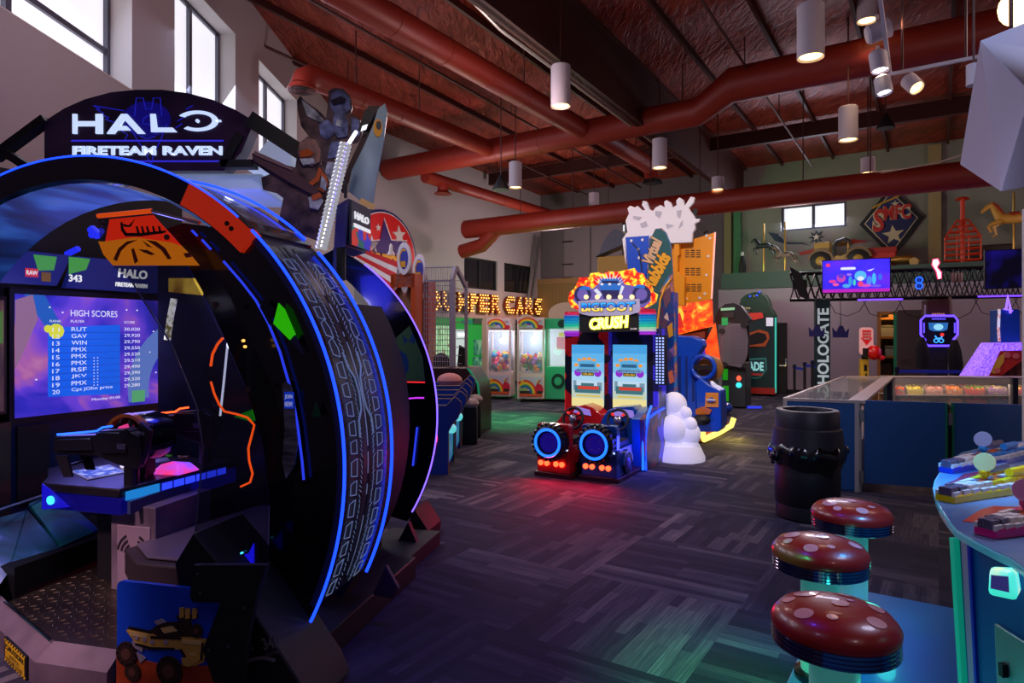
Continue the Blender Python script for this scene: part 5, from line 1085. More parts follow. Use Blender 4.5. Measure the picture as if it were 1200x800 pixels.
m.poly(FM2, C([(679, 353), (700, 351), (750, 350), (751, 366), (744, 367), (738, 369), (715, 370), (692, 370), (683, 368), (679, 366)], YM), .0, .03, pl_); sg = m.build('name_plate', hs)
m = MB()
blu = glow('letter_blue', (30, 130, 220), .9); gld = glow('letter_gold', (190, 160, 60), .8)
a, b = C([(682, 366), (746, 353)], YM); W5, H5 = b[0] - a[0], b[1] - a[1]
T2('BIGFOOT', a[0], a[1], b[0], b[1], .03, .034, mat('letter_ink', (20, 24, 60), .4), .07)
two = ramp_mat('letter_two_tone', [(0, (200, 160, 40)), (.38, (240, 220, 110)), (.44, (16, 50, 140)), (.65, (24, 120, 225)), (1, (70, 180, 245))], 1, .3, .9)
zramp('letter_two_tone', a[1], b[1])
T2('BIGFOOT', a[0] + .01, a[1] + .006, b[0] - .01, b[1] - .006, .034, .04, two, .03)
m.build('bigfoot_lettering', sg)
m = MB(); 
F9 = FM2
fl_o = [(666, 352), (667, 343), (673, 338), (677, 330), (679, 325), (690, 325), (692, 320), (701, 319), (706, 321), (712, 318), (726, 318), (735, 316), (743, 314), (746, 319), (753, 320), (756, 327), (756, 335), (763, 335), (764, 341), (770, 345), (768, 354), (760, 359), (750, 362), (680, 364), (670, 360)]
m.poly(F9, C(fl_o, YM), -.04, 0, ramp_mat('flame_print', [(.38, (190, 16, 10)), (.47, (240, 60, 20)), (.53, (250, 130, 20)), (.6, (255, 220, 60))], 16, .4, .85, detail=2)); fs = m.build('flame_board', hs)
m = MB(); hz = glow('truck_violet', (120, 100, 190), .8); wh = glow('ray_white', (235, 235, 255), .9); bl2 = glow('truck_blue', (40, 120, 220), .8); dk2 = glow('truck_dark', (50, 44, 110), .6)
m.poly(F9, C([(672, 352), (675, 342), (684, 337), (695, 338), (702, 332), (703, 326), (728, 325), (732, 333), (742, 335), (755, 336), (762, 342), (763, 352), (755, 360), (680, 360)], YM), 0, .004, hz)
for i in range(11):
    t = -1.1 + i * .22; p0 = (715 + 12 * math.sin(t), 337 - 9 * math.cos(t)); p1 = (715 + 22 * math.sin(t * 1.05), 337 - 19 * math.cos(t * .9))
    dx = .9; m.poly(F9, C([(p0[0] - dx, p0[1]), (p0[0] + dx, p0[1]), (p1[0], p1[1])], YM), .004, .007, wh)
m.poly(F9, C([(703, 334), (706, 327), (724, 327), (729, 334), (727, 340), (704, 340)], YM), .005, .012, bl2); m.poly(F9, C([(706, 329), (725, 329), (726, 332), (705, 332)], YM), .012, .014, dk2)
m.poly(F9, C([(704, 340), (728, 340), (724, 350), (708, 350)], YM), .005, .011, dk2)
for u in (706, 715, 726): m.disc(F9, *C([(u, 333)], YM)[0], .02, .016, .013, .02, wh, 10)
for u, v in ((683, 345), (752, 345)):
    m.disc(F9, *C([(u, v)], YM)[0], .12, .115, .004, .012, dk2, 22); m.disc(F9, *C([(u, v)], YM)[0], .075, .075, .012, .014, hz, 18)
for pp in ([(700, 338), (706, 345), (704, 348), (696, 340)], [(732, 336), (728, 346), (726, 344), (729, 334)]): m.poly(F9, C(pp, YM), .012, .016, wh)
for u, v in ((684, 337), (748, 335)): m.poly(F9, C([(u - 6, v + 2), (u, v - 2), (u + 8, v - 1), (u + 8, v + 3)], YM), .012, .016, bl2)
m.build('truck_picture', fs, smooth=False)
for u in (688, 701, 714.5, 728, 741.5):
    x, z = C([(u, 348)], YM)[0]; m = MB(); m.lathe([(.028, 0), (.032, .025), (.0, .04)], glow('spot_warm', (255, 225, 175), 1.3), (x, YM - .012, z), ax=(0, -1, 0), n=14); m.build('sign_spotlight', fs)
iri = ramp_mat('iridescent_coil', [(.0, (150, 40, 200)), (.12, (170, 60, 220)), (.2, (190, 210, 190)), (.35, (40, 190, 150)), (.55, (20, 150, 190)), (.8, (24, 100, 190)), (.88, (220, 40, 80)), (1, (150, 20, 50))], 3, .2, .4)
zramp('iridescent_coil', *sorted((C([(668, 392)], YM)[0][1], C([(668, 365)], YM)[0][1])))
for u0, u1, v0, v1 in ((661.5, 678.5, 365, 394), (749, 769, 362, 392)):
    y = YM - .02; x0, z0 = C([(u0, v1)], y)[0]; x1, z1 = C([(u1, v0)], y)[0]; cx_, r_ = (x0 + x1) / 2, (x1 - x0) / 2; prof = []; n = 9
    for i in range(n): t = i / n; prof += [(r_ * (.93 if i in (0, n - 1) else 1), z0 + (z1 - z0) * t), (r_ * (.93 if i in (0, n - 1) else 1), z0 + (z1 - z0) * (t + .06)), (r_ * .86, z0 + (z1 - z0) * (t + .08))]
    m = MB(); m.lathe(prof + [(r_ * .85, z1), (0, z1)], iri, (cx_, y, 0), n=22); m.build('glowing_coil_tyre', hs)
# lower dash consoles with wheels
for i, (col, nm, ox, u) in enumerate((('r', 'red', 0, (668, 432, 690, 702)), ('b', 'blue', 1, 0))):
    bm_ = mat('racer_red', (200, 24, 30), .25, coat=.5) if i == 0 else mat('racer_blue', (18, 70, 170), .25, coat=.5)
    pts = [[(650, 497), (664, 479), (685, 474), (695, 478), (705, 486), (707, 510), (655, 520)], [(701, 497), (712, 481), (720, 477), (742, 476), (748, 484), (748, 525), (703, 525)]][i]
    yD = .95; p = C(pts, yD); m = MB(); m.poly(FY(yD), p, -.28, 0, bm_)
    x0, x1 = min(q[0] for q in p) + .05, max(q[0] for q in p) - .04
    m.rect(FY(yD + .05), x0, x1, .02, min(q[1] for q in p) + .1, -.2, 0, bm_); dsh = m.build('dashboard', cr, bevel=.01)
    m = MB(); lm = mat('dash_label', (150, 130, 220), .4, em=(150, 130, 230), es=.5); q = C([[(672, 483), (693, 487), (691, 480), (676, 476)], [(715, 486), (744, 490), (742, 481), (720, 478)]][i], yD); m.poly(FY(yD), q, 0, .01, lm); m.build('dash_label', dsh)
    wc = [(671.5, 490), (724, 492)][i]; c = cp(*wc, y=yD - .18); R3_ = 12.3 / FOC * (CR.W(c).y)
    ax = V(0, -1, .35).normalized(); s_ = V(1, 0, 0); t_v = ax.cross(s_)
    g = bpy.data.objects.new('steering_wheel', None)
    m = MB(); m.tube([c + (s_ * math.cos(a_) + t_v * math.sin(a_)) * R3_ for a_ in [k * 2 * PI / 28 for k in range(28)]], .018, blackm, n=8, closed=True)
    for a_ in (PI / 2 + PI, PI / 6, 5 * PI / 6): m.bar(c, c + (s_ * math.cos(a_) + t_v * math.sin(a_)) * R3_, .045, .02, mat('spoke_grey', (60, 58, 66), .35, .6))
    m.lathe([(.05, -.02), (.05, .015), (.03, .03), (0, .03)], mat('hub_chrome', (170, 165, 180), .25, .9), c, ax=ax, n=16); m.tube([c - ax * .02, c - ax * .2], .03, blackm); wo = m.build('steering_wheel', cr)
    m = MB()
    for dx in (-.55, .5): m.lathe([(.018, .0), (.018, .02), (0, .025)], glow('red_button', (255, 40, 40), .9), c + s_ * dx * R3_ + t_v * .5 * R3_, ax=ax, n=10)
    m.parts('wheel_button', wo)
# seat pods, each with spare tyre and tail lights
def pod_part(x0, x1, y0, col, dark, pxs):
    w = x1 - x0; g = bpy.data.objects.new('seat_pod', None); COL.objects.link(g); g.parent = cr; g.location = (x0, y0, 0)
    m = MB(); F_ = FY(0); hgt = pxs
    m.rrect(F_, 0, w, .16, hgt, .035, -.10, 0, col); m.box(-.0, w, 0, .5, .05, .36, col); m.build('pod_shell', g, bevel=.008)
    m = MB(); m.box(-.03, w + .03, -.02, .95, 0, .05, dark); m.build('pod_base', g, bevel=.006)
    m = MB(); m.box(.03, w - .03, .12, .48, .36, .43, blackm); m.poly(FX(w / 2), [(.10, .40), (.14, hgt - .04), (.2, hgt - .06), (.18, .40)], -w / 2 + .04, w / 2 - .04, blackm); m.build('seat', g, bevel=.01)
    # tyre
    tw = w * .49; cz_ = hgt - tw * .98; m = MB(); prof = [(tw * .55, -.0), (tw * .80, -.035), (tw * .97, -.03), (tw, .0), (tw, .09), (tw * .9, .13), (0, .13)]
    c = (w * .49, -.13, cz_)
    tyre = mat('tyre_rubber', (16, 14, 34), .45, coat=.2)
    m.lathe([(tw * .55, .03), (tw * .60, .0), (tw * .85, -.01), (tw * .98, .02), (tw, .06), (tw * .98, .12), (0, .13)], tyre, c, ax=(0, 1, 0), n=30)
    for k in range(22):
        a_ = 2 * PI * k / 22; ca, sa = math.cos(a_), math.sin(a_); m.bar((c[0] + tw * .98 * ca, c[1] + .01, c[2] + tw * .98 * sa), (c[0] + tw * 1.01 * ca, c[1] + .11, c[2] + tw * 1.01 * sa), .028, .03, tyre)
    m.lathe([(tw * .55, .02), (tw * .4, .05), (tw * .12, .03), (0, .03)], mat('rim_violet', (40, 24, 110), .3, .5, em=(40, 20, 180), es=.3), c, ax=(0, 1, 0), n=24)
    for k in range(9): a_ = 2 * PI * k / 9; m.ball((c[0] + tw * .33 * math.cos(a_), c[1] + .025, c[2] + tw * .33 * math.sin(a_)), .009, chrome, 6, 4)
    sp_ = m.build('spare_tyre', g)
    m = MB(); R4 = tw * .74; m.tube([(c[0] + R4 * math.cos(t), c[1] - .012, c[2] + R4 * math.sin(t)) for t in [k * 2 * PI / 36 for k in range(36)]], .016, glow('ring_blue', (26, 100, 255), 2.4), n=8, closed=True); o = m.build('ring_light', g)
    m = MB(); m.rect(F_, .02, w - .02, .285 + .03, .315 + .03, 0, .015, ramp_mat('bar_light', [(.35, (70, 170, 255)), (.55, (240, 240, 255))], 3, .4, 1.6)); m.rect(F_, w * .2, w * .8, .27, .30, 0, .01, mat('plate_blank', (60, 60, 110) if col.name.endswith('red') else (20, 60, 140), .4)); m.build('light_bar', g)
    m = MB(); m.tx(F_, 'BIGFOOT', w * .3, .235, w * .36, .02, 0, .004, mat('badge_grey', (90, 90, 130), .4), .02); m.build('badge', g)
    for k in (.13, .32, .60, .78):
        m = MB(); m.lathe([(.028, 0), (.03, .02), (.015, .035), (0, .038)], glow('tail_red', (255, 70, 36), 5.0), (w * k, -.002, .155), ax=(0, -1, 0), n=14); m.build('tail_light', g)
        m = MB(); m.lathe([(.034, 0), (.034, .012), (.03, .014)], chrome, (w * k, 0, .155), ax=(0, -1, 0), n=14)
    m = MB(); m.lathe([(.0, -.03), (.10, -.03), (.115, -.01), (.115, .02), (0, .02)], tyre, (w + .01, .3, .17), ax=(1, 0, 0), n=24); m.lathe([(.07, .02), (.05, .03), (.0, .025)], mat('fender_rim', (110, 90, 190), .35, .3), (w + .01, .3, .17), ax=(1, 0, 0), n=18); m.arc(FX(w), .3, .17, .125, .16, 0, 180, 0, .03, col, 14); m.build('side_wheel', g)
    return g
h1_ = CR.pl([(640, 495)], y=0)[0][1]
red_ = mat('racer_red'); blue_ = mat('racer_blue')
x0, x1 = cp(629.5, 550, y=-.02).x, cp(667.5, 550, y=-.02).x
pod_part(x0, x1, -.02, red_, mat('base_maroon', (70, 14, 20), .4), cp(640, 495.5, y=0).z)
ly = .05; x0, x1 = cp(681.5, 555, y=ly).x, cp(722.5, 555, y=ly).x
pod_part(x0, x1, ly, blue_, mat('base_plum', (60, 16, 40), .4), cp(700, 498, y=ly).z)
lamp('tail_glow', 'AREA', CR.W((.2, -.16, .22)), 7, (255, 20, 40), .4, CR.W((.3, -.9, 0)), sizey=.1); lamp('tail_glow', 'AREA', CR.W((.75, -.10, .22)), 7, (255, 20, 60), .4, CR.W((.8, -.9, 0)), sizey=.1)
# right side panel with blue light strip
m = MB(); XS = 1.04; pr = ramp_mat('side_art_print', [(.3, (20, 20, 70)), (.5, (60, 44, 90)), (.62, (150, 70, 40)), (.75, (60, 60, 140))], 5, .4, .08)
prof = CR.plx([(757, 553), (756, 520), (755, 492), (766, 478), (781, 474), (781, 537)], x=XS)
m.poly(FX(XS), prof, -.06, 0, pr); m.poly(FX(XS - .06), [(max(a, .0) + .0, b) for a, b in prof], -.10, 0, blue_); m.poly(FX(XS - .06), [(.85, 0.02), (1.6, 0.02), (1.6, 1.0), (1.0, .9)], -1.0, 0, blackm) if False else None; sd = m.build('side_panel', cr)
m = MB(); m.tube([cp(757, 551, y=prof[0][0]), cp(756, 525, y=prof[0][0]), cp(757, 505, y=.8), cp(760, 490, y=.85), cp(769, 483, y=1.1), cp(778, 478, y=1.5)], .014, ledblue, n=8); m.tube([V(XS - .03, prof[0][0] - .02, .02), V(XS - .03, prof[0][0] - .02, .45), V(XS, prof[0][0] + .02, .62), V(XS, prof[0][0] + .2, .76)], .016, glow('strip_cyan', (26, 90, 255), 2.4), n=8); m.build('light_strip', sd)
m = MB(); m.box(xl + .05, XS - .1, .9, YS2, 0, .10, blackm); m.box(xl2 + .02, XS - .06, YS2 + .0, YS2 + .45, 0, ztop, blackm); m.box(.45, .5, .5, YS2, 0, .06, blackm); m.build('floor_frame', cr)
# white LED matrix strip between cabinet and the next machine
m = MB(); xa = cp(768, 440, y=YS2).x; m.rect(FY(YS2 - .02), xa, xa + .13, 1.0, 1.62, -.1, 0, blackm)
for i in range(3):
    for j in range(16): m.rect(FY(YS2 - .02), xa + .015 + i * .04, xa + .035 + i * .04, 1.02 + j * .037, 1.04 + j * .037, 0, .008, glow('matrix_led', (150, 170, 255), 1.8))
m.build('led_matrix_strip', cr)
lamp('racer_blue_glow', 'POINT', CR.W((1.15, .6, .35)), 8, (50, 60, 255), .1)

# ================================================================ tall ride with blue body and yellow back
RB = Fr((2.15, 8.35, 0), 30); rb = RB.root('motion_ride_cabinet', 'tall blue and yellow ride cabinet with scrawled logo and white cloud topper', 'arcade machine'); rp = RB.px
def K(pts, y): return RB.pl(pts, y=y)
yel_ = mat('ride_yellow', (232, 150, 16), .4, var=.1, bscale=2); blr = mat('ride_blue', (14, 76, 200), .35, coat=.3); orr = mat('ride_orange', (205, 110, 14), .4)
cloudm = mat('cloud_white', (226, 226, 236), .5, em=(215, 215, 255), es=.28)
m = MB(); yb = .75; m.poly(FY(yb), K([(733, 278), (760, 276), (760, 345), (745, 400), (738, 345)], yb), -.04, 0, blr); o = m.build('blue_back_panel', rb)
m = MB()
for q in ((740, 282), (753, 281), (748, 292), (749, 302)): m.disc(FY(yb), *K([q], yb)[0], .02, .02, 0, .01, white, 10)
m.tube([rp(741, 285, y=yb - .01), rp(748, 292, y=yb - .02), rp(750, 300, y=yb - .01), rp(752, 318, y=yb - .01)], .008, blackm, n=6); m.build('panel_cable', o)
yy_ = 1.1; m = MB(); m.poly(FY(yy_), K([(787, 287), (800, 284), (838.5, 272), (833, 351), (806, 355), (788, 354)], yy_), -.05, 0, yel_); yo = m.build('yellow_back_panel', rb)
m = MB()
for (a, b) in ((802, 293), (802, 314), (803, 333)):
    for i in range(3):
        for j in range(4): x, z = K([(a + i * 6.5 + 1, b + j * 2.5)], yy_)[0]; m.rect(FY(yy_), x, x + .06, z - .012, z, 0, .006, blackm)
m.build('vent_slots', yo)
m = MB(); m.tube([rp(838, 272, y=yy_), rp(834, 350, y=yy_)], .012, mat('pink_tube', (240, 180, 170), .4, em=(255, 170, 160), es=.8), n=6); m.build('edge_tube', yo)
m = MB()
for q in ((828, 276), (832, 279), (830, 300), (828, 322), (820, 349), (804, 350), (826, 344)): m.disc(FY(yy_), *K([q], yy_)[0], .018, .018, 0, .01, white, 10)
m.parts('mounting_bolt', yo)
m = MB(); m.poly(FY(yy_ - .12), K([(790, 278), (795.5, 278), (796, 298), (794, 300), (794, 318), (802, 325), (802, 358), (789, 358), (788, 318), (791, 316), (790, 298)], yy_ - .12), -.12, 0, orr if False else yel_); m.build('yellow_mast', rb, bevel=.006)
m = MB(); m.bar(rp(795, 322, y=1.4), rp(815, 245, y=1.6), .06, .06, blackm); m.bar(rp(817, 256, y=1.5), rp(827, 272, y=1.5), .08, .06, blackm); m.build('support_post', rb)
yc_ = .95; m = MB(); cl_ = [(733, 310), (729, 280), (735, 272), (733, 258), (737, 250), (735, 244), (738, 241), (744, 243), (747, 241), (752, 246), (756, 246), (752, 240), (753, 235), (758, 236), (761, 245), (765, 247), (768, 243), (774, 240), (779, 243), (778, 236), (781, 234), (786, 237), (788, 243), (793, 240), (792, 235), (796, 231), (801, 234), (802, 241), (805, 237), (809, 230), (814, 231), (813, 237), (807, 244), (812, 251), (815, 256), (820, 256), (819, 260), (814, 262), (815, 268), (812, 272), (811, 284), (786, 285), (768, 283), (758, 277), (740, 278), (736, 290)]
m.poly(FY(yc_), K(cl_, yc_), -.06, 0, cloudm); co = m.build('cloud_topper', rb, bevel=.01)
m = MB(); sh_ = mat('cloud_shade_print', (176, 178, 196), .6)
for q in ([(768, 247), (776, 248), (773, 256), (768, 252)], [(793, 247), (799, 246), (797, 256), (794, 254)], [(742, 253), (752, 254), (748, 258), (742, 256)], [(750, 262), (757, 259), (759, 265), (752, 267)], [(780, 262), (790, 264), (782, 268)], [(797, 262), (800, 258), (800, 264), (795, 268)]): m.poly(FY(yc_), K(q, yc_), 0, .006, sh_)
m.build('cloud_shading', co)
# art panel with scrawled logo
ya = .35; art = ramp_mat('ride_art_print', [(.3, (30, 96, 190)), (.45, (50, 130, 200)), (.55, (150, 90, 120)), (.62, (200, 150, 90)), (.7, (40, 100, 180)), (.85, (220, 210, 220))], 6, .4, .08, distort=.5)
m = MB(); m.poly(FY(ya), K([(757, 400), (759, 300), (763, 278), (768, 268), (775, 267), (780, 272), (785, 285), (787, 305), (789, 345), (792, 400), (794, 470), (795, 520), (776, 520), (760, 440)], ya), -.05, 0, art); ao = m.build('art_side_panel', rb)
m = MB(); m.poly(FY(ya), K([(759, 350), (760, 300), (763, 280), (768, 269), (775, 268), (780, 273), (785, 286), (787, 305), (788, 320), (782, 325), (774, 340), (770, 365), (768, 400), (762, 400)], ya), 0, .006, mat('teal_print', (14, 84, 92), .5)); m.build('teal_shape', ao)
m = MB(); lg = mat('logo_tan', (206, 176, 140), .5); lo = mat('logo_ochre', (220, 164, 30), .5, em=(220, 160, 20), es=.15); ot = mat('logo_outline', (60, 34, 30), .5)
def rot_text(s, p0, w, h, ang_, mm, d):
    x, z = K([p0], ya)[0]; m.tx(FY(ya), s, x - .006, z - .008, w * 1.03, h * 1.08, .006, d, ot, .07, ang_, .2); m.tx(FY(ya), s, x, z, w, h, .006, d + .006, mm, .05, ang_, .2)
rot_text('Virtual', (765, 311), .36, .17, 1.15, lg, .010); rot_text('Rabbids', (766, 341), .52, .20, 1.05, lo, .012); m.build('logo_lettering', ao)
m = MB(); m.tube([rp(*q, y=ya - .02) for q in ((770, 400), (771, 375), (774, 350), (780, 335), (787, 326))], .014, lo, n=6); m.build('yellow_tube', ao)
m = MB()
for q, c_ in (([(782, 383), (788, 377), (789, 393), (784, 396)], (200, 150, 40)), ([(778, 372), (782, 366), (784, 376)], (200, 190, 190)), ([(784, 410), (790, 405), (790, 418)], (120, 90, 160)), ([(783, 436), (788, 433), (790, 447), (785, 450)], (210, 110, 80)), ([(776, 345), (786, 335), (786, 352), (780, 362)], (90, 60, 90))): m.poly(FY(ya), K(q, ya), 0, .007, mat('art_patch_%d' % c_[0] if c_[0] != 200 else 'art_patch_%d_%d' % c_[:2], c_, .5))
m.build('art_picture', ao)
m = MB(); m.box(K([(768, 500)], ya)[0][0] + .02, K([(790, 500)], ya)[0][0], ya, .55, 0, 2.2, blr); m.box(K([(737, 400)], yb)[0][0] + .35, .55, .8, 1.15, 2.0, 3.0, yel_) if False else None; m.build('inner_column', rb)
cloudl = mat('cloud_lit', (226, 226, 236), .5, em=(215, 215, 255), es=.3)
# cloud base of balls
m = MB()
for u, v, r_, dy in ((790, 474, 15, 0), (803, 484, 8, -.05), (788, 503, 17, -.1), (808, 497, 9, -.05), (806, 508, 15, 0), (787, 524, 17, -.05), (806, 522, 13, 0), (797, 490, 12, -.02)):
    c = rp(u, v, y=.12 + dy); R_b = r_ / FOC * RB.W(c).y; m.ball(tuple(c), (R_b, R_b * .8, R_b), cloudl, 18, 12)
c = rp(795, 530, y=.12); m.lathe([(.33, 0), (.33, .05), (.26, .2)], cloudl, (c.x, .15, 0), n=24, sx=1.0); m.build('cloud_base', rb)
# seat, controls and glowing runner
ys = .55; m = MB(); m.poly(FY(ys), K([(788, 397), (792, 393), (812, 394), (822, 398), (824, 405), (819, 413), (816, 420), (817, 500), (790, 500), (790, 430)], ys), -.25, 0, blr); s_o = m.build('seat_back', rb, bevel=.02)
m = MB()
for a in (795, 803, 811): m.poly(FY(ys), K([(a, 418), (a + 3, 417), (a + 3, 470), (a, 470)], ys), -.01, .006, mat('seat_groove', (10, 46, 130), .5))
m.parts('seat_grooves', s_o)
m = MB(); m.poly(FY(ys - .15), K([(815, 448), (820, 442), (833, 452), (844, 458), (846, 500), (842, 506), (818, 506), (816, 480)], ys - .15), -.35, 0, blr); b_o = m.build('ride_body', rb, bevel=.015)
m = MB(); q = K([(827, 460), (842, 460), (842, 477), (826, 477)], ys - .16); m.poly(FY(ys - .15), q, 0, .01, yel_); x, z = K([(834, 468)], ys - .15)[0]; m.disc(FY(ys - .15), x, z, .035, .035, .01, .03, steel, 16); m.bar((x - .05, ys - .19, z), (x + .06, ys - .19, z), .02, .02, white); m.poly(FY(ys - .15), K([(816, 479), (824, 476), (835, 480), (832, 485), (816, 485)], ys - .15), 0, .04, orr); m.build('control_panel', b_o)
m = MB(); c = rp(824, 430, y=.5); m.tube([c + V(math.cos(t) * .15, 0, math.sin(t) * .15) for t in [k * 2 * PI / 24 for k in range(24)]], .03, blr, n=8, closed=True); m.bar(c - V(.14, 0, 0), c + V(.14, 0, 0), .04, .05, blackm); m.lathe([(.12, 0), (.17, .02), (.17, .05), (.1, .06)], mat('ochre_ring', (150, 100, 30), .4), c + V(.07, .08, -.02), ax=(0, 1, 0), n=22); m.bar(c - V(0, -.02, .15), rp(830, 455, y=.5), .06, .06, blr); m.build('ride_wheel', rb)
m = MB(); m.ball(tuple(rp(822, 492, y=.3)), (.12, .1, .07), blackm, 12, 8); m.build('foot_pedal', rb)
A2, B2 = RB.L(G(826, 521)), RB.L(G(857, 504))
m = MB(); m.bar(A2 + V(-.14, .12, .07), B2 + V(-.2, .1, .07), .26, .11, orr); m.build('runner_base', rb, bevel=.01)
m = MB(); m.tube([A2 + V(-.05, .02, .2), A2 + V(-.01, 0, .08), A2 + (B2 - A2) * .5 + V(0, 0, .07), B2 + V(0, 0, .08), B2 + V(.03, .05, .2)], .045, glow('runner_yellow', (255, 225, 110), 1.6), n=10); m.build('glowing_runner', rb)
lamp('runner_glow', 'POINT', RB.W((A2 + B2) / 2 + V(.3, -.1, .2)), 7, (255, 230, 60), .1)
# ================================================================ claw machines with rainbow fronts
def claw(pxl, pxr, pyb, pyt, phi, label, seed):
    Y = FOC * EYE / (pyb - HY); c = P((pxl + pxr) / 2, pyb, Y); w = (pxr - pxl) / FOC * Y; H = 2.02
    F = Fr((c.x, c.y, 0), phi); r = F.root('claw_machine', label, 'claw machine', 'rainbow claw machines'); rnd = random.Random(seed)
    d = .75; zs, zw, zt = .68, .80, 1.72; wht = mat('claw_white', (228, 205, 200), .45); z0 = .08
    m = MB(); m.box(-w / 2, w / 2, .02, d, z0, zs, wht); m.box(-w / 2, w / 2, .02, d, zt, H, wht); m.box(-w / 2, w / 2, d - .03, d, zs, zt, mat('claw_inside', (170, 178, 195), .4, em=(190, 200, 230), es=.25)); m.box(-w / 2, -w / 2 + .02, .02, d, zs, zt, mat('claw_side_glass', (150, 165, 180), .1, alpha=.5))
    for x0 in (-w / 2, w / 2 - .05):
        for y0 in (0, d - .05): m.box(x0, x0 + .05, y0, y0 + .05, z0, H, wht)
    cb = m.build('claw_cabinet', r, bevel=.006)
    for sx_ in (-1, 1):
        for yy in (.1, d - .1):
            m = MB(); m.lathe([(.04, -.02), (.04, .02)], blackm, (sx_ * (w / 2 - .1), yy, .04), ax=(1, 0, 0), n=14); m.bar((sx_ * (w / 2 - .1), yy, .05), (sx_ * (w / 2 - .1), yy, .1), .05, .05, steel); m.build('caster', r)
    # rainbow pictures
    skyc = mat('claw_sky', (190, 196, 214), .5, em=(190, 200, 220), es=.2); cols = [(214, 40, 40), (236, 140, 30), (240, 220, 60), (60, 160, 80), (40, 100, 200)]
    def picture(par, x0, x1, z0, z1, small):
        F_ = FY(-.002); W_, H_ = x1 - x0, z1 - z0; m = MB(); m.rect(F_, x0, x1, z0, z1, 0, .006, skyc); 
        m.disc(F_, x0 + .45 * W_, z0 + .5 * H_, .16 * W_, .14 * H_, .006, .008, mat('hill_violet', (96, 30, 130), .5), 14); m.disc(F_, x0 + .85 * W_, z0 + (.35 if not small else .1) * H_, .2 * W_, .3 * H_, .006, .0075, mat('hill_red', (206, 30, 60), .5), 14); m.disc(F_, x0 + .15 * W_, z0 + .3 * H_, .2 * W_, .22 * H_, .006, .0072, mat('hill_green', (150, 190, 110), .5), 14)
        if not small: m.rect(F_, x0, x1, z0, z0 + .13 * H_, .008, .0095, mat('orange_earth', (216, 90, 40), .5)); m.rect(F_, x0, x1, z0 + .13 * H_, z0 + .28 * H_, .008, .009, mat('tree_line', (24, 40, 30), .6))
        for i, c_ in enumerate(cols):
            rr = .52 - i * .055; m.arc(F_, x0 + (.24 if not small else .35) * W_, z0 + (0.12 if not small else .0) * H_, (rr - .055) * W_, rr * W_, 0, 150 if small else 128, .008, .0115, mat('rainbow_%d' % i, c_, .5, em=c_, es=.15), 14, 1, (1.2 if not small else .9))
        for u, v in ((.12, .78), (.82, .75)): m.star(F_, x0 + u * W_, z0 + v * H_, .05 * (1 if not small else .6), .01, .013, mat('star_gold', (240, 200, 60), .5), 6, .5)
        m.poly(F_, [(x0 + .74 * W_, z0 + .62 * H_), (x0 + .80 * W_, z0 + .6 * H_), (x0 + .95 * W_, z0 + .85 * H_), (x0 + .90 * W_, z0 + .88 * H_)], .01, .013, mat('rocket_red', (206, 40, 70), .5))
        m.build('rainbow_picture', par, smooth=False)
    picture(cb, -w / 2 + .06, w / 2 - .05, z0 + .06, zs - .08, False); picture(cb, -w / 2 + .06, w / 2 - .05, zt + .05, H - .05, True)
    m = MB(); m.rect(FY(0), -w / 2 + .05, w / 2 - .05, zs, zt, -.008, 0, glass); m.build('front_glass', r, smooth=False)
    m = MB(); m.bar((-.2, d * .5, zt - .02), (.2, d * .5, zt - .02), .03, .03, steel); m.tube([(0, d * .5, zt - .03), (0, d * .5, zt - .2)], .01, steel)
    for k in range(3): a = 2 * PI * k / 3; m.tube([(0, d * .5, zt - .2), (.07 * math.cos(a), d * .5 + .07 * math.sin(a), zt - .26), (.03 * math.cos(a), d * .5 + .03 * math.sin(a), zt - .33)], .008, steel, n=6)
    m.build('claw', r)
    m = MB(); m.box(-w / 2 + .06, w / 2 - .06, .06, d - .06, zt - .03, zt - .01, glow('claw_tube_light', (240, 245, 255), 2.5)); m.build('tube_light', r)
    pal = [(220, 40, 60), (240, 190, 30), (60, 180, 90), (40, 150, 210), (240, 120, 40), (150, 60, 170), (240, 200, 190), (236, 60, 120), (40, 50, 60)]
    n = 0
    for k in range(64):
        x = rnd.uniform(-w / 2 + .12, w / 2 - .12); y = rnd.uniform(.10, d - .15); z = zs + .06 + (k % 5) * .075 + .10 * (y / d); c_ = rnd.choice(pal); mm = mat('plush_%d_%d' % c_[:2], c_, .8, em=c_, es=.08)
        s = rnd.uniform(.05, .075); m = MB(); m.ball((0, 0, 0), (s, s * .9, s), mm, 10, 7)
        for sx_ in (-1, 1): m.ball((sx_ * s * .7, 0, s * .8), s * .4, mm, 8, 5); m.ball((sx_ * s * .35, -s * .82, s * .15), s * .13, blackm, 6, 4)
        o = m.build('plush_toy'); o.location = F.W((x, y, z)); o.rotation_euler = (rnd.uniform(-.6, .6), rnd.uniform(-.6, .6), rnd.uniform(-1, 1)); tag(o, 'small round plush toy in the prize heap of the %s rainbow claw machine' % ('left' if seed == 1 else 'right'), 'plush toy', 'plush prizes in the %s claw machine' % ('left' if seed == 1 else 'right'))
    lamp('claw_light', 'POINT', F.W((0, d * .45, zt - .25)), 14, (235, 240, 255), .1)
    return F
claw(570, 599, 468, 373, 8, 'left one of the two white claw machines with rainbow art', 1)
claw(606, 638, 471, 372, 8, 'right one of the two white claw machines with rainbow art', 2)
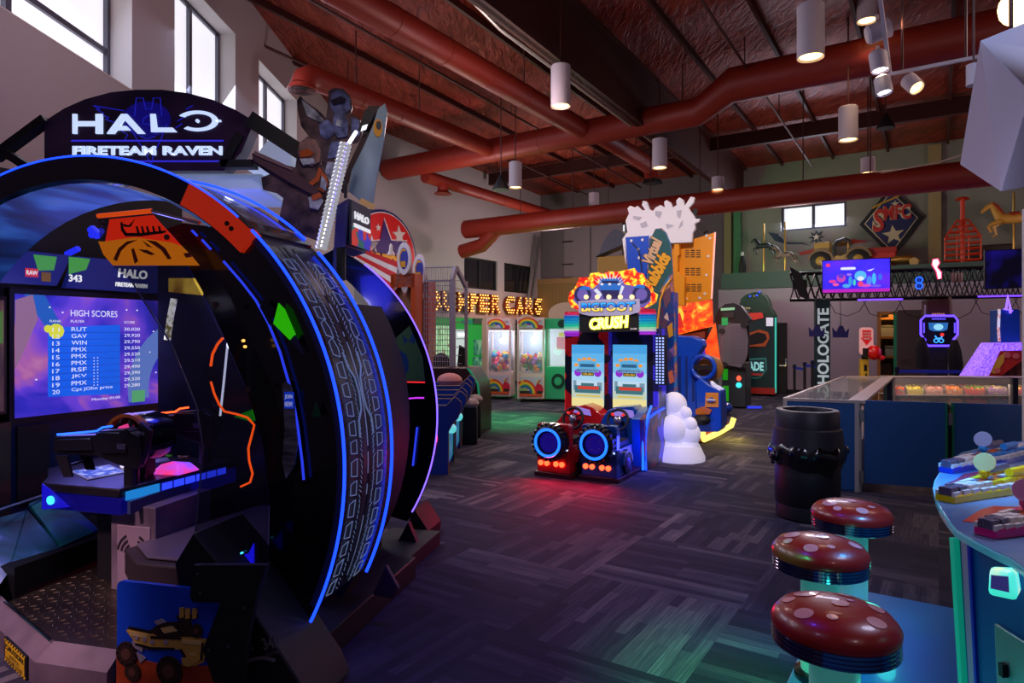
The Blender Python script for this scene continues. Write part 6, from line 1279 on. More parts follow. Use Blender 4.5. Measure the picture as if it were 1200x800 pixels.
# thin tan partition between them, green glass machine next to them
F = Fr(G(654, 471), 12); r = F.root('green_prize_machine', 'green framed glass prize machine beside the right rainbow claw machine', 'arcade machine')
gm = mat('mint_plastic', (60, 180, 130), .25, coat=.5, em=(10, 190, 110), es=.16); hw_ = .30
m = MB(); m.box(-.32, .32, 0, .6, .06, .85, gm); m.box(-.32, .32, 0, .6, 1.75, 2.0, gm)
for x in (-.32, .27):
    for y in (0, .55): m.box(x, x + .05, y, y + .05, .8, 1.8, gm)
o = m.build('machine_body', r, bevel=.02); m = MB(); m.disc(FY(0), .1, 1.87, .11, .09, 0, .02, mat('deep_green', (6, 60, 44), .4), 20); m.disc(FY(0), 0, .5, .16, .18, 0, .02, mat('deep_green', (6, 60, 44), .4), 22); m.disc(FY(0), 0, .5, .09, .10, .02, .03, gm, 20); m.build('round_panel', o)
m = MB(); m.box(-.27, .27, .5, .52, .85, 1.75, mat('poster_pale', (200, 200, 215), .5, em=(215, 215, 235), es=.55)); m.rect(FY(.49), -.1, .22, 1.25, 1.55, 0, .01, mat('poster_pink', (220, 120, 150), .5, em=(220, 120, 150), es=.4)); m.rect(FY(.49), -.05, .2, 1.56, 1.66, 0, .01, mat('poster_yellow', (225, 200, 90), .5, em=(225, 200, 90), es=.4)); m.build('lit_poster', r)
lamp('green_cab_light', 'POINT', F.W((-.1, -.6, 1.2)), 6, (80, 255, 170), .1)
m = MB(); m.rect(FY(0), -.27, .27, .85, 1.75, -.006, 0, glass); m.rect(FXn(-.32), -.55, -.05, .85, 1.75, -.006, 0, glass); m.build('glass_pane', r, smooth=False)
for x in (-.25, .25): m = MB(); m.lathe([(.035, -.02), (.035, .02)], blackm, (x, .1, .035), ax=(1, 0, 0), n=12); m.build('caster', r)
# rounded beige boards behind the claw machines
for u, v, rr, lab in ((573, 371, .20, 'low rounded cream board behind the left claw machine'), (616, 368, .16, 'small rounded cream board behind the right claw machine'), (664, 354, .50, 'large rounded cream board behind the right claw machine with red marks')):
    c = P(u, 392, 17.6); F = Fr((c.x, c.y, 0), 15); top = EYE + (HY - v) / FOC * 17.6; m = MB()
    m.poly(FY(0), [(-rr, 0), (rr, 0), (rr, top - rr * .6)] + [(rr * math.cos(math.radians(a)), top - rr * .6 + rr * .6 * math.sin(math.radians(a))) for a in range(15, 180, 15)] + [(-rr, top - rr * .6)], -.06, 0, mat('cream_board', (200, 176, 150), .6)); o = m.build('rounded_board'); o.location = F.o; o.rotation_euler = (0, 0, -F.phi); tag(o, lab, 'board')
    if rr > .6:
        m = MB(); 
        for k, x in enumerate((.25, .38, .5)): m.rect(FY(-.02), x, x + .06, top - .45, top - .22, 0, .01, mat('red_mark', (190, 50, 30), .5))
        m.poly(FY(-.02), [(-.5, top - .35), (-.42, top + .05), (-.36, top + .0), (-.40, top - .5)], 0, .03, mat('white_fin', (235, 235, 240), .4)); m.poly(FY(-.02), [(-.1, top - .3), (-.05, top - .05), (0, top - .08), (0, top - .4)], 0, .03, mat('white_fin')); m.parts('board_marks', o)
# ================================================================ bulb letters on the rear left wall
letm = mat('letter_rust', (110, 40, 16), .5, em=(255, 110, 20), es=.12); blb = glow('marquee_bulb', (255, 185, 85), 3.0)
SG = bpy.data.objects.new('bulb_letter_sign', None); COL.objects.link(SG); SG.location = RW(WB + .04, 12); tag(SG, 'row of amber bulb letters BUMPER CARS on the rear left wall', 'sign')
LT = [('B', 498, 513.5), ('U', 515.5, 531), ('M', 534, 547), ('P', 549, 558), ('E', 560, 572), ('R', 575, 586), ('C', 592, 603), ('A', 605, 614), ('R', 616, 626), ('S', 628, 637)]
inv = Matrix.Translation(-SG.location)
for ch, u0, u1 in LT:
    u0 = 498 + (u0 - 498) * .96; u1 = 498 + (u1 - 498) * .96
    b0_, z0_ = bw(u0, 360); b1_, _ = bw(u1, 360); t0_ = bw((u0 + u1) / 2, 340 + (u0 - 498) * .075)[1]; bt = bw((u0 + u1) / 2, 364 + (u0 - 498) * .042)[1]
    o_l = RW(WB + .04, 0) - SG.location; FL = (o_l, E1.copy(), V(0, 0, 1)); W_, H_ = b1_ - b0_, t0_ - bt
    m = MB(); m.tx(FL, ch, b0_, bt, W_, H_, 0, .10, letm, .05); lo_ = m.build('bulb_letter', SG)
    # bulbs on a coarse grid kept only where the letter has body
    vs, fs, _a = text_mesh(ch, .05)
    def inside(x, y):
        for f in fs:
            q = [vs[i] for i in f]; s = None; ok = True
            for i in range(len(q)):
                c_ = (q[(i + 1) % len(q)][0] - q[i][0]) * (y - q[i][1]) - (q[(i + 1) % len(q)][1] - q[i][1]) * (x - q[i][0])
                if abs(c_) < 1e-9: continue
                if s is None: s = c_ > 0
                elif s != (c_ > 0): ok = False; break
            if ok: return True
        return False
    k = 0; nx, nz = 4, 7; o2, X2, Z2 = FL; N2 = X2.cross(Z2)
    for i in range(nx):
        for j in range(nz):
            u, v = (i + .5) / nx + (.05 if j % 2 else -.05), (j + .5) / nz
            if inside(u, v):
                m = MB(); c = o2 + X2 * (b0_ + u * W_) + Z2 * (bt + v * H_) + N2 * .12; m.ball(tuple(c), .024, blb, 8, 5); m.build('bulb', lo_)
lamp('letter_glow', 'AREA', RW(WB + .5, 18.0, 2.5), 10, (255, 140, 40), 4, RW(WB, 18.0, 2.4), sizey=.4)
# shelf under the letters
m = MB(); b0_, b1_ = bw(540, 370)[0], bw(640, 370)[0]; zs_ = bw(590, 377)[1]; m.rect((RW(WB, 0), E1.copy(), V(0, 0, 1)), b0_, b1_, zs_ - .1, zs_ + .06, 0, .5, mat('dark_awning', (70, 62, 70), .7)); struct(rename(m.build('t', smooth=False), 'trim_9'), 'dark awning edge below the bulb letters')
# green lit booth front under the letters
gb = mat('booth_green', (50, 150, 84), .5, em=(20, 190, 60), es=.08); F_B = (RW(WB + .45, 0), E1.copy(), V(0, 0, 1))
OB = bpy.data.objects.new('arena_booth', None); COL.objects.link(OB); OB.location = RW(WB + .45, 14); tag(OB, 'green lit booth front with posters on the rear left wall under the bulb letters', 'booth')
def LB_(m): m.v = [tuple(Vector(v) - OB.location) for v in m.v]; return m
def bq(px_, py_): q = ROOM.px(px_, py_, x=WB + .45); return q.y, q.z
e0, e1 = bq(488, 400)[0], bq(604, 400)[0]; zt_ = bq(540, 372)[1]
m = MB(); m.rect(F_B, e0, e1, 0, zt_, -.3, 0, gb); LB_(m).build('booth_front', OB)
m = MB(); m.rect(F_B, bq(500, 400)[0], bq(527, 400)[0], bq(540, 440)[1], bq(540, 382)[1], 0, .02, ramp_mat('booth_scene_print', [(.3, (90, 130, 80)), (.55, (190, 210, 190)), (.7, (150, 90, 80)), (.85, (220, 190, 150))], 3, .5, .45)); m.rect(F_B, bq(532, 400)[0], bq(547, 400)[0], .3, bq(540, 386)[1], 0, .02, glow('white_opening', (215, 225, 225), .8)); m.rect(F_B, bq(536, 400)[0], bq(546, 400)[0], bq(540, 394)[1], bq(540, 390)[1], .02, .04, glow('tube_white', (250, 255, 255), 2)); m.rect(F_B, bq(541, 400)[0], bq(560, 400)[0], bq(540, 379)[1], bq(540, 375)[1], 0, .02, mat('booth_sign', (40, 120, 130), .5)); LB_(m).build('booth_opening', OB)
m = MB(); po1 = ramp_mat('booth_poster', [(.3, (30, 70, 120)), (.5, (80, 120, 140)), (.65, (190, 190, 200)), (.8, (120, 80, 70))], 4, .5, .3)
for a, b, c_, d_ in ((555, 568, 398, 416), (554, 568, 418, 438)): m.rect(F_B, bq(a, 400)[0], bq(b, 400)[0], bq(a, d_)[1], bq(a, c_)[1], .0, .03, po1)
LB_(m).build('poster', OB)
lamp('booth_green_light', 'POINT', RW(WB + 2.0, 15.5, 1.2), 60, (20, 255, 100), .2)
# ================================================================ round wall sign with star
cw = P(461, 310, 0)
def WLn(px_, py_, dist): return P(px_, py_, dist)
Ysg = 14.2; Fsn = Fr(P(428, 309, Ysg), -6); 
so = Fsn.root('round_star_sign', 'big red round sign with purple star and yellow lettering on the left wall', 'sign'); Rs = 1.04
# stand it on the rear left wall plane
qb = ROOM.px(455, 309, x=WB + .06); so.location = RW(WB + .06, qb.y, 0); so.rotation_euler = (0, 0, 0); zc_ = ROOM.px(462, 310, x=WB + .06).z
FSG = (V(0, 0, 0), E1.copy(), V(0, 0, 1)); 
rb_ = ROOM.px(487, 320, x=WB + .06).y - qb.y; zt2 = ROOM.px(455, 247, x=WB + .06).z; zc_ = zt2 - 1.35
RX = 1.22; zc_ = zt2 - RX; cxs = rb_ - RX * .98
m = MB(); m.disc(FSG, cxs, zc_, RX, RX, -.04, .0, mat('sign_navy', (30, 34, 110), .5), 48); m.disc(FSG, cxs, zc_, RX * .955, RX * .955, 0, .01, mat('sign_white', (220, 210, 210), .5), 48); m.disc(FSG, cxs, zc_, RX * .93, RX * .93, .01, .02, mat('sign_red', (214, 34, 40), .5, em=(210, 30, 36), es=.08), 48); sb_ = m.build('sign_disc', so)
m = MB(); pur = mat('sign_purple', (60, 30, 110), .5); wht_ = mat('sign_white'); yl_ = mat('sign_yellow', (226, 160, 30), .5)
m.star(FSG, cxs + .05, zc_ + .16, .86, .02, .035, wht_, 5, .42, .12); m.star(FSG, cxs + .02, zc_ + .14, .82, .035, .05, pur, 5, .42, .12)
for x, z, r_ in ((.5, .62, .26), (-.5, .25, .26), (-.28, .72, .1)): m.star(FSG, cxs + x, zc_ + z, r_, .02, .05, wht_, 5, .42, .1)
m.tx(FSG, 'FUNZONE', cxs - .75, zc_ - .32, 1.5, .40, .05, .09, mat('sign_shadow', (60, 24, 50), .5), .1); m.tx(FSG, 'FUNZONE', cxs - .72, zc_ - .30, 1.44, .36, .09, .11, yl_, .08); m.build('sign_picture', sb_)
# ================================================================ striped tent stall behind the pod
c = P(452, 350, 13.2); F = Fr((c.x, c.y, 0), 33); r = F.root('striped_tent_stall', 'carnival stall with red and white striped tent roof behind the black pod', 'stall')
tz, ez = F.px(428, 298, y=0).z, F.px(440, 350, y=0).z
m = MB(); sr, sw_ = mat('tent_red', (206, 30, 34), .6), mat('tent_white', (225, 215, 205), .6); n = 12; xa_, xb_ = -1.3, .62
for i in range(9):
    t0, t1 = i / 9, (i + 1) / 9; mm = sr if i % 2 else sw_
    def row(t, s): return V(xa_ + (xb_ - xa_) * t if s == 0 else -1.1 + 1.5 * t * .8, .0 if s == 0 else .8, (ez + .12 * math.sin(t * 3)) if s == 0 else tz + .1)
    a_, b_, c_, d_ = row(t0, 0), row(t1, 0), row(t1, 1), row(t0, 1); u_ = V(0, 0, .03); 
# roof slopes down to the right: stripes run along its length
A_, B_ = F.px(415, 288, y=.6), F.px(470, 308, y=.6); C_, D_ = F.px(415, 312, y=0.0), F.px(466, 352, y=0.0)
for i in range(6):
    t0, t1 = i / 6, (i + 1) / 6; p = [A_ + (C_ - A_) * t0, B_ + (D_ - B_) * t0, B_ + (D_ - B_) * t1, A_ + (C_ - A_) * t1]; u_ = V(0, 0, -.02); m.hexa([q + u_ for q in p] + p, sr if i % 2 == 0 else sw_)
m.hexa([D_ + V(0, 0, -.35), C_ + V(0, 0, -.75), C_ + V(0, .02, -.75), D_ + V(0, .02, -.35), D_, C_, C_ + V(0, .02, 0), D_ + V(0, .02, 0)], mat('tent_valance', (170, 170, 160), .6)); m.build('tent_roof', r, smooth=False)
q = F.px(458, 292, y=.3); m = MB(); m.lathe([(.09, -.12), (.04, -.02), (.035, .08), (.0, .13)], sw_, tuple(q), n=12); m.build('roof_finial', r)
m = MB(); m.box(-1.0, .25, .1, .7, 0, ez - .1, mat('stall_dark', (60, 26, 26), .6)); m.build('stall_body', r)
for k, (u, v0, v1, lab) in enumerate(((473, 285, 325, 'nearer orange tower with a round rocket badge on top beside the tent'), (491, 298, 332, 'farther orange tower with a round rocket badge behind the first one'))):
    Y = 12.0 + k * .6; c = P(u, 400, Y); F = Fr((c.x, c.y, 0), 20 + k); r = F.root('orange_target_tower', lab, 'arcade tower', 'orange towers'); w = (.38 if k == 0 else .34)
    zt_ = F.px(u, v1 - 4, y=0).z; om = mat('tower_orange', (196, 74, 18), .4, em=(210, 70, 10), es=.06)
    m = MB(); m.box(-w / 2 - .08, -w / 2, 0, .3, 0, zt_, om); m.box(w / 2 - .04, w / 2 + .04, 0, .3, 0, zt_, om); m.box(-w / 2, w / 2, .12, .16, 0, zt_, mat('tower_tan', (150, 104, 70), .5)); m.box(-w / 2 - .08, w / 2 + .04, 0, .3, zt_ - .25, zt_, om); m.build('tower_body', r, bevel=.006)
    p0 = F.px(u, v0 + 18, y=-.03); m = MB(); ro = ramp_mat('rocket_print', [(.3, (170, 30, 34)), (.55, (200, 190, 190)), (.7, (120, 100, 100))], 12, .5, .05)
    m.poly(FY(.0), [(p0.x - .22, p0.z - .6), (p0.x - .14, p0.z - .1), (p0.x - .08, p0.z + .25), (p0.x + .08, p0.z + .25), (p0.x + .14, p0.z - .1), (p0.x + .2, p0.z - .6), (p0.x + .1, p0.z - .45), (p0.x, p0.z - .7), (p0.x - .1, p0.z - .45)], -.04, .0, ro); m.build('rocket_board', r)
    m = MB(); m.disc(FY(-.01), p0.x + .02, p0.z, .14, .30, 0, .05, mat('badge_white', (225, 220, 225), .5, em=(220, 220, 230), es=.2), 24); m.disc(FY(-.06), p0.x + .02, p0.z, .09, .2, 0, .006, mat('badge_blue', (50, 60, 170), .5), 20); m.arc(FY(-.06), p0.x + .02, p0.z, .07, .09, 60, 250, .006, .012, yl_, 14, 1, 2); m.poly(FY(-.06), [(p0.x - .03, p0.z - .16), (p0.x + .06, p0.z - .16), (p0.x + .06, p0.z - .05), (p0.x - .03, p0.z - .05)], .006, .012, yl_); m.build('round_badge', r)
# ================================================================ wire cage basketball game
Yc = 11.2; cL, cR = P(497, 436, Yc), P(531, 436, Yc); F = Fr((cL.x, cL.y, 0), 12); r = F.root('caged_hoop_game', 'grey wire cage hoop game on a dark curved cabinet behind the orange towers', 'arcade machine')
w = (cR - cL).length; zb_, zt_, ze = cL.z, F.px(520, 328, y=0).z, F.px(529, 312, y=0).z; gw = mat('cage_grey', (150, 140, 155), .5)
m = MB(); m.box(w - .05, w + .05, 0, .06, zb_, zt_, gw); m.box(w + .12, w + .17, .35, .4, zb_, zt_, gw); m.box(0, w, 0, .04, zt_ - .03, zt_, gw); m.box(-.1, w + .1, -.02, .06, zb_ - .06, zb_ + .08, gw); m.bar((w, .03, zt_), (w + .04, .1, ze), .06, .06, gw); m.bar((w + .04, .1, ze), (w + .14, .38, zt_ - .1), .06, .06, gw); m.build('cage_frame', r)
m = MB()
for i in range(13): x = w * i / 12; m.tube([(x, .0, zb_), (x, 0, zt_), (x - .02, .1, ze)], .006, gw, n=4)
for j in range(18): z = zb_ + (zt_ - zb_) * j / 17; m.tube([(0, 0, z), (w, 0, z)], .006, gw, n=4)
for j in range(12): z = zb_ + (zt_ - zb_) * j / 11; m.tube([(w + .0, .03, z), (w + .15, .38, z)], .006, gw, n=4)
m.tube([(-.02, .1, ze), (w, .1, ze)], .012, gw, n=5)
m.build('wire_mesh', r)
m = MB(); hx = F.px(536, 440, y=.1).x; dk_ = mat('oxblood_cabinet', (44, 12, 18), .4)
xs0, xs1, xs2 = F.px(503, 440, y=-.5).x, F.px(548, 440, y=-.5).x, F.px(562, 440, y=-.5).x; ztc = F.px(520, 431, y=-.5).z
m.poly(FY(-.5), [(xs0 - .3, 0), (xs2, 0), (xs2, ztc - .5), (xs2 - .03, ztc - .25), (xs2 - .12, ztc - .1), (xs1, ztc), (xs0 - .3, ztc)], -.8, 0, dk_); cb_ = m.build('game_cabinet', r, bevel=.01)
m = MB(); m.tube([(xs2, -.5, .02), (xs2, -.5, ztc - .5), (xs2 - .03, -.5, ztc - .25), (xs2 - .12, -.5, ztc - .1), (xs1, -.5, ztc)], .018, mat('green_trim', (20, 120, 90), .3, em=(20, 160, 110), es=.35), n=6); m.build('edge_trim', cb_)
m = MB(); m.ball(tuple(F.px(517, 425, y=.2)), (.16, .12, .18), blackm, 12, 8); m.poly(FY(.25), [(F.px(535, 440, y=.25).x, zb_), (F.px(545, 440, y=.25).x, zb_), (F.px(544, 410, y=.25).x, F.px(544, 408, y=.25).z), (F.px(538, 405, y=.25).x, F.px(538, 404, y=.25).z)], -.05, 0, blackm); m.build('dark_backrest', r)
# ================================================================ row of low blue kiddie cabinets
navy = mat('cabinet_royal_blue', (14, 56, 150), .35, coat=.3); trimy = mat('edge_gold', (150, 120, 70), .5)
pos = [(7.57, 'nearest of the three low blue game cabinets beside the pod', -.665, .87), (8.55, 'middle of the three low blue game cabinets behind the nearest one', -.665, .90), (9.5, 'farthest of the three low blue game cabinets with a pink top', -.66, .95)]
def lowcab():
    F = Fr((pos[0][2], pos[0][0], 0), 0); r = F.root('low_game_cabinet', pos[0][1], 'arcade machine', 'low blue game cabinets')
    prof = [(-1.15, 0), (-.08, 0), (-.08, .50), (-.04, .58), (.03, .66), (.07, .76), (.07, .84), (.03, .88), (0, .90), (-.10, .80), (-1.15, .80)]
    Ff = fr((0, 0, 0)); 
    for y0, y1 in ((0, .04), (.78, .82)):
        m = MB(); m.poly(fr((0, y0, 0)), prof, -(y1 - y0), 0, navy); o = m.build('side_board', r)
        m = MB(); m.tube([V(x, y0 + .02, z) for x, z in prof[1:]], .010, trimy, n=5); m.build('edge_trim', o)
    m = MB(); m.box(-1.1, -.10, .04, .78, .03, .74, navy); scn = ramp_mat('kiddie_screen', [(.3, (16, 60, 110)), (.5, (30, 150, 150)), (.65, (60, 90, 200)), (.8, (190, 200, 200))], 4, .3, .5); m.box(-.12, -.09, .06, .76, .10, .55, scn); m.build('cabinet_body', r)
    m = MB(); m.ball((-.06, .25, .50), (.06, .06, .06), ramp_mat('reader_glow2', [(.35, (60, 220, 200)), (.6, (190, 120, 240))], 3, .3, .9), 10, 6); m.build('card_reader', r)
    return r
lc = lowcab()
for (Y, lab, X_, h_) in pos[1:]:
    c_ = copy_tree(lc); c_.location = (X_, Y, 0); c_['label'] = lab; c_.scale = (1, 1, h_ / .87)
m = MB(); m.ball((0, 0, 0), (.32, .3, .16), mat('pink_dome', (200, 130, 130), .6), 16, 8); o = m.build('pink_cushion'); o.scale = (.6, .6, .7); o.location = (-.95, 9.9, .93); tag(o, 'pink rounded cushion lying on the farthest low blue cabinet', 'cushion')
# small pedestal stools further along the row
for k, (u, v, lab) in enumerate(((551, 521, 'nearest of three small dark pedestals with pale tops'), (556, 513, 'middle of three small dark pedestals with pale tops'), (560, 497, 'farthest of three small dark pedestals with pale tops'))):
    q = G(u, v); F = Fr(q); r = F.root('pedestal_stool', lab, 'stool', 'small dark pedestals'); h = .55
    m = MB(); m.box(-.12, .1, 0, .2, 0, h, blackm); m.build('pedestal', r, bevel=.02); m = MB(); m.ball((0, .1, h + .05), (.13, .13, .08), mat('pale_top', (170, 150, 150), .5), 12, 6); m.build('pale_top', r)
q = G(572, 520); lamp('red_floor_glow', 'POINT', (q.x - .2, q.y, .2), 3, (255, 50, 20), .05)

# dome topped machine far behind the racer
c = P(716, 400, 13.5); F = Fr((c.x, c.y, 0), 33.27); r = F.root('dome_topped_machine', 'tall ochre machine with slate grey dome top partly hidden behind the truck racer sign', 'arcade machine'); q_ = lambda p, y=0: F.pl(p, y=y)
o_ = q_([(700, 335), (699, 310), (697, 301), (702, 296), (705, 286), (710, 277), (716, 270), (722, 268), (728, 270), (732, 274), (738, 284), (742, 300), (742, 335)])
m = MB(); zs_ = q_([(715, 300)])[0][1]; m.poly(FY(0), [(a, b) for a, b in o_ if b >= zs_ - .02], -.3, 0, mat('dome_slate', (84, 86, 98), .6)); m.build('dome_top', r, bevel=.02)
m = MB(); xa, xb = q_([(700, 320)])[0][0], q_([(742, 320)])[0][0]; m.box(xa, xb, .0, .6, 0, zs_, mat('dome_ochre', (176, 136, 34), .5)); bo = m.build('machine_body', r, bevel=.02)
m = MB()
for u in (712, 722): x, z = q_([(u, 318)])[0]; m.rect(FY(0), x - .06, x + .06, z - .3, z, 0, .01, blackm)
m.parts('dark_slot', bo)
# ================================================================ cabinets beyond the ride
F = Fr(G(815, 478), 20); r = F.root('flame_racing_cabinet', 'orange flame fronted racing cabinet with violet screen behind the blue ride', 'arcade machine'); q_ = lambda p, y=0: F.pl(p, y=y)
fl = ramp_mat('orange_flame_print', [(.3, (150, 20, 6)), (.48, (230, 60, 10)), (.6, (255, 140, 20)), (.72, (255, 220, 90))], 4, .4, .95, distort=1.2)
m = MB(); a, b, c_, d_ = q_([(786, 394), (835, 382), (834, 351), (786, 354)]); m.poly(FY(0), [a, b, c_, d_], -.4, 0, fl); mo = m.build('flame_marquee', r)
m = MB(); m.disc(FY(-.01), *q_([(795, 370)])[0], .12, .18, 0, .02, mat('sun_patch', (210, 190, 60), .4, em=(220, 200, 60), es=.7), 16); m.poly(FY(-.01), q_([(789, 384), (790, 372), (797, 366), (802, 384)]), .02, .03, mat('sunset_red', (190, 40, 30), .4, em=(200, 30, 20), es=.5)); m.build('flame_picture', mo)
m = MB(); m.poly(FY(.1), q_([(787, 402), (826, 396), (826, 388), (787, 394)], .1), -.3, 0, mat('brown_shelf', (110, 60, 40), .5)); m.box(q_([(787, 400)])[0][0], q_([(828, 400)])[0][0], .25, .9, 0, 2.0, blackm); m.build('cabinet_body', r)
m = MB(); m.poly(FY(.2), q_([(788, 440), (826, 436), (826, 398), (788, 402)], .2), 0, .02, ramp_mat('violet_screen', [(.3, (50, 20, 130)), (.55, (90, 50, 220)), (.75, (220, 110, 180))], 3, .3, .8)); m.build('screen', r, smooth=False)
m = MB(); m.poly(FY(.0), q_([(826, 402), (838, 378), (844, 425), (832, 428), (827, 420)]), -.25, 0, ramp_mat('side_flame', [(.3, (200, 30, 6)), (.6, (255, 90, 20))], 5, .4, .9)); m.build('side_fin', r)
lamp('orange_cab_glow', 'POINT', F.W((.1, -.5, 1.8)), 6, (255, 110, 30), .1)

F = Fr(G(862, 478), 28); r = F.root('robot_shooter_cabinet', 'grey cabinet with large perforated silver shield and helmet shaped top', 'arcade machine'); q_ = lambda p, y=0: F.pl(p, y=y)
dkg = mat('gunmetal_plastic', (54, 60, 62), .4, .3); m = MB()
x0, x1 = q_([(846, 450)])[0][0], q_([(874, 450)])[0][0]; m.box(x0, x1, .0, .8, .02, 1.0, dkg); m.box(x0 + .1, x1 - .02, .6, .75, 1.0, 1.9, blackm); bo = m.build('cabinet_body', r, bevel=.02)
m = MB(); m.poly(FY(-.005), q_([(847, 452), (854, 452), (854, 470), (848, 470)]), 0, .02, mat('lime_panel')); m.poly(FY(-.005), q_([(847, 432), (853, 432), (853, 445), (847, 445)]), 0, .02, mat('lime_panel')); m.build('green_panel', bo)
m = MB(); m.disc(FY(-.01), *q_([(866, 443)])[0], .05, .06, 0, .03, glow('red_spark', (255, 90, 60), 1.5), 10); m.disc(FY(-.01), *q_([(866, 451)])[0], .06, .06, 0, .03, glow('cyan_spark', (60, 230, 240), 1.5), 10); m.build('indicator_light', bo)
m = MB(); shp = [(846, 388), (849, 383), (858, 379), (870, 379), (874, 383), (877, 398), (876, 415), (873, 425), (868, 431), (852, 428), (846, 424), (844, 405)]
yS = -.25; m.poly(FY(yS), q_(shp, yS), -.05, 0, mat('shield_silver', (128, 120, 132), .35, .6)); so2 = m.build('perforated_shield', r, bevel=.01)
m = MB()
for i in range(17):
    for j in range(28):
        u = 848 + i * 1.7 + (.85 if j % 2 else 0); v = 383 + j * 1.65
        if 846.5 < u < 875 - abs(v - 402) * .06 and 382 < v < 427: x, z = q_([(u, v)], yS)[0]; m.disc(FY(yS), x, z, .008, .008, 0, .003, glow('hole_green', (60, 120, 90), .35) if u < 856 else blackm, 5)
m.build('shield_holes', so2, smooth=False)
m = MB()
for q in ((846, 388), (872, 381), (849, 427), (874, 428)): x, z = q_([q], yS)[0]; m.disc(FY(yS), x, z, .07, .06, -.02, .04, blackm, 10)
m.parts('clamp', so2)
m = MB(); yT = .2; m.poly(FY(yT), q_([(838, 372), (842, 362), (850, 356), (860, 355), (868, 358), (874, 366), (880, 374), (874, 380), (862, 381), (852, 376), (846, 380), (838, 380)], yT), -.3, 0, mat('helmet_dark', (46, 48, 50), .35, .4)); m.poly(FY(yT), q_([(845, 361), (861, 360), (861, 363), (845, 364)], yT), 0, .03, mat('visor_mint', (130, 180, 150), .3, em=(140, 220, 170), es=.5)); m.poly(FY(yT), q_([(846, 366), (860, 365), (861, 372), (847, 372)], yT), 0, .05, dkg); m.poly(FY(yT), q_([(846, 372), (853, 372), (853, 381), (846, 381)], yT), 0, .03, mat('deep_mint', (40, 130, 80), .3, em=(40, 200, 100), es=.4)); m.box(0, .1, yT + .1, yT + .2, 1.5, 1.9, blackm); m.build('helmet_topper', r)
m = MB(); q = q_([(895, 465)])[0]; c2 = F.px(894, 479, z=.03); m.tube([F.px(876, 477, z=.05), F.px(892, 477, z=.05)], .03, glow('dim_blue_led', (40, 60, 230), 1.0), n=6); m.build('floor_light', r)
q = G(846, 485, .0); m = MB(); m.ball((0, 0, 0), (.22, .22, .13), mat('blue_plastic_ball', (16, 60, 170), .15, coat=.8), 14, 8); o = m.build('blue_floor_dome'); o.location = (q.x, q.y, .13); tag(o, 'shiny blue dome on the carpet right of the yellow runner', 'dome')

F = Fr(G(893, 464), 26); r = F.root('dinosaur_shooter_cabinet', 'dark green cabinet topped by a dinosaur head with an arcade shield logo', 'arcade machine'); q_ = lambda p, y=0: F.pl(p, y=y)
dg = mat('deep_teal_cabinet', (16, 52, 56), .4, em=(10, 60, 60), es=.08); xA, xB = q_([(876, 440)])[0][0], q_([(909, 440)])[0][0]; zT = q_([(890, 372)])[0][1]
m = MB(); m.box(xA, xB, 0, .75, .12, zT, dg); bo = m.build('cabinet_body', r, bevel=.02)
m = MB(); m.rect(FY(0), xA, xB, .06, .22, -.5, .03, mat('base_red', (190, 40, 30), .4, em=(190, 30, 20), es=.2)); m.build('red_kick_plate', r)
m = MB(); m.poly(FY(0), q_([(871, 378), (895, 372), (893, 366), (873, 367)]), 0, .03, mat('logo_red_board', (190, 60, 50), .4, em=(200, 50, 40), es=.35)); m.poly(FY(0), q_([(875, 391), (890, 386), (900, 389), (902, 396), (897, 406), (878, 406), (876, 398)]), 0, .03, mat('orange_surround', (190, 90, 40), .5, em=(190, 90, 30), es=.15)); m.poly(FY(0), q_([(878, 393), (888, 389), (897, 391), (899, 397), (894, 402), (879, 404)]), .03, .035, blackm); m.poly(FY(0), q_([(898, 372), (906, 372), (906, 382), (898, 382)]), 0, .03, mat('poster_pale')); m.build('opening_surround', bo)
m = MB(); sh_o = q_([(876, 420), (898, 419), (899, 433), (892, 442), (884, 444), (876, 441)]); m.poly(FY(0), sh_o, 0, .015, mat('shield_rim', (60, 160, 150), .4, em=(60, 170, 150), es=.3)); cx_ = sum(p[0] for p in sh_o) / 6; cz2 = sum(p[1] for p in sh_o) / 6; m.poly(FY(0), [(cx_ + (x - cx_) * .86, cz2 + (z - cz2) * .86) for x, z in sh_o], .015, .02, mat('shield_dark', (30, 70, 80), .4)); a, b = q_([(877, 434), (895, 424)]); m.tx(FY(0), 'ADE', a[0], a[1], b[0] - a[0], b[1] - a[1], .02, .035, mat('ade_white', (150, 215, 215), .4, em=(150, 225, 225), es=.5), .04); m.tx(FY(0), 'Classics', a[0] + .05, a[1] - .12, .3, .07, .02, .03, mat('logo_red_board'), .02); m.build('shield_logo', bo)
m = MB(); m.tube([V(xB, -.01, .1), V(xB, -.01, zT)], .025, mat('aqua_edge', (60, 170, 160), .3, em=(60, 200, 180), es=.6), n=6); m.tube([V(xA + .05, -.01, .1), V(xA + .08, -.01, .9)], .02, mat('aqua_edge'), n=6); m.build('edge_light', bo)
m = MB(); dn = mat('dinosaur_skin', (34, 66, 54), .5, bump=.5, bscale=25, var=.3)
yd = .1
hd = q_([(866, 357), (868, 350), (874, 345), (884, 342), (892, 342), (898, 345), (902, 352), (904, 360), (908, 366), (911, 372), (876, 374), (881, 367), (876, 363), (868, 361)], yd)
m.poly(FY(yd), hd, -.45, 0, dn); m.poly(FY(yd), q_([(872, 365), (881, 366), (880, 371), (873, 369)], yd), -.3, -.06, dn); dh = m.build('dinosaur_head', r, bevel=.05, seg=3)
m = MB()
for k in range(6): x, z = q_([(868.5 + k * 2, 360.5)], yd)[0]; m.poly(FY(yd), [(x - .018, z + .01), (x + .018, z + .01), (x, z - .06)], 0, .02, mat('tooth', (200, 200, 150), .4))
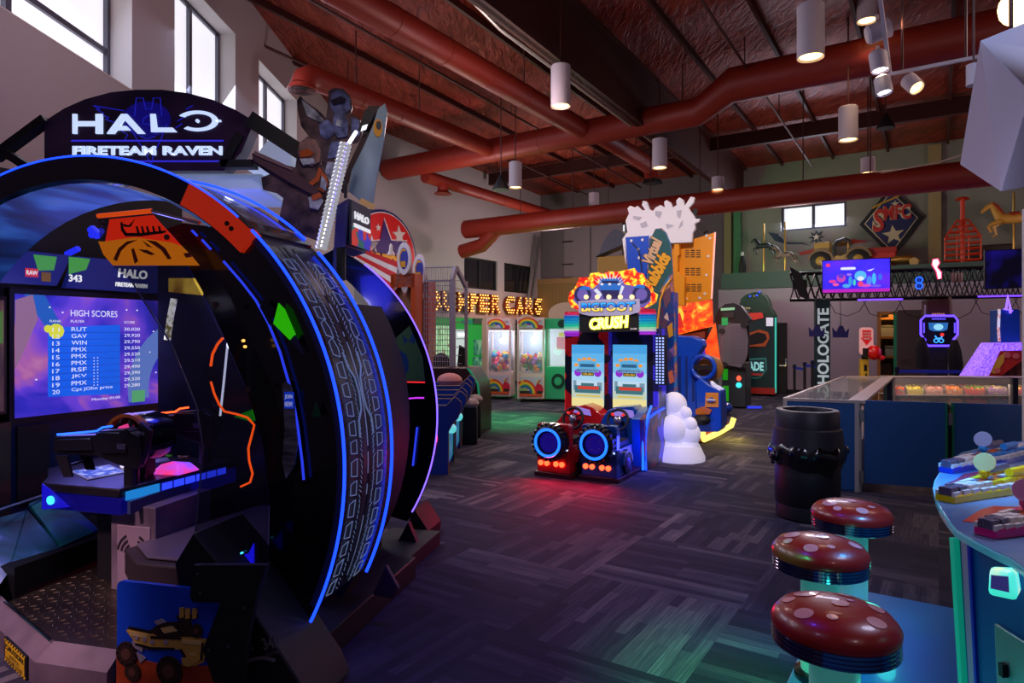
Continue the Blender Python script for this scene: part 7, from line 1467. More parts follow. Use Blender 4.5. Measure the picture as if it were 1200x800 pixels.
for q in ((879, 347), (887, 346), (890, 342)): m.disc(FY(yd), *q_([q], yd)[0], .03, .025, 0, .03, glow('blue_spot', (50, 90, 255), 1.2), 10)
m.disc(FY(yd), *q_([(884, 347)], yd)[0], .02, .02, 0, .03, mat('eye_amber', (200, 180, 80), .3), 10); m.parts('dinosaur_face', dh)
F = Fr(G(918, 462), 26); r = F.root('tall_black_cupboard', 'tall narrow black cupboard with chrome handle right of the dinosaur cabinet', 'cupboard'); q_ = lambda p, y=0: F.pl(p, y=y)
xA, xB = q_([(910, 430)])[0][0], q_([(922, 430)])[0][0]; m = MB(); m.box(xA, xB, 0, .5, 0, q_([(915, 378)])[0][1], mat('cupboard_black', (26, 18, 24), .35)); bo = m.build('carcass', r, bevel=.01)
m = MB(); h = q_([(914, 428), (921, 428), (921, 424)]); m.bar((h[0][0], -.06, h[0][1]), (h[1][0], -.06, h[1][1]), .03, .04, chrome); m.bar((h[1][0], -.06, h[1][1]), (h[2][0], -.06, h[2][1] + .1), .03, .04, chrome); m.bar((h[0][0], 0, h[0][1]), (h[0][0], -.06, h[0][1]), .03, .03, chrome); m.build('door_handle', bo)
# ================================================================ stanchions with belts
def stanch(u, v, Y, lab, belt=None):
    c = P(u, v, Y); F = Fr((c.x, c.y, 0)); r = F.root('stanchion_post', lab, 'stanchion', 'queue stanchions'); zt = F.px(u, v, y=0).z
    m = MB(); m.lathe([(.17, 0), (.17, .02), (.03, .04), (.03, zt), (0, zt)], blackm, n=16); m.build('post', r); m = MB(); m.lathe([(.035, zt - .09), (.04, zt - .08), (.04, zt), (0, zt + .01)], mat('stanchion_head', (20, 24, 60), .4), n=14); m.build('belt_head', r)
    if belt: m = MB(); e = F.L(P(*belt)); zz = zt - .05; m.hexa([V(0, 0, zz - .06), V(e.x, e.y, zz - .06), V(e.x, e.y + .01, zz - .06), V(0, .01, zz - .06), V(0, 0, zz), V(e.x, e.y, zz), V(e.x, e.y + .01, zz), V(0, .01, zz)], mat('belt_blue', (30, 60, 190), .5, em=(30, 60, 200), es=.12)); m.build('belt', r)
stanch(931, 427, 15.2, 'leftmost queue post left of the tall lettered column', (943, 424, 14.7))
stanch(943, 424, 14.7, 'second queue post just left of the lettered column', (956, 421, 14.2))
stanch(952, 422, 14.2, 'third queue post touching the lettered column', None)
stanch(1051, 430, 12.6, 'queue post at the left end of the long blue belt', (1136, 431, 12.4))
stanch(1139, 428, 12.3, 'queue post at the right end of the long blue belt', None)
# ================================================================ truss arena with screens
tm = mat('truss_black', (20, 20, 26), .4, .4)
TA, TB = P(925, 345, 15.2), P(1215, 342, 13.4)
T_o = Fr((TA.x, TA.y, 0), math.degrees(math.atan2(-(TB - TA).y, (TB - TA).x))); tr = T_o.root('truss_arena', 'black lighting truss on two columns in front of the back wall', 'truss'); tq = T_o.px
z0, z1 = tq(1000, 350, y=0).z, tq(1000, 318, y=0).z; x0, x1 = tq(926, 340, y=0).x, tq(1215, 340, y=0).x
m = MB()
for y in (0, .35):
    for z in (z0, z1): m.tube([(x0, y, z), (x1, y, z)], .03, tm, n=8)
n = 26
for i in range(n):
    a, b = x0 + (x1 - x0) * i / n, x0 + (x1 - x0) * (i + 1) / n
    for y in (0, .35): m.tube([(a, y, z0), (b, y, z1)], .014, tm, n=5); m.tube([(a, y, z1), (b, y, z0)], .014, tm, n=5)
    m.tube([(a, 0, z0), (b, .35, z0)], .012, tm, n=5); m.tube([(a, 0, z1), (a, .35, z1)], .012, tm, n=5)
m.build('truss_beam', tr)
m = MB(); m.tube([(tq(1005, 347, y=-.05).x, -.05, z0 - .03), (tq(1058, 345, y=-.05).x, -.05, z0 - .03)], .02, glow('violet_neon', (110, 60, 255), 2.2), n=6); m.tube([(tq(1146, 343, y=-.05).x, -.05, z0 + .0), (tq(1215, 343, y=-.05).x, -.05, z0 + .0)], .02, glow('violet_neon'), n=6); m.build('neon_strip', tr)
m = MB(); a = tq(955, 340, y=-.1).x; b = tq(973, 340, y=-.1).x; m.box(a, b, -.12, .45, 0, z0, mat('column_teal', (16, 52, 58), .45)); co_ = m.build('lettered_column', tr, bevel=.01)
m = MB(); F_ = fr((0, -.121, 0)); zz0, zz1 = tq(963, 450, y=-.12).z, tq(963, 361, y=-.12).z
xx = (a + b) / 2 + .13
m.tx(fr((0, -.121, 0)), 'HOLOGATE', xx, zz0, zz1 - zz0, .24, 0, .01, mat('holo_white', (190, 205, 210), .4, em=(200, 220, 225), es=.35), .03, PI / 2); m.build('column_lettering', co_)
m = MB(); a2_, b2_ = tq(1087, 340, y=-.1).x, tq(1111, 340, y=-.1).x; m.box(a2_, b2_, -.1, .4, 0, z0 - .1, ramp_mat('perforated_column', [(.4, (22, 24, 34)), (.6, (50, 46, 60))], 30, .5)); m.box(a2_ - .02, b2_ + .02, -.14, .44, z0 - .75, z0 - .05, mat('rusty_lit_box', (70, 30, 28), .5, em=(120, 30, 20), es=.15)); c2o = m.build('display_column', tr, bevel=.01)
yN = -.22; m = MB(); oc = T_o.pl([(1079, 375), (1084, 370), (1118, 370), (1122, 375), (1122, 392), (1117, 398), (1117, 402), (1113, 405), (1088, 405), (1084, 402), (1084, 398), (1079, 392)], y=yN); m.poly(FY(yN), oc, -.1, 0, mat('display_black', (12, 10, 24), .3)); dd = m.build('neon_display', c2o)
m = MB(); m.tube([V(x, yN - .01, z) for x, z in oc], .022, glow('violet_ring', (90, 60, 255), 2.8), n=8, closed=True); m.build('neon_outline', dd)
m = MB()
for pp in ([(1082, 378), (1083.5, 378), (1083.5, 390), (1082, 390)], [(1118, 378), (1119.5, 378), (1119.5, 390), (1118, 390)], [(1092, 373), (1108, 373), (1108, 374.2), (1092, 374.2)]): m.poly(FY(yN), T_o.pl(pp, y=yN), 0, .02, glow('violet_bar', (90, 70, 255), 1.8))
m.poly(FY(yN), T_o.pl([(1088, 378), (1111, 378), (1110, 386), (1105, 388), (1094, 388), (1089, 386)], y=yN), 0, .015, glow('hud_cyan', (40, 110, 190), .9)); m.disc(FY(yN), *T_o.pl([(1099.5, 383)], y=yN)[0], .09, .07, .015, .02, glow('hud_white', (150, 220, 250), 1), 12)
m.arc(FY(yN), *T_o.pl([(1100, 393)], y=yN)[0], .05, .075, 180, 360, 0, .015, glow('cyan_bar', (60, 160, 255), 1.5), 10); m.disc(FY(yN), *T_o.pl([(1104, 392)], y=yN)[0], .035, .035, .0, .018, glow('hud_red', (255, 50, 40), 1.3), 10)
for dx in (-3, 3): x, z = T_o.pl([(1100 + dx, 399)], y=yN)[0]; m.arc(FY(yN), x, z, .03, .05, 0, 360, 0, .015, glow('cyan_bar'), 12)
m.build('display_graphics', dd, smooth=False)
m = MB(); m.tx(FY(-.16), 'ARENA', *T_o.pl([(1091, 369.5)], y=-.16)[0], .26, .05, 0, .01, glow('pinkish', (230, 150, 150), .6), .02); m.poly(FY(-.05), T_o.pl([(1083, 357), (1087, 357), (1087, 371), (1083, 371)], y=-.05), -.02, 0, mat('white_card', (200, 200, 220), .5)); m.build('column_label', c2o)
m = MB(); q = T_o.pl([(1093, 304), (1099, 303), (1101, 308), (1098, 313), (1103, 319), (1103, 326), (1099, 327), (1097, 318), (1092, 310)], y=-.2); m.poly(FY(-.2), q, -.03, 0, ramp_mat('neon_figure', [(.4, (255, 120, 200)), (.6, (230, 240, 255))], 3, .3, 1.6)); m.tube([(a2_ + .15, -.18, z1 - .1), (a2_ + .15, -.18, z0)], .02, tm); 
m.tube([V(x, -.21, z) for x, z in q], .012, glow('neon_pink', (255, 60, 110), 1.8), n=5, closed=True); m.build('neon_figure_sign', tr)
for u, v in ((1077, 328), (1077, 335)):
    x, z = T_o.pl([(u, v)], y=-.08)[0]; m = MB(); m.arc(FY(-.08), x, z, .05, .075, 0, 360, 0, .03, glow('fan_blue', (30, 90, 255), 2.0), 18); m.disc(FY(-.06), x, z, .05, .05, 0, .01, tm, 14)
    for k in range(5): aa = 2 * PI * k / 5; m.bar((x, -.08, z), (x + .045 * math.cos(aa), -.08, z + .045 * math.sin(aa)), .02, .01, glow('fan_blue_dim', (30, 70, 200), .7))
    m.build('glowing_fan', tr)
for u, lab in ((1118, 'left'), (1125, 'right')):
    x, z = T_o.pl([(u, 325)], y=-.1)[0]; m = MB(); m.lathe([(.05, -.1), (.06, 0), (.05, .1), (0, .1)], mat('fixture_grey', (120, 90, 90), .4), (x, -.1, z), n=12); m.tube([(x, -.1, z + .1), (x, 0, z1)], .012, tm); m.parts('stage_light', tr)
m = MB(); x, z = T_o.pl([(1113, 350)], y=-.1)[0]; m.tube([(x, -.1, z0), (x + .02, -.12, z0 - .3), (x - .03, -.12, z0 - .9), (x - .0, -.1, z0 - 1.1)], .03, mat('skin_cable', (120, 90, 80), .5)); m.build('hanging_cable', tr)
# headsets hung on cords
for u, v, lab in ((957, 388, 'violet hanging headset'), (985, 389, '')):
    x, z = T_o.pl([(u, v)], y=-.4)[0]; m = MB(); m.poly(FY(-.4), [(x - .15, z - .12), (x + .15, z - .12), (x + .17, z + .08), (x + .1, z + .0), (x + .05, z + .14), (x - .02, z + .14), (x - .08, z + .0), (x - .16, z + .1)], -.14, 0, mat('headset_blue', (26, 22, 110), .35, em=(20, 20, 160), es=.15)); m.tube([(x, -.45, z + .12), (x + .0, -.3, z + .9), (x + .1, -.1, z0)], .008, blackm, n=5); m.build('hanging_headset', tr, bevel=.01)
m = MB(); rnd = random.Random(5)
for k in range(9):
    xa = x0 + .8 + k * .7; d = rnd.uniform(.2, .5); m.tube([(xa, .1, z0), (xa + .15, .1, z0 - d * .8), (xa + .4, .1, z0 - d), (xa + .65, .1, z0 - d * .7), (xa + .8, .1, z0)], .008, blackm, n=5)
m.build('looped_cable', tr)
# screens on the truss: things of their own
def tv(name, pts, Y, label, picture, dphi=0):
    c = P(pts[0][0], pts[0][1], Y); F = Fr((c.x, c.y, c.z), T_o.phi * 180 / PI + dphi); r = F.root(name, label, 'screen'); p = F.pl(pts, y=0)
    m = MB(); m.poly(FY(0), p, -.08, 0, blackm); 
    cx_, cz_ = sum(a for a, b in p) / 4, sum(b for a, b in p) / 4
    m.box(cx_ - .15, cx_ + .15, .08, .35, cz_ - .1, cz_ + .1, blackm); m.build('screen_case', r); picture(F, r, [(cx_ + (a - cx_) * .97, cz_ + (b - cz_) * .95) for a, b in p]); return F
def pic1(F, r, p):
    m = MB(); m.poly(FY(0), p, 0, .01, ramp_mat('arena_screen', [(.3, (30, 20, 190)), (.5, (60, 40, 240)), (.7, (120, 40, 220))], 1.0, .3, 1.0)); s = m.build('screen', r, smooth=False); m = MB(); x0, z0 = p[0]; W_, H_ = p[1][0] - p[0][0], p[3][1] - p[0][1]
    def e(u, v, a, b, c_, d=.016): m.disc(FY(0), x0 + u * W_, z0 + v * H_, a * W_, b * H_, .01, d, glow('arena_%d_%d_%d' % c_, c_, 1.0), 12)
    e(.28, .45, .07, .14, (200, 70, 190)); e(.28, .52, .045, .08, (90, 60, 220), .02); e(.57, .5, .09, .16, (90, 190, 250)); e(.57, .42, .05, .07, (230, 230, 250), .02); e(.57, .25, .04, .09, (240, 70, 130), .022); e(.08, .86, .035, .06, (250, 60, 120))
    for u, v, a, b, c_ in ((.42, .35, .03, .15, (60, 150, 240)), (.48, .3, .02, .1, (70, 220, 200)), (.7, .35, .04, .14, (80, 140, 250)), (.77, .4, .03, .18, (70, 190, 250)), (.86, .45, .03, .1, (60, 110, 240)), (.15, .35, .06, .05, (230, 60, 160)), (.2, .25, .05, .05, (240, 90, 170)), (.36, .2, .06, .06, (80, 170, 240)), (.65, .2, .08, .05, (220, 80, 200)), (.8, .18, .08, .04, (120, 90, 240)), (.4, .55, .04, .04, (160, 120, 250))): e(u, v, a, b, c_)
    m.rect(FY(0), x0, x0 + W_, z0, z0 + .1 * H_, .01, .012, glow('magenta_strip', (200, 40, 200), .9)); m.rrect(FY(0), x0 + .27 * W_, x0 + .5 * W_, z0 + .7 * H_, z0 + .78 * H_, .03, .01, .02, glow('arena_white', (235, 235, 255), 1)); m.poly(FY(0), [(x0 + .6 * W_, z0 + .72 * H_), (x0 + .74 * W_, z0 + .92 * H_), (x0 + .66 * W_, z0 + .8 * H_)], .01, .02, glow('magenta_strip')); m.poly(FY(0), [(x0 + .66 * W_, z0 + .66 * H_), (x0 + .78 * W_, z0 + .72 * H_), (x0 + .72 * W_, z0 + .64 * H_)], .01, .02, glow('arena_white')); m.build('screen_picture', s, smooth=False)
tv('arena_display', [(963, 344), (1044, 342), (1044, 301.5), (963, 305)], 13.9, 'bright violet flat screen with cartoon city on the truss', pic1)
def pic2(F, r, p):
    m = MB(); m.poly(FY(0), p, 0, .01, ramp_mat('dark_violet_screen', [(.45, (6, 5, 22)), (.6, (26, 18, 130)), (.75, (70, 40, 230))], 1.2, .25, .8, stretch=(1, 1, .6))); m.build('screen', r, smooth=False)
tv('arena_display', [(1154, 339), (1225, 336), (1225, 290), (1154, 293)], 12.6, 'mostly dark flat screen with violet streaks at the right end of the truss', pic2)
def pic3(F, r, p): pass
tv('arena_display', [(936, 346), (950, 353), (939, 320), (925, 312)], 14.6, 'flat screen seen edge on, tilted at the left end of the truss', pic3)
# black garments on the display column
for u, v0, v1, lab in ((1080, 395, 432, 'dark jacket hanging left of the neon display column'), (1119, 398, 440, 'dark jacket hanging right of the neon display column')):
    c = P(u, v1, 13.2); F = Fr((c.x, c.y, c.z), T_o.phi * 180 / PI); h = (v1 - v0) / FOC * 13.2; m = MB(); m.tube([(0, 0, 0), (.02, 0, h * .3), (-.01, 0, h * .7), (0, 0, h)], [.10, .13, .12, .05], mat('jacket_black', (16, 16, 26), .8), n=12); o = m.build('hung_jacket'); o.location = F.o; tag(o, lab, 'jacket')
# ================================================================ entrance sign and red glove game
c = G(1013, 445, 0); Ys = 12.2; c = P(1015, 420, Ys); F = Fr((c.x, c.y, 0), 10); r = F.root('glove_strength_game', 'red punching glove game with white arrow board above it', 'arcade machine')
q_ = lambda p, y=0: F.pl(p, y=y); a, b = q_([(1007.5, 415.5), (1023.5, 383.5)])
m = MB(); m.rrect(FY(0), a[0], b[0], a[1], b[1], .06, -.04, 0, mat('board_blush', (222, 170, 168), .5, em=(230, 170, 170), es=.35)); m.box((a[0] + b[0]) / 2 - .05, (a[0] + b[0]) / 2 + .05, .04, .12, 0, b[1] - .1, blackm); bo = m.build('arrow_board', r)
cx_ = (a[0] + b[0]) / 2; W_, H_ = b[0] - a[0], b[1] - a[1]; rd = mat('arrow_red', (214, 30, 34), .4, em=(220, 30, 30), es=.3)
m = MB(); m.poly(FY(0), [(cx_ - W_ * .32, b[1] - .05), (cx_ + W_ * .32, b[1] - .05), (cx_ + W_ * .30, a[1] + H_ * .62), (cx_ + W_ * .44, a[1] + H_ * .62), (cx_, a[1] + H_ * .34), (cx_ - W_ * .44, a[1] + H_ * .62), (cx_ - W_ * .30, a[1] + H_ * .62)], 0, .012, rd)
for i, s in enumerate(('PLEASE', 'ENTER', 'HERE')): m.tx(FY(0), s, cx_ - W_ * .26, b[1] - .12 - i * .055, W_ * .5, .035, .012, .018, white, .02)
m.build('red_arrow', bo)
m = MB(); x, z = q_([(1024, 413)], -.15)[0]; m.ball((x, -.15, z), (.13, .12, .14), mat('glove_red', (220, 14, 16), .2, coat=.6, em=(220, 10, 10), es=.15), 18, 12); m.ball((x + .13, -.15, z - .1), (.06, .06, .05), mat('glove_red'), 10, 8); m.box(x - .17, x - .08, -.2, -.08, z - .07, z + .08, blackm); m.tube([(x - .12, -.14, z - .05), (cx_, .05, z - .1)], .03, blackm); m.build('punching_glove', r)
m = MB(); a, b = q_([(1009, 438), (1018, 421)], -.05); m.rect(FY(-.05), a[0], b[0], 0, b[1], -.1, 0, mat('machine_yellow', (222, 184, 50), .4, em=(225, 185, 40), es=.2)); bo2 = m.build('yellow_column', r); m = MB(); m.poly(FY(-.05), [(a[0] + .05, b[1] - .22), (b[0] - .03, b[1] - .22), (b[0] - .03, b[1] - .1), (a[0] + .05, b[1] - .1)], 0, .006, blackm); m.disc(FY(-.05), (a[0] + b[0]) / 2 + .02, b[1] - .3, .02, .04, 0, .008, blackm, 10); m.build('column_print', bo2)
c = P(1022, 440, 11.4); F = Fr((c.x, c.y, 0), 8); m = MB(); m.box(-.28, .32, 0, .35, 0, .83, mat('wood_dark_table', (90, 60, 30), .5)); m.box(-.30, .36, -.03, .38, .83, .87, mat('amber_wood', (196, 140, 50), .5)); o = m.build('amber_side_table', bevel=.006); o.location = F.o; o.rotation_euler = (0, 0, -F.phi); tag(o, 'amber topped wooden side table just behind the glass display counter', 'table')
# store room shelves seen through the doorway
c = RW((da + db) / 2, LB + .55, 0); m = MB(); F = Fr((c.x, c.y, 0), 33.27); hw_ = (db - da) / 2 + .1
for z in (.5, 1.0, 1.5, 2.0): m.box(-hw_, hw_, 0, .45, z, z + .05, mat('shelf_timber', (190, 130, 60), .5))
for x in (-hw_, hw_ - .05): m.box(x, x + .05, 0, .45, 0, 2.3, mat('shelf_timber'))
o = m.build('store_shelf'); o.location = F.o; o.rotation_euler = (0, 0, -F.phi); tag(o, 'timber shelving standing inside the store room doorway', 'shelf')
for k, (x, z, w_, h_, c_, lab) in enumerate(((-.05, 1.55, .34, .3, (190, 195, 205), 'white lidded storage box on the third shelf in the store room'), (.05, 1.05, .26, .26, (150, 170, 180), 'pale tub on the second shelf in the store room'), (-.1, .55, .36, .3, (60, 40, 34), 'dark crate on the lowest shelf in the store room'), (.12, 2.05, .26, .2, (170, 120, 70), 'tan carton on the top shelf in the store room'))):
    m = MB(); m.box(-w_ / 2, w_ / 2, 0, .3, 0, h_ * .8, mat('box_%d' % k, c_, .5)); m.box(-w_ / 2 - .01, w_ / 2 + .01, -.01, .31, h_ * .8, h_, mat('box_lid_%d' % k, tuple(int(v * .8) for v in c_), .5)); o = m.build('storage_box', bevel=.01); o.location = F.W((x, .05, z)); o.rotation_euler = (0, 0, -F.phi); tag(o, lab, 'box', 'store room boxes')
lamp('store_lamp', 'POINT', RW((da + db) / 2, LB + .3, 2.2), 8, (255, 190, 100), .1)
# ================================================================ violet roofed play house with rocket
Y = 11.2; c = P(1180, 440, Y); F = Fr((c.x, c.y, 0), 14); r = F.root('circus_play_house', 'redemption game shaped like a curtained house under a glowing violet roof', 'arcade machine'); q_ = lambda p, y=0: F.pl(p, y=y)
vr = ramp_mat('violet_led_roof', [(.35, (110, 60, 230)), (.6, (180, 130, 255))], 30, .3, .85)
rx = lambda u, v, y=0: q_([(u, v)], y)[0]
m = MB(); m.poly(FY(0), q_([(1137, 444), (1165, 402), (1225, 401), (1225, 410), (1172, 411), (1157, 444)]), -.5, 0, vr); m.build('glowing_roof', r)
m = MB(); cur = mat('curtain_red', (196, 46, 24), .6, em=(200, 50, 20), es=.1); m.poly(FY(.05), q_([(1157, 444), (1172, 411), (1225, 410), (1225, 418), (1195, 424), (1168, 444)], .05), -.03, 0, cur); m.poly(FY(.04), q_([(1160, 436), (1168, 420), (1178, 412), (1176, 424), (1166, 438)], .04), 0, .01, mat('curtain_yellow', (226, 190, 40), .6)); 
for q in ((1180, 416), (1168, 434), (1190, 417)): m.disc(FY(.04), *q_([q], .04)[0], .05, .05, 0, .02, mat('flower_pink', (220, 120, 90), .6), 10)
m.build('curtain', r)
m = MB(); m.poly(FY(.2), q_([(1168, 446), (1190, 419), (1225, 419), (1225, 446)], .2), -.2, 0, ramp_mat('brown_planks', [(.4, (80, 40, 24)), (.6, (116, 62, 36))], 3, .6, kind='wave')); a = rx(1160, 444); b_ = rx(1225, 444); m.box(a[0], b_[0], .0, .7, 0, a[1] + .02, mat('house_base', (40, 30, 60), .5)); m.build('house_front', r)
m = MB(); a, b_ = rx(1172, 401, .3), rx(1196, 362, .3); m.box(a[0], b_[0], .3, .7, a[1] - .1, b_[1], mat('tower_blue', (16, 80, 160), .35, em=(16, 90, 200), es=.3)); m.build('blue_tower', r, bevel=.02)
m = MB(); p0 = F.px(1182, 368, y=.25); m.tube([F.px(1179, 362, y=.25), F.px(1181, 346, y=.25), F.px(1184, 362, y=.25), F.px(1184, 367, y=.25)], .02, glow('rocket_violet', (130, 90, 255), 2.2), n=6); m.tube([F.px(1176, 362, y=.25), F.px(1187, 364, y=.25)], .012, glow('rocket_violet'), n=6); m.tube([F.px(1171, 362, y=.25), F.px(1170, 385, y=.25), F.px(1171, 400, y=.25)], .022, ramp_mat('chrome_flame', [(.4, (200, 120, 90)), (.6, (220, 230, 250))], 12, .2, .6), n=8); m.build('neon_rocket', r)
lamp('violet_house_glow', 'POINT', F.W((0, -.5, 1.7)), 5, (140, 80, 255), .1)
# ================================================================ old fairground pieces on the ledge
def LP(px_, py_=None, b=19.2): q = ROOM.px(px_, 318, y=b); return RW(q.x, b, LEDGE_Z)
def ledge_root(px_, name, lab, cat, group=None, b=19.4):
    q = ROOM.px(px_, 318, y=b); F = Fr(RW(q.x, b, LEDGE_Z), 33.27); return F, F.root(name, lab, cat, group)
def horse(F, r, q_, body, mane, s, face=-1, polem=None, hgt=1.0, z0=.6):
    """carousel horse: s scale (body length about 1.1*s), facing face*x"""
    f = face; T = lambda x, z, y=0: (f * x * s, y * s, z0 + z * s)
    m = MB(); m.tube([T(-.42, .02), T(-.3, .08), T(0, .05), T(.28, .08), (T(.42, .14))], [.10 * s, .17 * s, .15 * s, .17 * s, .10 * s], body, n=12)
    m.tube([T(.34, .10), T(.48, .34), T(.56, .52)], [.15 * s, .10 * s, .075 * s], body, n=12)
    m.tube([T(.53, .55), T(.66, .50), T(.80, .36), T(.84, .32)], [.075 * s, .085 * s, .055 * s, .045 * s], body, n=10)
    for y_, pts in ((-.1, [(.34, 0), (.56, -.08), (.66, .04 - .2), (.58, -.34)]), (.1, [(.32, 0), (.5, -.16), (.44, -.4), (.54, -.46)]), (-.1, [(-.36, 0), (-.5, -.22), (-.66, -.34), (-.78, -.5)]), (.1, [(-.34, 0), (-.38, -.25), (-.56, -.40), (-.6, -.56)])):
        m.tube([T(x, z, y_) for x, z in pts], [.09 * s, .06 * s, .04 * s, .045 * s], body, n=8)
    for y_ in (-.04, .04): m.tube([T(.56, .58, y_), T(.57, .66, y_)], [.025 * s, .005 * s], body, n=6)
    m.build('horse_body', r)
    m = MB(); m.tube([T(.56, .62), T(.44, .50), T(.34, .34), T(.24, .20)], [.03 * s, .06 * s, .06 * s, .03 * s], mane, n=8); m.tube([T(-.42, .08), T(-.58, .06), T(-.66, -.12), T(-.64, -.3)], [.03 * s, .06 * s, .06 * s, .02 * s], mane, n=8); m.build('mane_and_tail', r)
    m = MB(); m.tube([T(-.16, .19), T(.0, .15), T(.14, .2)], [.10 * s, .12 * s, .08 * s], mane, n=10); m.build('saddle', r)
    m = MB(); m.tube([(0, 0, 0), (0, 0, hgt)], .025, polem, n=10); m.build('pole', r)
brass = mat('brass_pole', (200, 160, 80), .3, .9, em=(255, 190, 90), es=.08)
F, r = ledge_root(895, 'carousel_horse', 'small dark carousel horse on a brass pole at the left end of the ledge', 'carousel horse', 'carousel horses'); horse(F, r, None, mat('horse_dark', (40, 46, 54), .4), mat('mane_black', (26, 24, 30), .5), .42, -1, brass, F.px(895, 262, y=0).z, F.px(895, 287, y=0).z - .05)
F, r = ledge_root(920, 'carousel_horse', 'mottled brown carousel horse on a pole below the back window', 'carousel horse', 'carousel horses'); horse(F, r, None, ramp_mat('mottled_horse', [(.4, (90, 74, 64)), (.6, (150, 130, 118))], 12, .5), mat('mane_brown', (100, 80, 56), .5), .48, -1, brass, F.px(920, 260, y=0).z, F.px(918, 300, y=0).z)
F, r = ledge_root(1188, 'carousel_horse', 'golden carousel horse above the dark flat screen', 'carousel horse', 'carousel horses', 19.2); horse(F, r, None, mat('horse_gold', (214, 160, 70), .4, em=(220, 150, 50), es=.12), mat('mane_red', (170, 60, 30), .5), .74, -1, brass, 1.6, .95)
# umbrella like folded parasol
F, r = ledge_root(870, 'folded_parasol', 'black folded parasol with pale tip standing on the ledge', 'parasol', b=20.1); m = MB(); m.tube([(0, 0, 0), (0, 0, .15)], .02, white); m.lathe([(.10, .08), (.11, .3), (.05, .6), (.02, .7), (0, .7)], blackm, n=10); m.build('canopy', r); m = MB(); m.lathe([(.05, .62), (.045, .72), (0, .76)], white, n=10); m.build('tip', r)
# vintage car
F, r = ledge_root(978, 'vintage_car', 'yellow and tan vintage toy car standing on the ledge behind the bright screen', 'model car', b=19.5); q_ = lambda p, y=0: F.pl(p, y=y)
cy = mat('car_yellow', (176, 140, 50), .4); ct = mat('car_tan', (140, 116, 84), .5); W_ = .9
m = MB(); m.poly(FY(0), q_([(954, 285), (972, 283), (973, 296), (985, 300), (993, 296), (1008, 296), (1012, 302), (1012, 310), (954, 310)]), -W_, 0, cy); m.poly(FY(0), q_([(955, 291), (972, 290), (972, 302), (955, 304)]), 0, .02, ct); m.build('car_body', r, bevel=.03)
m = MB(); m.tube([V(a, -.02, b) for a, b in q_([(978, 300), (977, 290), (981, 283), (990, 280), (996, 283)])], .05, mat('car_hood_dark', (50, 46, 50), .5), n=8); m.tube([V(a, 0, b) for a, b in q_([(994, 300), (994, 282)])], .02, brass, n=6); m.poly(FY(.05), q_([(978, 283), (996, 280), (996, 282), (978, 285)]), -W_ + .1, 0, ct); m.build('folding_hood', r)
for u, v in ((962, 306), (1006, 303)):
    x, z = q_([(u, v)])[0]; m = MB(); m.lathe([(.0, -.05), (.22, -.05), (.26, -.03), (.26, .03), (.22, .05), (0, .05)], blackm, (x, -.03, .27), ax=(0, 1, 0), n=22); m.lathe([(.12, -.08), (.09, -.1), (0, -.1)], cy, (x, -.03, .27), ax=(0, 1, 0), n=16); m.build('wheel', r)
    m = MB(); m.arc(FY(-.03), x, .27, .28, .33, 10, 170, -.05, .05, mat('fender_tan', (120, 96, 60), .5), 14); m.build('fender', r)
# aeroplane propeller kite behind: blue and red blades with a star
F, r = ledge_root(957, 'star_windmill', 'blue star with long navy and red blades standing behind the vintage car', 'ornament', b=20.15); q_ = lambda p, y=0: F.pl(p, y=y)
nb_, rd_ = mat('blade_navy', (36, 44, 80), .5), mat('blade_red', (170, 40, 34), .5)
m = MB(); m.poly(FY(0), q_([(912, 274), (900, 272), (908, 282), (921, 286), (940, 286), (951, 288), (940, 284), (922, 284)]), -.04, 0, nb_); m.poly(FY(0), q_([(936, 296), (955, 291), (954, 296), (938, 299)]), -.04, 0, rd_); m.poly(FY(0), q_([(978, 284), (1000, 280), (1018, 283), (1000, 285), (985, 288)]), -.04, 0, rd_); m.parts('blade', r)
m = MB(); x, z = q_([(957, 278)])[0]; m.star(FY(-.01), x, z, .22, -.02, .04, mat('star_slate', (60, 60, 84), .4), 8, .5); m.star(FY(-.05), x, z, .10, 0, .03, white, 5, .4); m.tube([(x, .02, 0), (x, .02, z)], .03, blackm); m.build('star', r)
F, r = ledge_root(1034, 'red_tin_chest', 'red tin box on the ledge behind the right corner of the bright screen', 'box', b=19.6); m = MB(); m.box(-.3, .3, 0, .4, 0, .55, mat('tin_red', (190, 44, 30), .4)); m.build('box_body', r, bevel=.02); m = MB(); m.box(-.32, .32, -.02, .42, .42, .56, mat('tin_red_lid', (160, 34, 24), .4)); m.build('box_lid', r, bevel=.01)
F, r = ledge_root(1055, 'miniature_racer', 'small brass coloured racing car model on the ledge below the diamond sign', 'model car', b=19.3); m = MB(); m.tube([(-.45, 0, .14), (-.1, 0, .18), (.2, 0, .18), (.42, 0, .12)], [.03, .10, .11, .05], brass, n=10); m.build('car_body', r)
for x in (-.3, .3):
    for y in (-.14, .14): m = MB(); m.lathe([(.1, -.03), (.1, .03), (0, .03)], mat('wheel_gold', (180, 150, 90), .4), (x, y, .1), ax=(0, 1, 0), n=16); m.build('wheel', r)
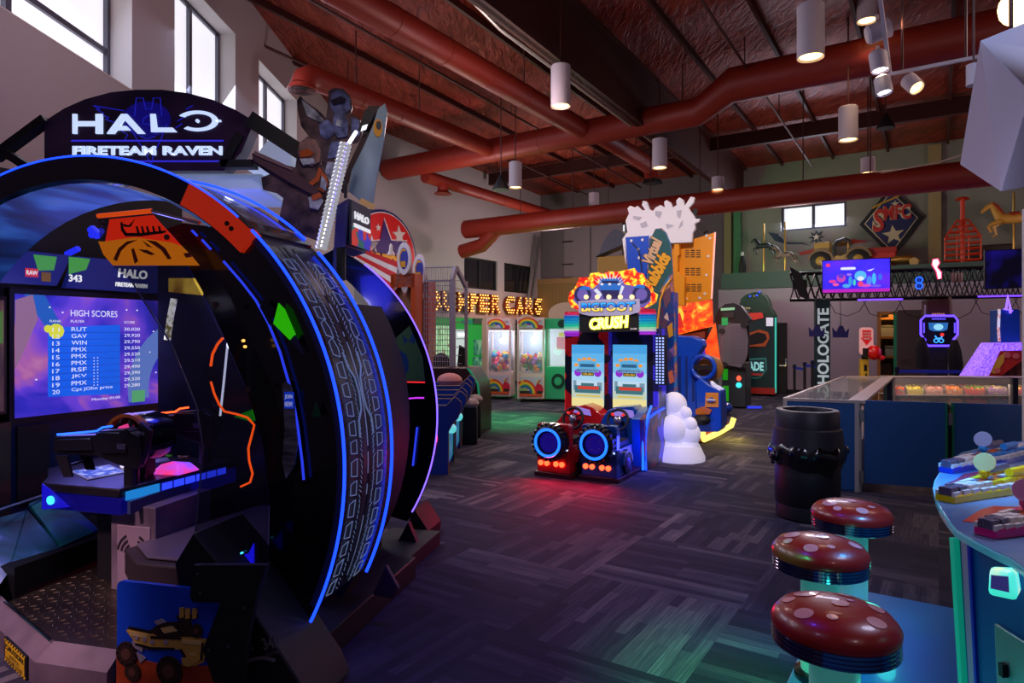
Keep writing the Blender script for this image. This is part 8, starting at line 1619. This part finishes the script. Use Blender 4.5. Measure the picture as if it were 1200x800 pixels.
# red wire tower
F, r = ledge_root(1128, 'red_wire_tower', 'red wire display tower standing on the ledge right of the pilaster', 'display rack', b=19.3); q_ = lambda p, y=0: F.pl(p, y=y); rw = mat('wire_red', (214, 60, 24), .4, em=(220, 60, 20), es=.12)
zt = F.px(1128, 234, y=0).z; m = MB(); m.tube([(0, 0, 0), (0, 0, zt)], .05, rw, n=8); m.lathe([(.16, zt), (.12, zt + .05), (0, zt + .05)], rw, n=16); m.build('centre_pole', r); m = MB(); wmax = .36; rows_ = 8
for j in range(rows_):
    z = .08 + j * (zt - .45) / rows_; w = wmax * (1 if j < 5 else 1 - .22 * (j - 4))
    for y in (-w / 2, w / 2): m.tube([(-w, y, z), (w, y, z)], .018, rw, n=6)
    for x in (-w, w): m.tube([(x, -w / 2, z), (x, w / 2, z)], .018, rw, n=6)
    if j < rows_ - 1:
        z2 = .08 + (j + 1) * (zt - .45) / rows_; w2 = wmax * (1 if j + 1 < 5 else 1 - .22 * (j - 3))
        for x, y in ((-1, -1), (1, -1), (1, 1), (-1, 1), (-.33, -1), (.33, -1)): m.tube([(x * w, y * w / 2, z), (x * w2, y * w2 / 2, z2)], .014, rw, n=6)
m.build('wire_tier', r)
m = MB(); F, r = ledge_root(1160, 'dark_toy_wagon', 'dark low toy wagon behind the golden horse on the ledge', 'toy', b=20.0); m = MB(); m.box(-.5, .5, 0, .3, .15, .5, mat('wagon_dark', (50, 34, 30), .6)); m.build('wagon_body', r, bevel=.04)
for x in (-.3, .3): m = MB(); m.lathe([(.14, -.03), (.14, .03), (0, .03)], blackm, (x, -.03, .14), ax=(0, 1, 0), n=16); m.build('wheel', r)
# diamond sign on the upper back wall
q = ROOM.px(1044, 270, y=BK - .1); F = Fr(RW(q.x, BK - .1, 0), 33.27); r = F.root('diamond_sign', 'navy diamond sign with red letters SMFC and stars on the back wall', 'sign'); q_ = lambda p, y=0: F.pl(p, y=y)
o_ = q_([(1039, 224), (1051, 224), (1081, 253), (1047, 300), (1041, 300), (1007, 262)]); o_ = q_([(1044, 218), (1082, 254), (1046, 302), (1007, 263)]); cx_ = sum(p[0] for p in o_) / 4; cz_ = sum(p[1] for p in o_) / 4
def sc_(k): return [(cx_ + (x - cx_) * k, cz_ + (z - cz_) * k) for x, z in o_]
m = MB(); m.poly(FY(0), o_, -.08, 0, mat('sign_black_rim', (18, 18, 28), .5)); m.poly(FY(0), sc_(.84), 0, .01, mat('sign_cream', (205, 190, 160), .5)); m.poly(FY(0), sc_(.80), .01, .02, mat('sign_navy2', (30, 38, 90), .5)); so = m.build('sign_board', r)
m = MB(); cr_ = mat('sign_cream'); x, z = q_([(1047, 275)])[0]; m.star(FY(0), x, z, .27, .02, .04, cr_, 5, .42, .1); x, z = q_([(1049, 239)])[0]; m.star(FY(0), x, z, .10, .02, .04, cr_, 5, .42); m.tube([V(a, -.03, b) for a, b in q_([(1022, 244), (1034, 238), (1046, 233), (1056, 228)])], .03, mat('swoosh_yellow', (190, 140, 50), .5), n=6)
for dd, mm, bo_, k in ((.02, cr_, .08, 0), (.05, mat('letters_red', (190, 44, 40), .5, em=(190, 40, 40), es=.06), .02, .02)):
    a = q_([(1022, 263)])[0]; wS = q_([(1036, 263)])[0][0] - a[0]; m.tx(FY(0), 'S', a[0] + k, a[1] - .22, wS, .62, .02, dd + .02, mm, bo_, 0, .1); a = q_([(1035, 259)])[0]; b = q_([(1067, 259)])[0]; m.tx(FY(0), 'MFC', a[0] + k, a[1] + .0, b[0] - a[0], .40, .02, dd + .02, mm, bo_)
m.build('sign_lettering', so)
# ================================================================ glass display counter
panel = mat('counter_blue_laminate', (36, 82, 142), .35, var=.08); alu = mat('counter_frame', (176, 166, 162), .4, .1)
HC = .95
A_, B_ = G(920, 466, HC), G(1004, 469, HC); D_, C_ = G(988.6, 440.7, HC), G(1040, 441.5, HC)
F = Fr((A_.x, A_.y, 0), 0); F.phi = math.atan2(-(B_ - A_).y, (B_ - A_).x); c_, s_ = math.cos(F.phi), math.sin(F.phi); F.X = V(c_, -s_, 0); F.Y = V(s_, c_, 0)
r = F.root('glass_display_counter', 'long glass topped display counter with blue end panel behind the black bin', 'display counter')
a, b, c, d = F.L(A_), F.L(B_), F.L(C_), F.L(D_)
def quadp(m, P4, z0, z1, mm): m.hexa([V(p.x, p.y, z0) for p in P4] + [V(p.x, p.y, z1) for p in P4], mm)
m = MB(); quadp(m, [a, b, c, d], 0, .45, panel); m.rect(FY(0), 0, b.x, .02, HC - .02, 0, .012, panel); quadp(m, [a, d, V(d.x + .03, d.y, 0), V(a.x + .03, a.y, 0)], 0, .62, panel); o = m.build('counter_base', r)
m = MB()
def strip(m, p, q, w, z0, z1, mm): m.bar(V(p.x, p.y, (z0 + z1) / 2), V(q.x, q.y, (z0 + z1) / 2), w, z1 - z0, mm)
for p, q in ((a, d), (b, c), (a, b), (d, c)): strip(m, p, q, .035 if (p, q) != (b, c) else .16, HC - .03, HC, alu)
for p in (a, b, c, d): m.box(p.x - .02, p.x + .02, p.y - .02, p.y + .02, 0, HC, alu)
m.build('counter_frame', r)
m = MB(); quadp(m, [a, b, c, d], HC - .012, HC - .004, mat('display_glass', (200, 210, 225), .03, alpha=.28, spec=.9)); m.build('glass_top', r, smooth=False)
m = MB(); quadp(m, [a, b, c, d], .46, .48, mat('display_floor', (150, 140, 150), .5)); m.build('display_shelf', r)
k_ = 0
for t, s_, lab in ((.35, .35, 'small black wire bracket inside the glass counter near its front'), (.7, .45, 'small black wire bracket inside the glass counter near its far end')):
    p = A_ + (D_ - A_) * t + (B_ - A_) * s_; m = MB(); m.tube([(-.08, 0, 0), (-.08, 0, .3), (.08, 0, .3), (.08, 0, 0)], .012, blackm, n=6); m.tube([(-.12, 0, .15), (.12, 0, .15)], .012, blackm, n=6); o = m.build('display_bracket'); o.location = (p.x, p.y, .48); tag(o, lab, 'bracket', 'brackets in the counter')
# hinged blue gate panels
def gate(u0, u1, v0, v1, Y0, phi, lab, edge):
    p = P(u0, v0, Y0); F = Fr((p.x, p.y, 0), phi); r = F.root('counter_gate', lab, 'counter panel', 'blue counter gates'); q_ = lambda pp, y=0: F.pl(pp, y=y)
    w = F.px(u1, v0, y=0).x; zt = F.px(u0, v0, y=0).z; zb_ = .10; m = MB(); m.rect(FY(0), 0, w, zb_, zt, -.04, 0, panel); o = m.build('gate_panel', r)
    m = MB(); 
    for x in edge: xx = 0 if x == 0 else w; m.box(xx - .010, xx + .010, -.006, .045, zb_ - .08, zt, mat('gate_edge_reflection', (30, 130, 100), .35, .3, em=(10, 160, 90), es=.12))  # edge colour holds the green light reflected there
    m.build('gate_edge', o); m = MB()
    for z in (.16, zt - .16): m.box(-.045, -.01, -.02, .02, z - .06, z + .06, steel)
    m.parts('hinge', o)
    m = MB(); m.box(-.06, -.022, .03, .09, 0, zt - .02, alu if 'bin' in lab else blackm); m.build('gate_post', r)
    return F, w, zt
F1, w1, zt1 = gate(1013, 1109, 469, 577, 6.72, 20, 'blue gate panel between the bin and the dark gap', (1,))
e = F1.W((w1, 0, 0)); 
p2 = F1.W((w1 + .075, 0, 0)); F2 = Fr((p2.x, p2.y, 0), 20)
gate(1117, 1260, 472, 600, FOC * (EYE - zt1) / (472 - HY), 17, 'blue gate panel right of the dark gap behind the table game', (0,))
p = F1.W((w1 + .06, .12, 0)); m = MB(); m.box(-.05, .05, 0, .3, 0, .9, blackm); m.box(-.04, .04, -.01, 0, .70, .88, mat('price_yellow', (220, 170, 30), .5)); o = m.build('gap_shelf_unit'); o.location = p; o.rotation_euler = (0, 0, -math.radians(20)); tag(o, 'dark narrow shelf end seen through the gap between the blue gates', 'shelf')
# candy display case at the back
p0 = P(1046, 475, 10.3); F = Fr((p0.x, p0.y, 0), 3); r = F.root('candy_display_case', 'long framed glass case filled with bins of coloured candy', 'display counter'); q_ = lambda pp, y=0: F.pl(pp, y=y)
x1 = F.px(1225, 460, y=0).x; zt = F.px(1046, 442, y=0).z; zf = F.px(1046, 449.5, y=0).z; zs = F.px(1046, 463, y=0).z
m = MB(); m.box(0, x1, 0, .45, 0, zs - .20, mat('case_interior', (150, 120, 96), .6)); m.box(0, x1, .42, .45, 0, zt, mat('case_back', (170, 130, 96), .6, em=(255, 190, 120), es=.15)); fr_w = (x1) / 1; m.box(0, x1, 0, .45, zt - .015, zt, alu); m.rect(FY(0), 0, x1, zf, zt, -.02, 0, alu)
xm = F.px(1186, 460, y=0).x
for x in (0, xm - .03): m.box(x, x + .04, 0, .04, 0, zt, alu)
m.box(xm + .01, xm + .08, -.02, .45, 0, zt + .0, mat('case_post_navy', (22, 24, 50), .4)); m.box(-.09, -.02, -.01, .1, 0, zt, mat('case_post_navy')); m.box(0, x1, .02, .42, zs - .01, zs + .004, alu); o = m.build('case_frame', r)
m = MB(); m.rect(FY(0), 0, x1, zs - .2, zf, -.006, 0, glass); m.build('front_glass', r, smooth=False)
m = MB(); m.box(.05, x1, .30, .34, zf + .0, zf + .015, glow('case_tube', (255, 240, 220), .7)); m.build('tube_light', r)
def candy(name, cols, u0, u1, v0, v1, lab, scale=26, n=90):
    x0, z0 = q_([(u0, v1)], .05)[0]; x1_, z1 = q_([(u1, v0)], .05)[0]; rnd = random.Random(u0); g = Fr(F.W((x0, .05, z0)), 3); rr = g.root('candy_bin', lab, 'candy bin', 'candy bins'); w, h = x1_ - x0, z1 - z0
    m = MB(); cb = mat('bin_clear', (200, 200, 205), .1, alpha=.12); m.box(0, w, .0, .006, 0, h * .55, cb); m.box(0, .006, 0, .3, 0, h * .9, cb); m.box(w - .006, w, 0, .3, 0, h * .9, cb); m.build('clear_bin', rr, smooth=False)
    m = MB(); s = .022 if scale > 20 else .030
    m.box(.012, w - .012, .02, .28, .002, h * .6, mat('candy_%s_0' % name, cols[0], .4, em=cols[0], es=.12))
    for k in range(n):
        c_ = rnd.choice(cols); j = cols.index(c_); t = rnd.random(); m.ball((rnd.uniform(s, w - s), .012 + s + rnd.uniform(0, .02) + t * .15 * (k % 2), rnd.uniform(s, h * .62) if k % 2 == 0 else h * .62 + rnd.uniform(0, .2) * h * t + s * .3), (s, s, s * .8), mat('candy_%s_%d' % (name, j), c_, .35, em=c_, es=.3), 7, 5)
    o = m.build('candy_pile', rr); o['kind'] = 'stuff'
    return g, rr, w, h
R_1 = [((230, 60, 40), (60, 170, 80), (250, 200, 50), (40, 130, 200), (250, 120, 40))]
bins = [('mix', [(230, 60, 40), (60, 170, 80), (250, 200, 50), (40, 130, 200), (250, 120, 40)], 1047, 1062, 'leftmost upper candy bin with mixed bright gums'), ('yel', [(226, 196, 50), (240, 220, 100), (190, 150, 30)], 1063, 1084, 'upper candy bin full of yellow sweets'), ('pnk', [(220, 150, 130), (240, 190, 170), (190, 110, 90)], 1085, 1107, 'upper candy bin full of pale pink sweets'), ('org', [(236, 140, 50), (250, 220, 200), (200, 80, 40)], 1109, 1130, 'upper candy bin with orange and white sweets'), ('rgm', [(220, 50, 50), (60, 160, 70), (240, 200, 60), (230, 120, 60)], 1131, 1156, 'upper candy bin with red and green sweets'), ('lil', [(170, 120, 170), (230, 210, 90), (220, 180, 190)], 1158, 1183, 'rightmost upper bin with lilac packets'), ('mx2', [(220, 60, 90), (60, 170, 90), (250, 220, 80), (90, 60, 40)], 1191, 1215, 'candy bin right of the dark post with mixed sweets')]
for n_, c_, u0, u1, lab in bins: candy(n_, c_, u0, u1, 450.5, 462.5, lab, 26 if n_ != 'org' else 15)
bins2 = [('red', [(150, 40, 30), (200, 80, 40), (120, 90, 40)], 1047, 1068, 'lower candy bin with dark red jellies'), ('olv', [(140, 110, 40), (180, 140, 60), (90, 60, 40)], 1069, 1090, 'lower candy bin with olive brown sweets'), ('amb', [(220, 140, 30), (240, 180, 60)], 1111, 1130, 'lower candy bin with amber sweets'), ('rr2', [(200, 30, 50), (230, 120, 150), (60, 30, 40)], 1132, 1158, 'lower candy bin with crimson and pink sweets'), ('bl2', [(60, 110, 170), (200, 60, 80), (220, 200, 200)], 1160, 1184, 'lower candy bin with blue and red packets')]
for n_, c_, u0, u1, lab in bins2: candy(n_, c_, u0, u1, 464, 475, lab, 26, 60)
lamp('candy_case_light', 'AREA', F.W((x1 / 2, .03, zf - .005)), 2.5, (255, 235, 210), x1 * .9, F.W((x1 / 2, .15, 0)), sizey=.05)
# ================================================================ rubbish bin
F = Fr((2.65, 5.84, 0)); r = F.root('rubbish_bin', 'tall black plastic rubbish bin with liner folded over its rim', 'bin'); bl_ = mat('bin_black', (24, 22, 28), .5)
m = MB(); m.lathe([(.245, 0), (.262, .02), (.265, .12), (.262, .13), (.27, .14), (.275, .42), (.272, .43), (.28, .62)], bl_, n=40); m.build('bin_body', r)
m = MB(); m.lathe([(.285, .62), (.305, .63), (.285, .80), (.268, .81), (.266, .95), (.255, .965), (.21, .965), (.20, .94), (.20, .84), (.0, .82)], mat('bin_lid_black', (38, 36, 42), .45), n=40); m.build('bin_lid', r)
m = MB(); bag = mat('liner_black', (12, 12, 16), .18, coat=.6); n = 64; rnd = random.Random(4); vs = []; rows = 7
ph = [rnd.uniform(0, 6) for _ in range(6)]
for j in range(rows):
    t = j / (rows - 1)
    for i in range(n):
        a = 2 * PI * i / n; rr = .288 + .035 * math.sin(PI * min(1, t * 1.1)) + .010 * math.sin(5 * a + ph[0]) * t + .006 * math.sin(11 * a + ph[1] + t * 3) + .004 * math.sin(19 * a + ph[2] + t * 5)
        z = .68 - .22 * t + .03 * math.sin(2 * a + ph[3]) * t + .012 * math.sin(7 * a + ph[4]) * t; vs.append((rr * math.cos(a), rr * math.sin(a), z))
fs = [(j * n + i, j * n + (i + 1) % n, (j + 1) * n + (i + 1) % n, (j + 1) * n + i) for j in range(rows - 1) for i in range(n)]
m.add(vs, fs, bag); m.ball((-.31, -.06, .56), (.045, .05, .05), bag, 10, 7); m.ball((.31, -.03, .60), (.05, .05, .05), bag, 10, 7); m.build('bin_liner', r)
# ================================================================ light box platform with three mushroom stools
plat = mat('cyan_platform', (10, 112, 172), .3, coat=.3, em=(6, 100, 150), es=.14)
F = Fr(RW(-.58, 4.55, 0), 33.27); r = F.root('table_game', 'turquoise block battle table game with attached platform and coloured consoles', 'arcade machine')
m = MB(); m.box(0, 2.3, -3.6, 0, 0, .06, plat); m.build('floor_platform', r, bevel=.01)
ST = [(1.126, 2.27, 'nearest red mushroom stool with white dots'), (1.42, 3.0, 'middle red mushroom stool with white dots'), (1.9, 3.64, 'farthest red mushroom stool beside the black bin')]
redc = mat('mushroom_red', (158, 26, 18), .34, coat=.25); dotm = mat('mushroom_dot', (226, 160, 158), .3, coat=.4)
def stool():
    F = Fr((ST[0][0], ST[0][1], .06)); r = F.root('mushroom_stool', ST[0][2], 'stool', 'mushroom stools'); R0 = .205; zs = .56
    m = MB(); m.lathe([(R0, zs), (R0 + .003, zs + .02), (R0 - .004, zs + .036), (R0 * .88, zs + .060), (R0 * .6, zs + .078), (R0 * .3, zs + .085), (0, zs + .087)], redc, n=48); st = m.build('seat_cushion', r)
    m = MB()
    def cap(px_, py_, ra, rb_, rot):
        n = 18; vs = []; 
        def hz(x, y):
            d = math.hypot(x, y); prof = [(0, .087), (.3, .085), (.6, .078), (.88, .060), (.98, .036), (1.02, .02)]; t = d / R0
            for (t0, z0), (t1, z1) in zip(prof[:-1], prof[1:]):
                if t0 <= t <= t1: return zs + z0 + (z1 - z0) * (t - t0) / (t1 - t0) + .0025
            return zs + .02
        for k in range(4):
            q = k / 3
            for i in range(n):
                a = 2 * PI * i / n; x = ra * q * math.cos(a); y = rb_ * q * math.sin(a); X = px_ + x * math.cos(rot) - y * math.sin(rot); Yy = py_ + x * math.sin(rot) + y * math.cos(rot); vs.append((X, Yy, hz(X, Yy)))
        m.add(vs, [(k * n + i, k * n + (i + 1) % n, (k + 1) * n + (i + 1) % n, (k + 1) * n + i) for k in range(3) for i in range(n)], dotm)
    for q in ((.02, .0, .030, .026, .2), (-.05, .11, .05, .035, .4), (.10, .10, .045, .03, -.3), (-.13, -.05, .032, .03, 0), (-.055, -.095, .018, .018, 0), (.08, -.12, .032, .028, .3), (.14, -.01, .04, .025, 1.3), (.07, .0 + .03, .012, .01, 0), (-.13, .07, .025, .02, .5)): cap(*q)
    m.parts('seat_dot', st)
    m = MB(); prof = [(R0 - .02, zs - .060)]
    for k in range(4): z = zs - .056 + k * .0145; prof += [(R0 - .005, z), (R0, z + .003), (R0, z + .009), (R0 - .005, z + .012)]
    prof += [(R0, zs)]; m.lathe(prof, mat('seat_chrome_band', (150, 150, 175), .10, 1.0), n=48); m.lathe([(0, zs - .063), (R0 - .02, zs - .061)], blackm, n=30); m.build('chrome_band', r)
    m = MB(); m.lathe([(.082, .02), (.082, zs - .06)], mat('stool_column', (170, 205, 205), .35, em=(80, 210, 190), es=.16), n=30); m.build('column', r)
    m = MB(); m.lathe([(.11, 0), (.11, .03), (.085, .04)], mat('stool_foot_chrome', (60, 70, 80), .2, .9), n=30); m.build('foot_ring', r)
    return r
s0_ = stool()
for x, y, lab in ST[1:]: c_ = copy_tree(s0_); c_.location = (x, y, .06); c_.rotation_euler = (0, 0, .5 if 'middle' in lab else 1.1); c_['label'] = lab
for x, y, lab in ST: lamp('stool_glow', 'POINT', (x + .18, y - .02, .35), .7, (60, 255, 220), .05)
lamp('platform_green', 'SPOT', (1.0, 2.75, 1.1), 60, (0, 255, 150), .05, (1.0, 3.05, 0), 70, .9)
# table of the game
tq = F.px; ZT = .95
rim = [F.px(u, v, z=ZT) for u, v in ((1240, 505), (1200, 517), (1160, 522), (1127, 530), (1106, 545), (1095, 563), (1093, 572), (1096, 585), (1101, 597), (1110, 611), (1120, 623), (1140, 635), (1165, 648), (1185, 657), (1200, 668), (1260, 700))]
pts = [(p.x, p.y) for p in rim] + [(rim[-1].x + .8, rim[-1].y), (rim[0].x + .8, rim[0].y)]
topm = ramp_mat('table_print', [(.35, (70, 110, 160)), (.55, (110, 150, 190)), (.7, (150, 175, 205))], 2, .2, .10)
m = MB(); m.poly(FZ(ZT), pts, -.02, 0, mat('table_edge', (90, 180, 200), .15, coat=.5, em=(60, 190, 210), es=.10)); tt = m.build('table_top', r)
cx_, cy_ = sum(p[0] for p in pts) / len(pts), sum(p[1] for p in pts) / len(pts)
m = MB(); m.poly(FZ(ZT), [(cx_ + (x - cx_) * .975, cy_ + (y - cy_) * .975) for x, y in pts], 0, .003, topm)
for col, pp in (((150, 40, 70), [(1107, 568), (1120, 563), (1130, 556), (1150, 553), (1170, 551), (1190, 553), (1180, 559), (1160, 564), (1140, 568), (1122, 571)]), ((190, 60, 40), [(1128, 612), (1140, 604), (1150, 598), (1165, 594), (1190, 595), (1185, 604), (1170, 612), (1150, 614)])):
    m.poly(FZ(ZT), F.plz(pp, ZT), .003, .005, mat('splash_%d' % col[0], col, .3, em=col, es=.08))
m.build('table_picture', tt, smooth=False)
# consoles made of little blocks
def console(p_tip, p_end, width, col, col2, label):
    A, B = F.px(*p_tip, z=ZT), F.px(*p_end, z=ZT); X = (B - A); L = X.length; X.normalize(); Y = V(-X.y, X.x, 0); cols = {}
    body = mat('console_' + label, col, .3, coat=.4, em=col, es=.12); bw_ = mat('brick_white', (225, 215, 205), .35, em=(225, 215, 205), es=.12); bc = mat('brick_' + label, col2, .35, em=col2, es=.12); bd = mat('brick_dark', (96, 86, 108), .4)
    G_ = (A.copy(), X, Y)
    m = MB(); o, XX, ZZ = A, X, Y
    def wd(t): return width * (.45 + .55 * min(1, t / .35))
    n = 14; edge = [(L * i / n, -wd(i / n) / 2) for i in range(n + 1)] + [(L * i / n, wd(i / n) / 2) for i in range(n, -1, -1)]
    m.poly((V(A.x, A.y, ZT + .003), X, Y), edge, 0, .032, body); c0 = m.build('console_' + 'body', r, bevel=.004)
    m = MB(); n = 18; rows = 6; rnd = random.Random(label)
    for i in range(n):
        t0, t1 = i / n, (i + .88) / n; w = wd(t0)
        for j in range(rows):
            v0, v1 = -w / 2 + w * j / rows, -w / 2 + w * (j + .86) / rows; h = .062 + .014 * (1 if 0 < j < rows - 1 else 0) + rnd.uniform(0, .004)
            mm = bd if i < 2 and 0 < j < 5 else (bc if (j in (1, 4) or (i // 2) % 2 == 0 and j in (1, 2, 4)) and i > 4 else bw_)
            if 3 < i < 8 and j in (2, 3): mm = bd if (i + j) % 2 else mat('brick_orange', (200, 90, 30), .4)
            p = [A + X * (L * a_) + Y * b_ for a_, b_ in ((t0, v0), (t1, v0), (t1, v1), (t0, v1))]; m.hexa([V(q.x, q.y, ZT + .03) for q in p] + [V(q.x, q.y, ZT + h - .015) for q in p], mm)
    m.build('block_bricks', c0, smooth=False)
    m = MB(); q = A + X * L * .30; 
    nn = (-Y * .3 + V(0, 0, 0) - X * .5).normalized()
    m.lathe([(.0, -.005), (.040, -.005), (.042, 0), (.040, .005), (0, .005)], mat('disc_' + label, tuple(min(255, int(v * .35 + 150)) for v in col), .25, coat=.5, alpha=.9), V(q.x, q.y, ZT + .135), ax=(-.25, -1, .35), n=26); m.tube([V(q.x, q.y, ZT + .06), V(q.x, q.y, ZT + .10)], .012, bc, n=8); m.ball((q.x, q.y, ZT + .09), .022, bc, 10, 6); m.build('target_disc', c0)
    m = MB(); 
    for s in (-1, 1): p = A + X * L * .42 + Y * s * width * .22; m.tube([V(p.x - .0, p.y, ZT + .085), p + X * .14 + V(0, 0, .085)], .018, bc if s < 0 else bd, n=8)
    m.build('toy_blaster', c0)
console((1108, 555), (1235, 524), .15, (14, 60, 190), (40, 140, 220), 'blue')
console((1107, 589), (1245, 556), .17, (240, 220, 0), (250, 215, 10), 'yellow')
console((1154, 630), (1300, 596), .16, (226, 10, 130), (200, 60, 110), 'magenta')
# body under the table
m = MB(); bteal = mat('game_body_blue', (12, 96, 160), .35, em=(6, 90, 150), es=.08)
b0 = F.px(1128, 648, z=ZT - .03); b1 = F.px(1150, 800, z=.2); 
f0 = F.px(1122, 640, z=ZT - .04); 
top = [F.px(u, v, z=ZT - .03) for u, v in ((1119, 629), (1205, 671), (1262, 704), (1260, 640), (1200, 540))]
bot = [V(p.x + (cx_ + .2 - p.x) * .10, p.y + (cy_ - p.y) * .10, .06) for p in top]
n = len(top); vs = bot + top; m.add(vs, [tuple(range(n))[::-1], tuple(range(n, 2 * n))] + [(i, (i + 1) % n, n + (i + 1) % n, n + i) for i in range(n)], bteal); by = m.build('game_body', r, smooth=False)
def face(i, s0, s1, t0, t1, d, mm, m):
    """patch on side i of the body"""
    a, b, c, e = bot[i], bot[(i + 1) % n], top[(i + 1) % n], top[i]; N = (b - a).cross(e - a).normalized()
    if N.dot(V(-1, -1, 0)) < 0: N = -N
    def pt(s, t): return (a + (b - a) * s) * (1 - t) + (e + (c - e) * s) * t
    p = [pt(s0, t0), pt(s1, t0), pt(s1, t1), pt(s0, t1)]; m.hexa(p + [q + N * d for q in p], mm)
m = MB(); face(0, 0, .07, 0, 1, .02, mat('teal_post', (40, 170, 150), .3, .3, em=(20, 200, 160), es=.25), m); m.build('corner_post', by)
m = MB(); face(0, .13, .23, 0, 1, .008, mat('pale_stripe', (170, 160, 190), .4), m); face(0, .23, .27, 0, 1, .01, mat('deep_blue_stripe', (20, 50, 200), .4, em=(20, 50, 220), es=.2), m); m.build('side_stripe', by)
m = MB(); face(0, .58, .99, .02, .74, .012, mat('ticket_door_grey', (120, 170, 165), .35, .4), m); dr2 = m.build('ticket_door', by, bevel=.01)
m = MB(); face(0, .70, .76, .56, .61, .03, blackm, m); face(0, .74, .84, .34, .38, .025, glow('door_light', (190, 255, 220), 1.2), m); face(0, .78, .92, .08, .26, .02, mat('green_script', (20, 130, 60), .4), m); m.build('door_detail', dr2)
q = F.px(1184, 683, z=.80)
m = MB(); a_ = top[0] + (top[1] - top[0]) * .9; o3 = F.px(1183, 682, x=F.px(1175, 672, z=ZT - .05).x - .0)
cpt = P(1176, 678, 1.99); lc_ = F.L(cpt)
m.hexa([lc_ + V(*v) for v in ((-.04, -.03, -.05), (.03, -.04, -.05), (.05, .06, -.05), (-.03, .06, -.05), (-.035, -.01, .02), (.025, -.02, .03), (.04, .05, .03), (-.03, .05, .02))], ramp_mat('reader_glow3', [(.35, (230, 90, 220)), (.45, (60, 230, 200)), (.6, (90, 240, 230)), (.75, (250, 230, 160))], 7, .25, .9)); 
cr_o = m.build('card_reader', by, bevel=.012)
m = MB(); w0 = lc_ + V(-.034, -.036, -.025); m.hexa([w0 + V(*v) for v in ((0, 0, 0), (.045, -.008, 0), (.045, .0, 0), (.0, .006, 0), (.002, .014, .036), (.044, .007, .042), (.044, .014, .042), (.002, .02, .036))], mat('reader_screen', (24, 24, 50), .2, em=(60, 60, 140), es=.5)); m.build('reader_screen', cr_o)
lamp('table_teal_glow', 'POINT', (1.75, 2.1, .5), 4, (20, 220, 220), .1)
lamp('table_fill', 'POINT', (2.2, 2.7, 2.1), 32, (215, 215, 255), .2)  # fill added above the table to brighten the consoles
lamp('platform_cyan_glow', 'SPOT', (2.0, 3.0, 1.6), 60, (20, 160, 255), .1, (1.9, 3.1, 0), 80, .9)
# ================================================================ light of the hall
W = bpy.data.worlds.new('world'); SC.world = W; W.use_nodes = True
W.node_tree.nodes['Background'].inputs[0].default_value = lin((150, 120, 160)); W.node_tree.nodes['Background'].inputs[1].default_value = 0.16
# daylight that comes in through the high windows
for i, h in enumerate(hol): lamp('window_daylight', 'AREA', (WL - 0.1, (h[0] + h[1]) / 2, (h[2] + h[3]) / 2), 90, (215, 222, 255), h[3] - h[2], (2, (h[0] + h[1]) / 2, 1.0), sizey=h[1] - h[0])
q = RW((a1 + a2) / 2, BK - 0.05, (z1_ + z2_) / 2); lamp('window_daylight', 'AREA', q, 60, (225, 228, 255), a2 - a1, q - E1 * 3 - V(0, 0, 2), sizey=z2_ - z1_)
# added fill lights without fittings, behind the viewer and along the hall
for x, y, e, c in ((2.5, -1.5, 120, (235, 205, 215)), (-2, 1.0, 60, (200, 190, 255)), (4.5, 9, 120, (255, 205, 185)), (0.5, 11.5, 120, (255, 205, 200)), (8, 14, 110, (255, 205, 180))):
    lamp('hall_fill', 'SPOT', (x, y, 5.6), e, c, 0.3, (x, y, 0), 130, 0.9)
for a_, b_, z_, e in ((-9.3, 12, 3.8, 130), (-9.6, 17, 3.6, 170), (-3, 17, 3.4, 90), (3, 16.4, 3.4, 90), (8, 12, 3.4, 60), (-5, 8, 4.6, 60), (1, 7.5, 4.6, 50)):
    lamp('hall_fill', 'POINT', RW(a_, b_, z_), e, (255, 222, 222), 0.3)
lamp('hall_fill', 'POINT', (-2.2, 5.5, 4.6), 50, (255, 215, 215), 0.3)
lamp('hall_fill', 'SPOT', (1.0, 4.6, 5.2), 800, (255, 230, 215), 0.2, (2.3, 8.6, 2.1), 52, 0.7)
lamp('hall_fill', 'SPOT', (3.2, 3.4, 5.4), 160, (200, 215, 255), 0.2, (3.9, 6.6, .6), 60, 0.8)
lamp('hall_fill', 'SPOT', (6.4, 8.0, 5.4), 240, (255, 228, 215), 0.2, (6.9, 10.0, .9), 50, 0.8)
lamp('hall_fill', 'SPOT', (3.0, 10.5, 5.2), 260, (235, 225, 240), 0.2, (4.6, 14.0, 1.2), 50, 0.8)
lamp('ledge_fill', 'SPOT', RW(5.0, 15.5, 4.0), 160, (255, 190, 110), 0.1, RW(6.6, 19.3, 4.0), 50, 0.8)  # unseen spot added to brighten the pieces on the ledge
# coloured party lights
lamp('green_party_lamp', 'SPOT', RW(-6, 15, 3.8), 120, (60, 255, 130), 0.1, RW(-2.5, BK, 4.6), 70, 0.8)
lamp('green_party_lamp', 'SPOT', V(-0.3, 13.2, 3.4), 1500, (0, 255, 130), 0.1, V(-.1, 12.4, 0), 52, 0.9)
lamp('blue_party_lamp', 'SPOT', V(0.3, 3.6, 4.5), 160, (80, 60, 255), 0.2, V(0.0, 4.2, 0), 80, 0.9)
lamp('amber_party_lamp', 'SPOT', RW(5.5, 17, 3.5), 300, (255, 160, 60), 0.1, RW(6.0, BK, 4.4), 80, 0.9)
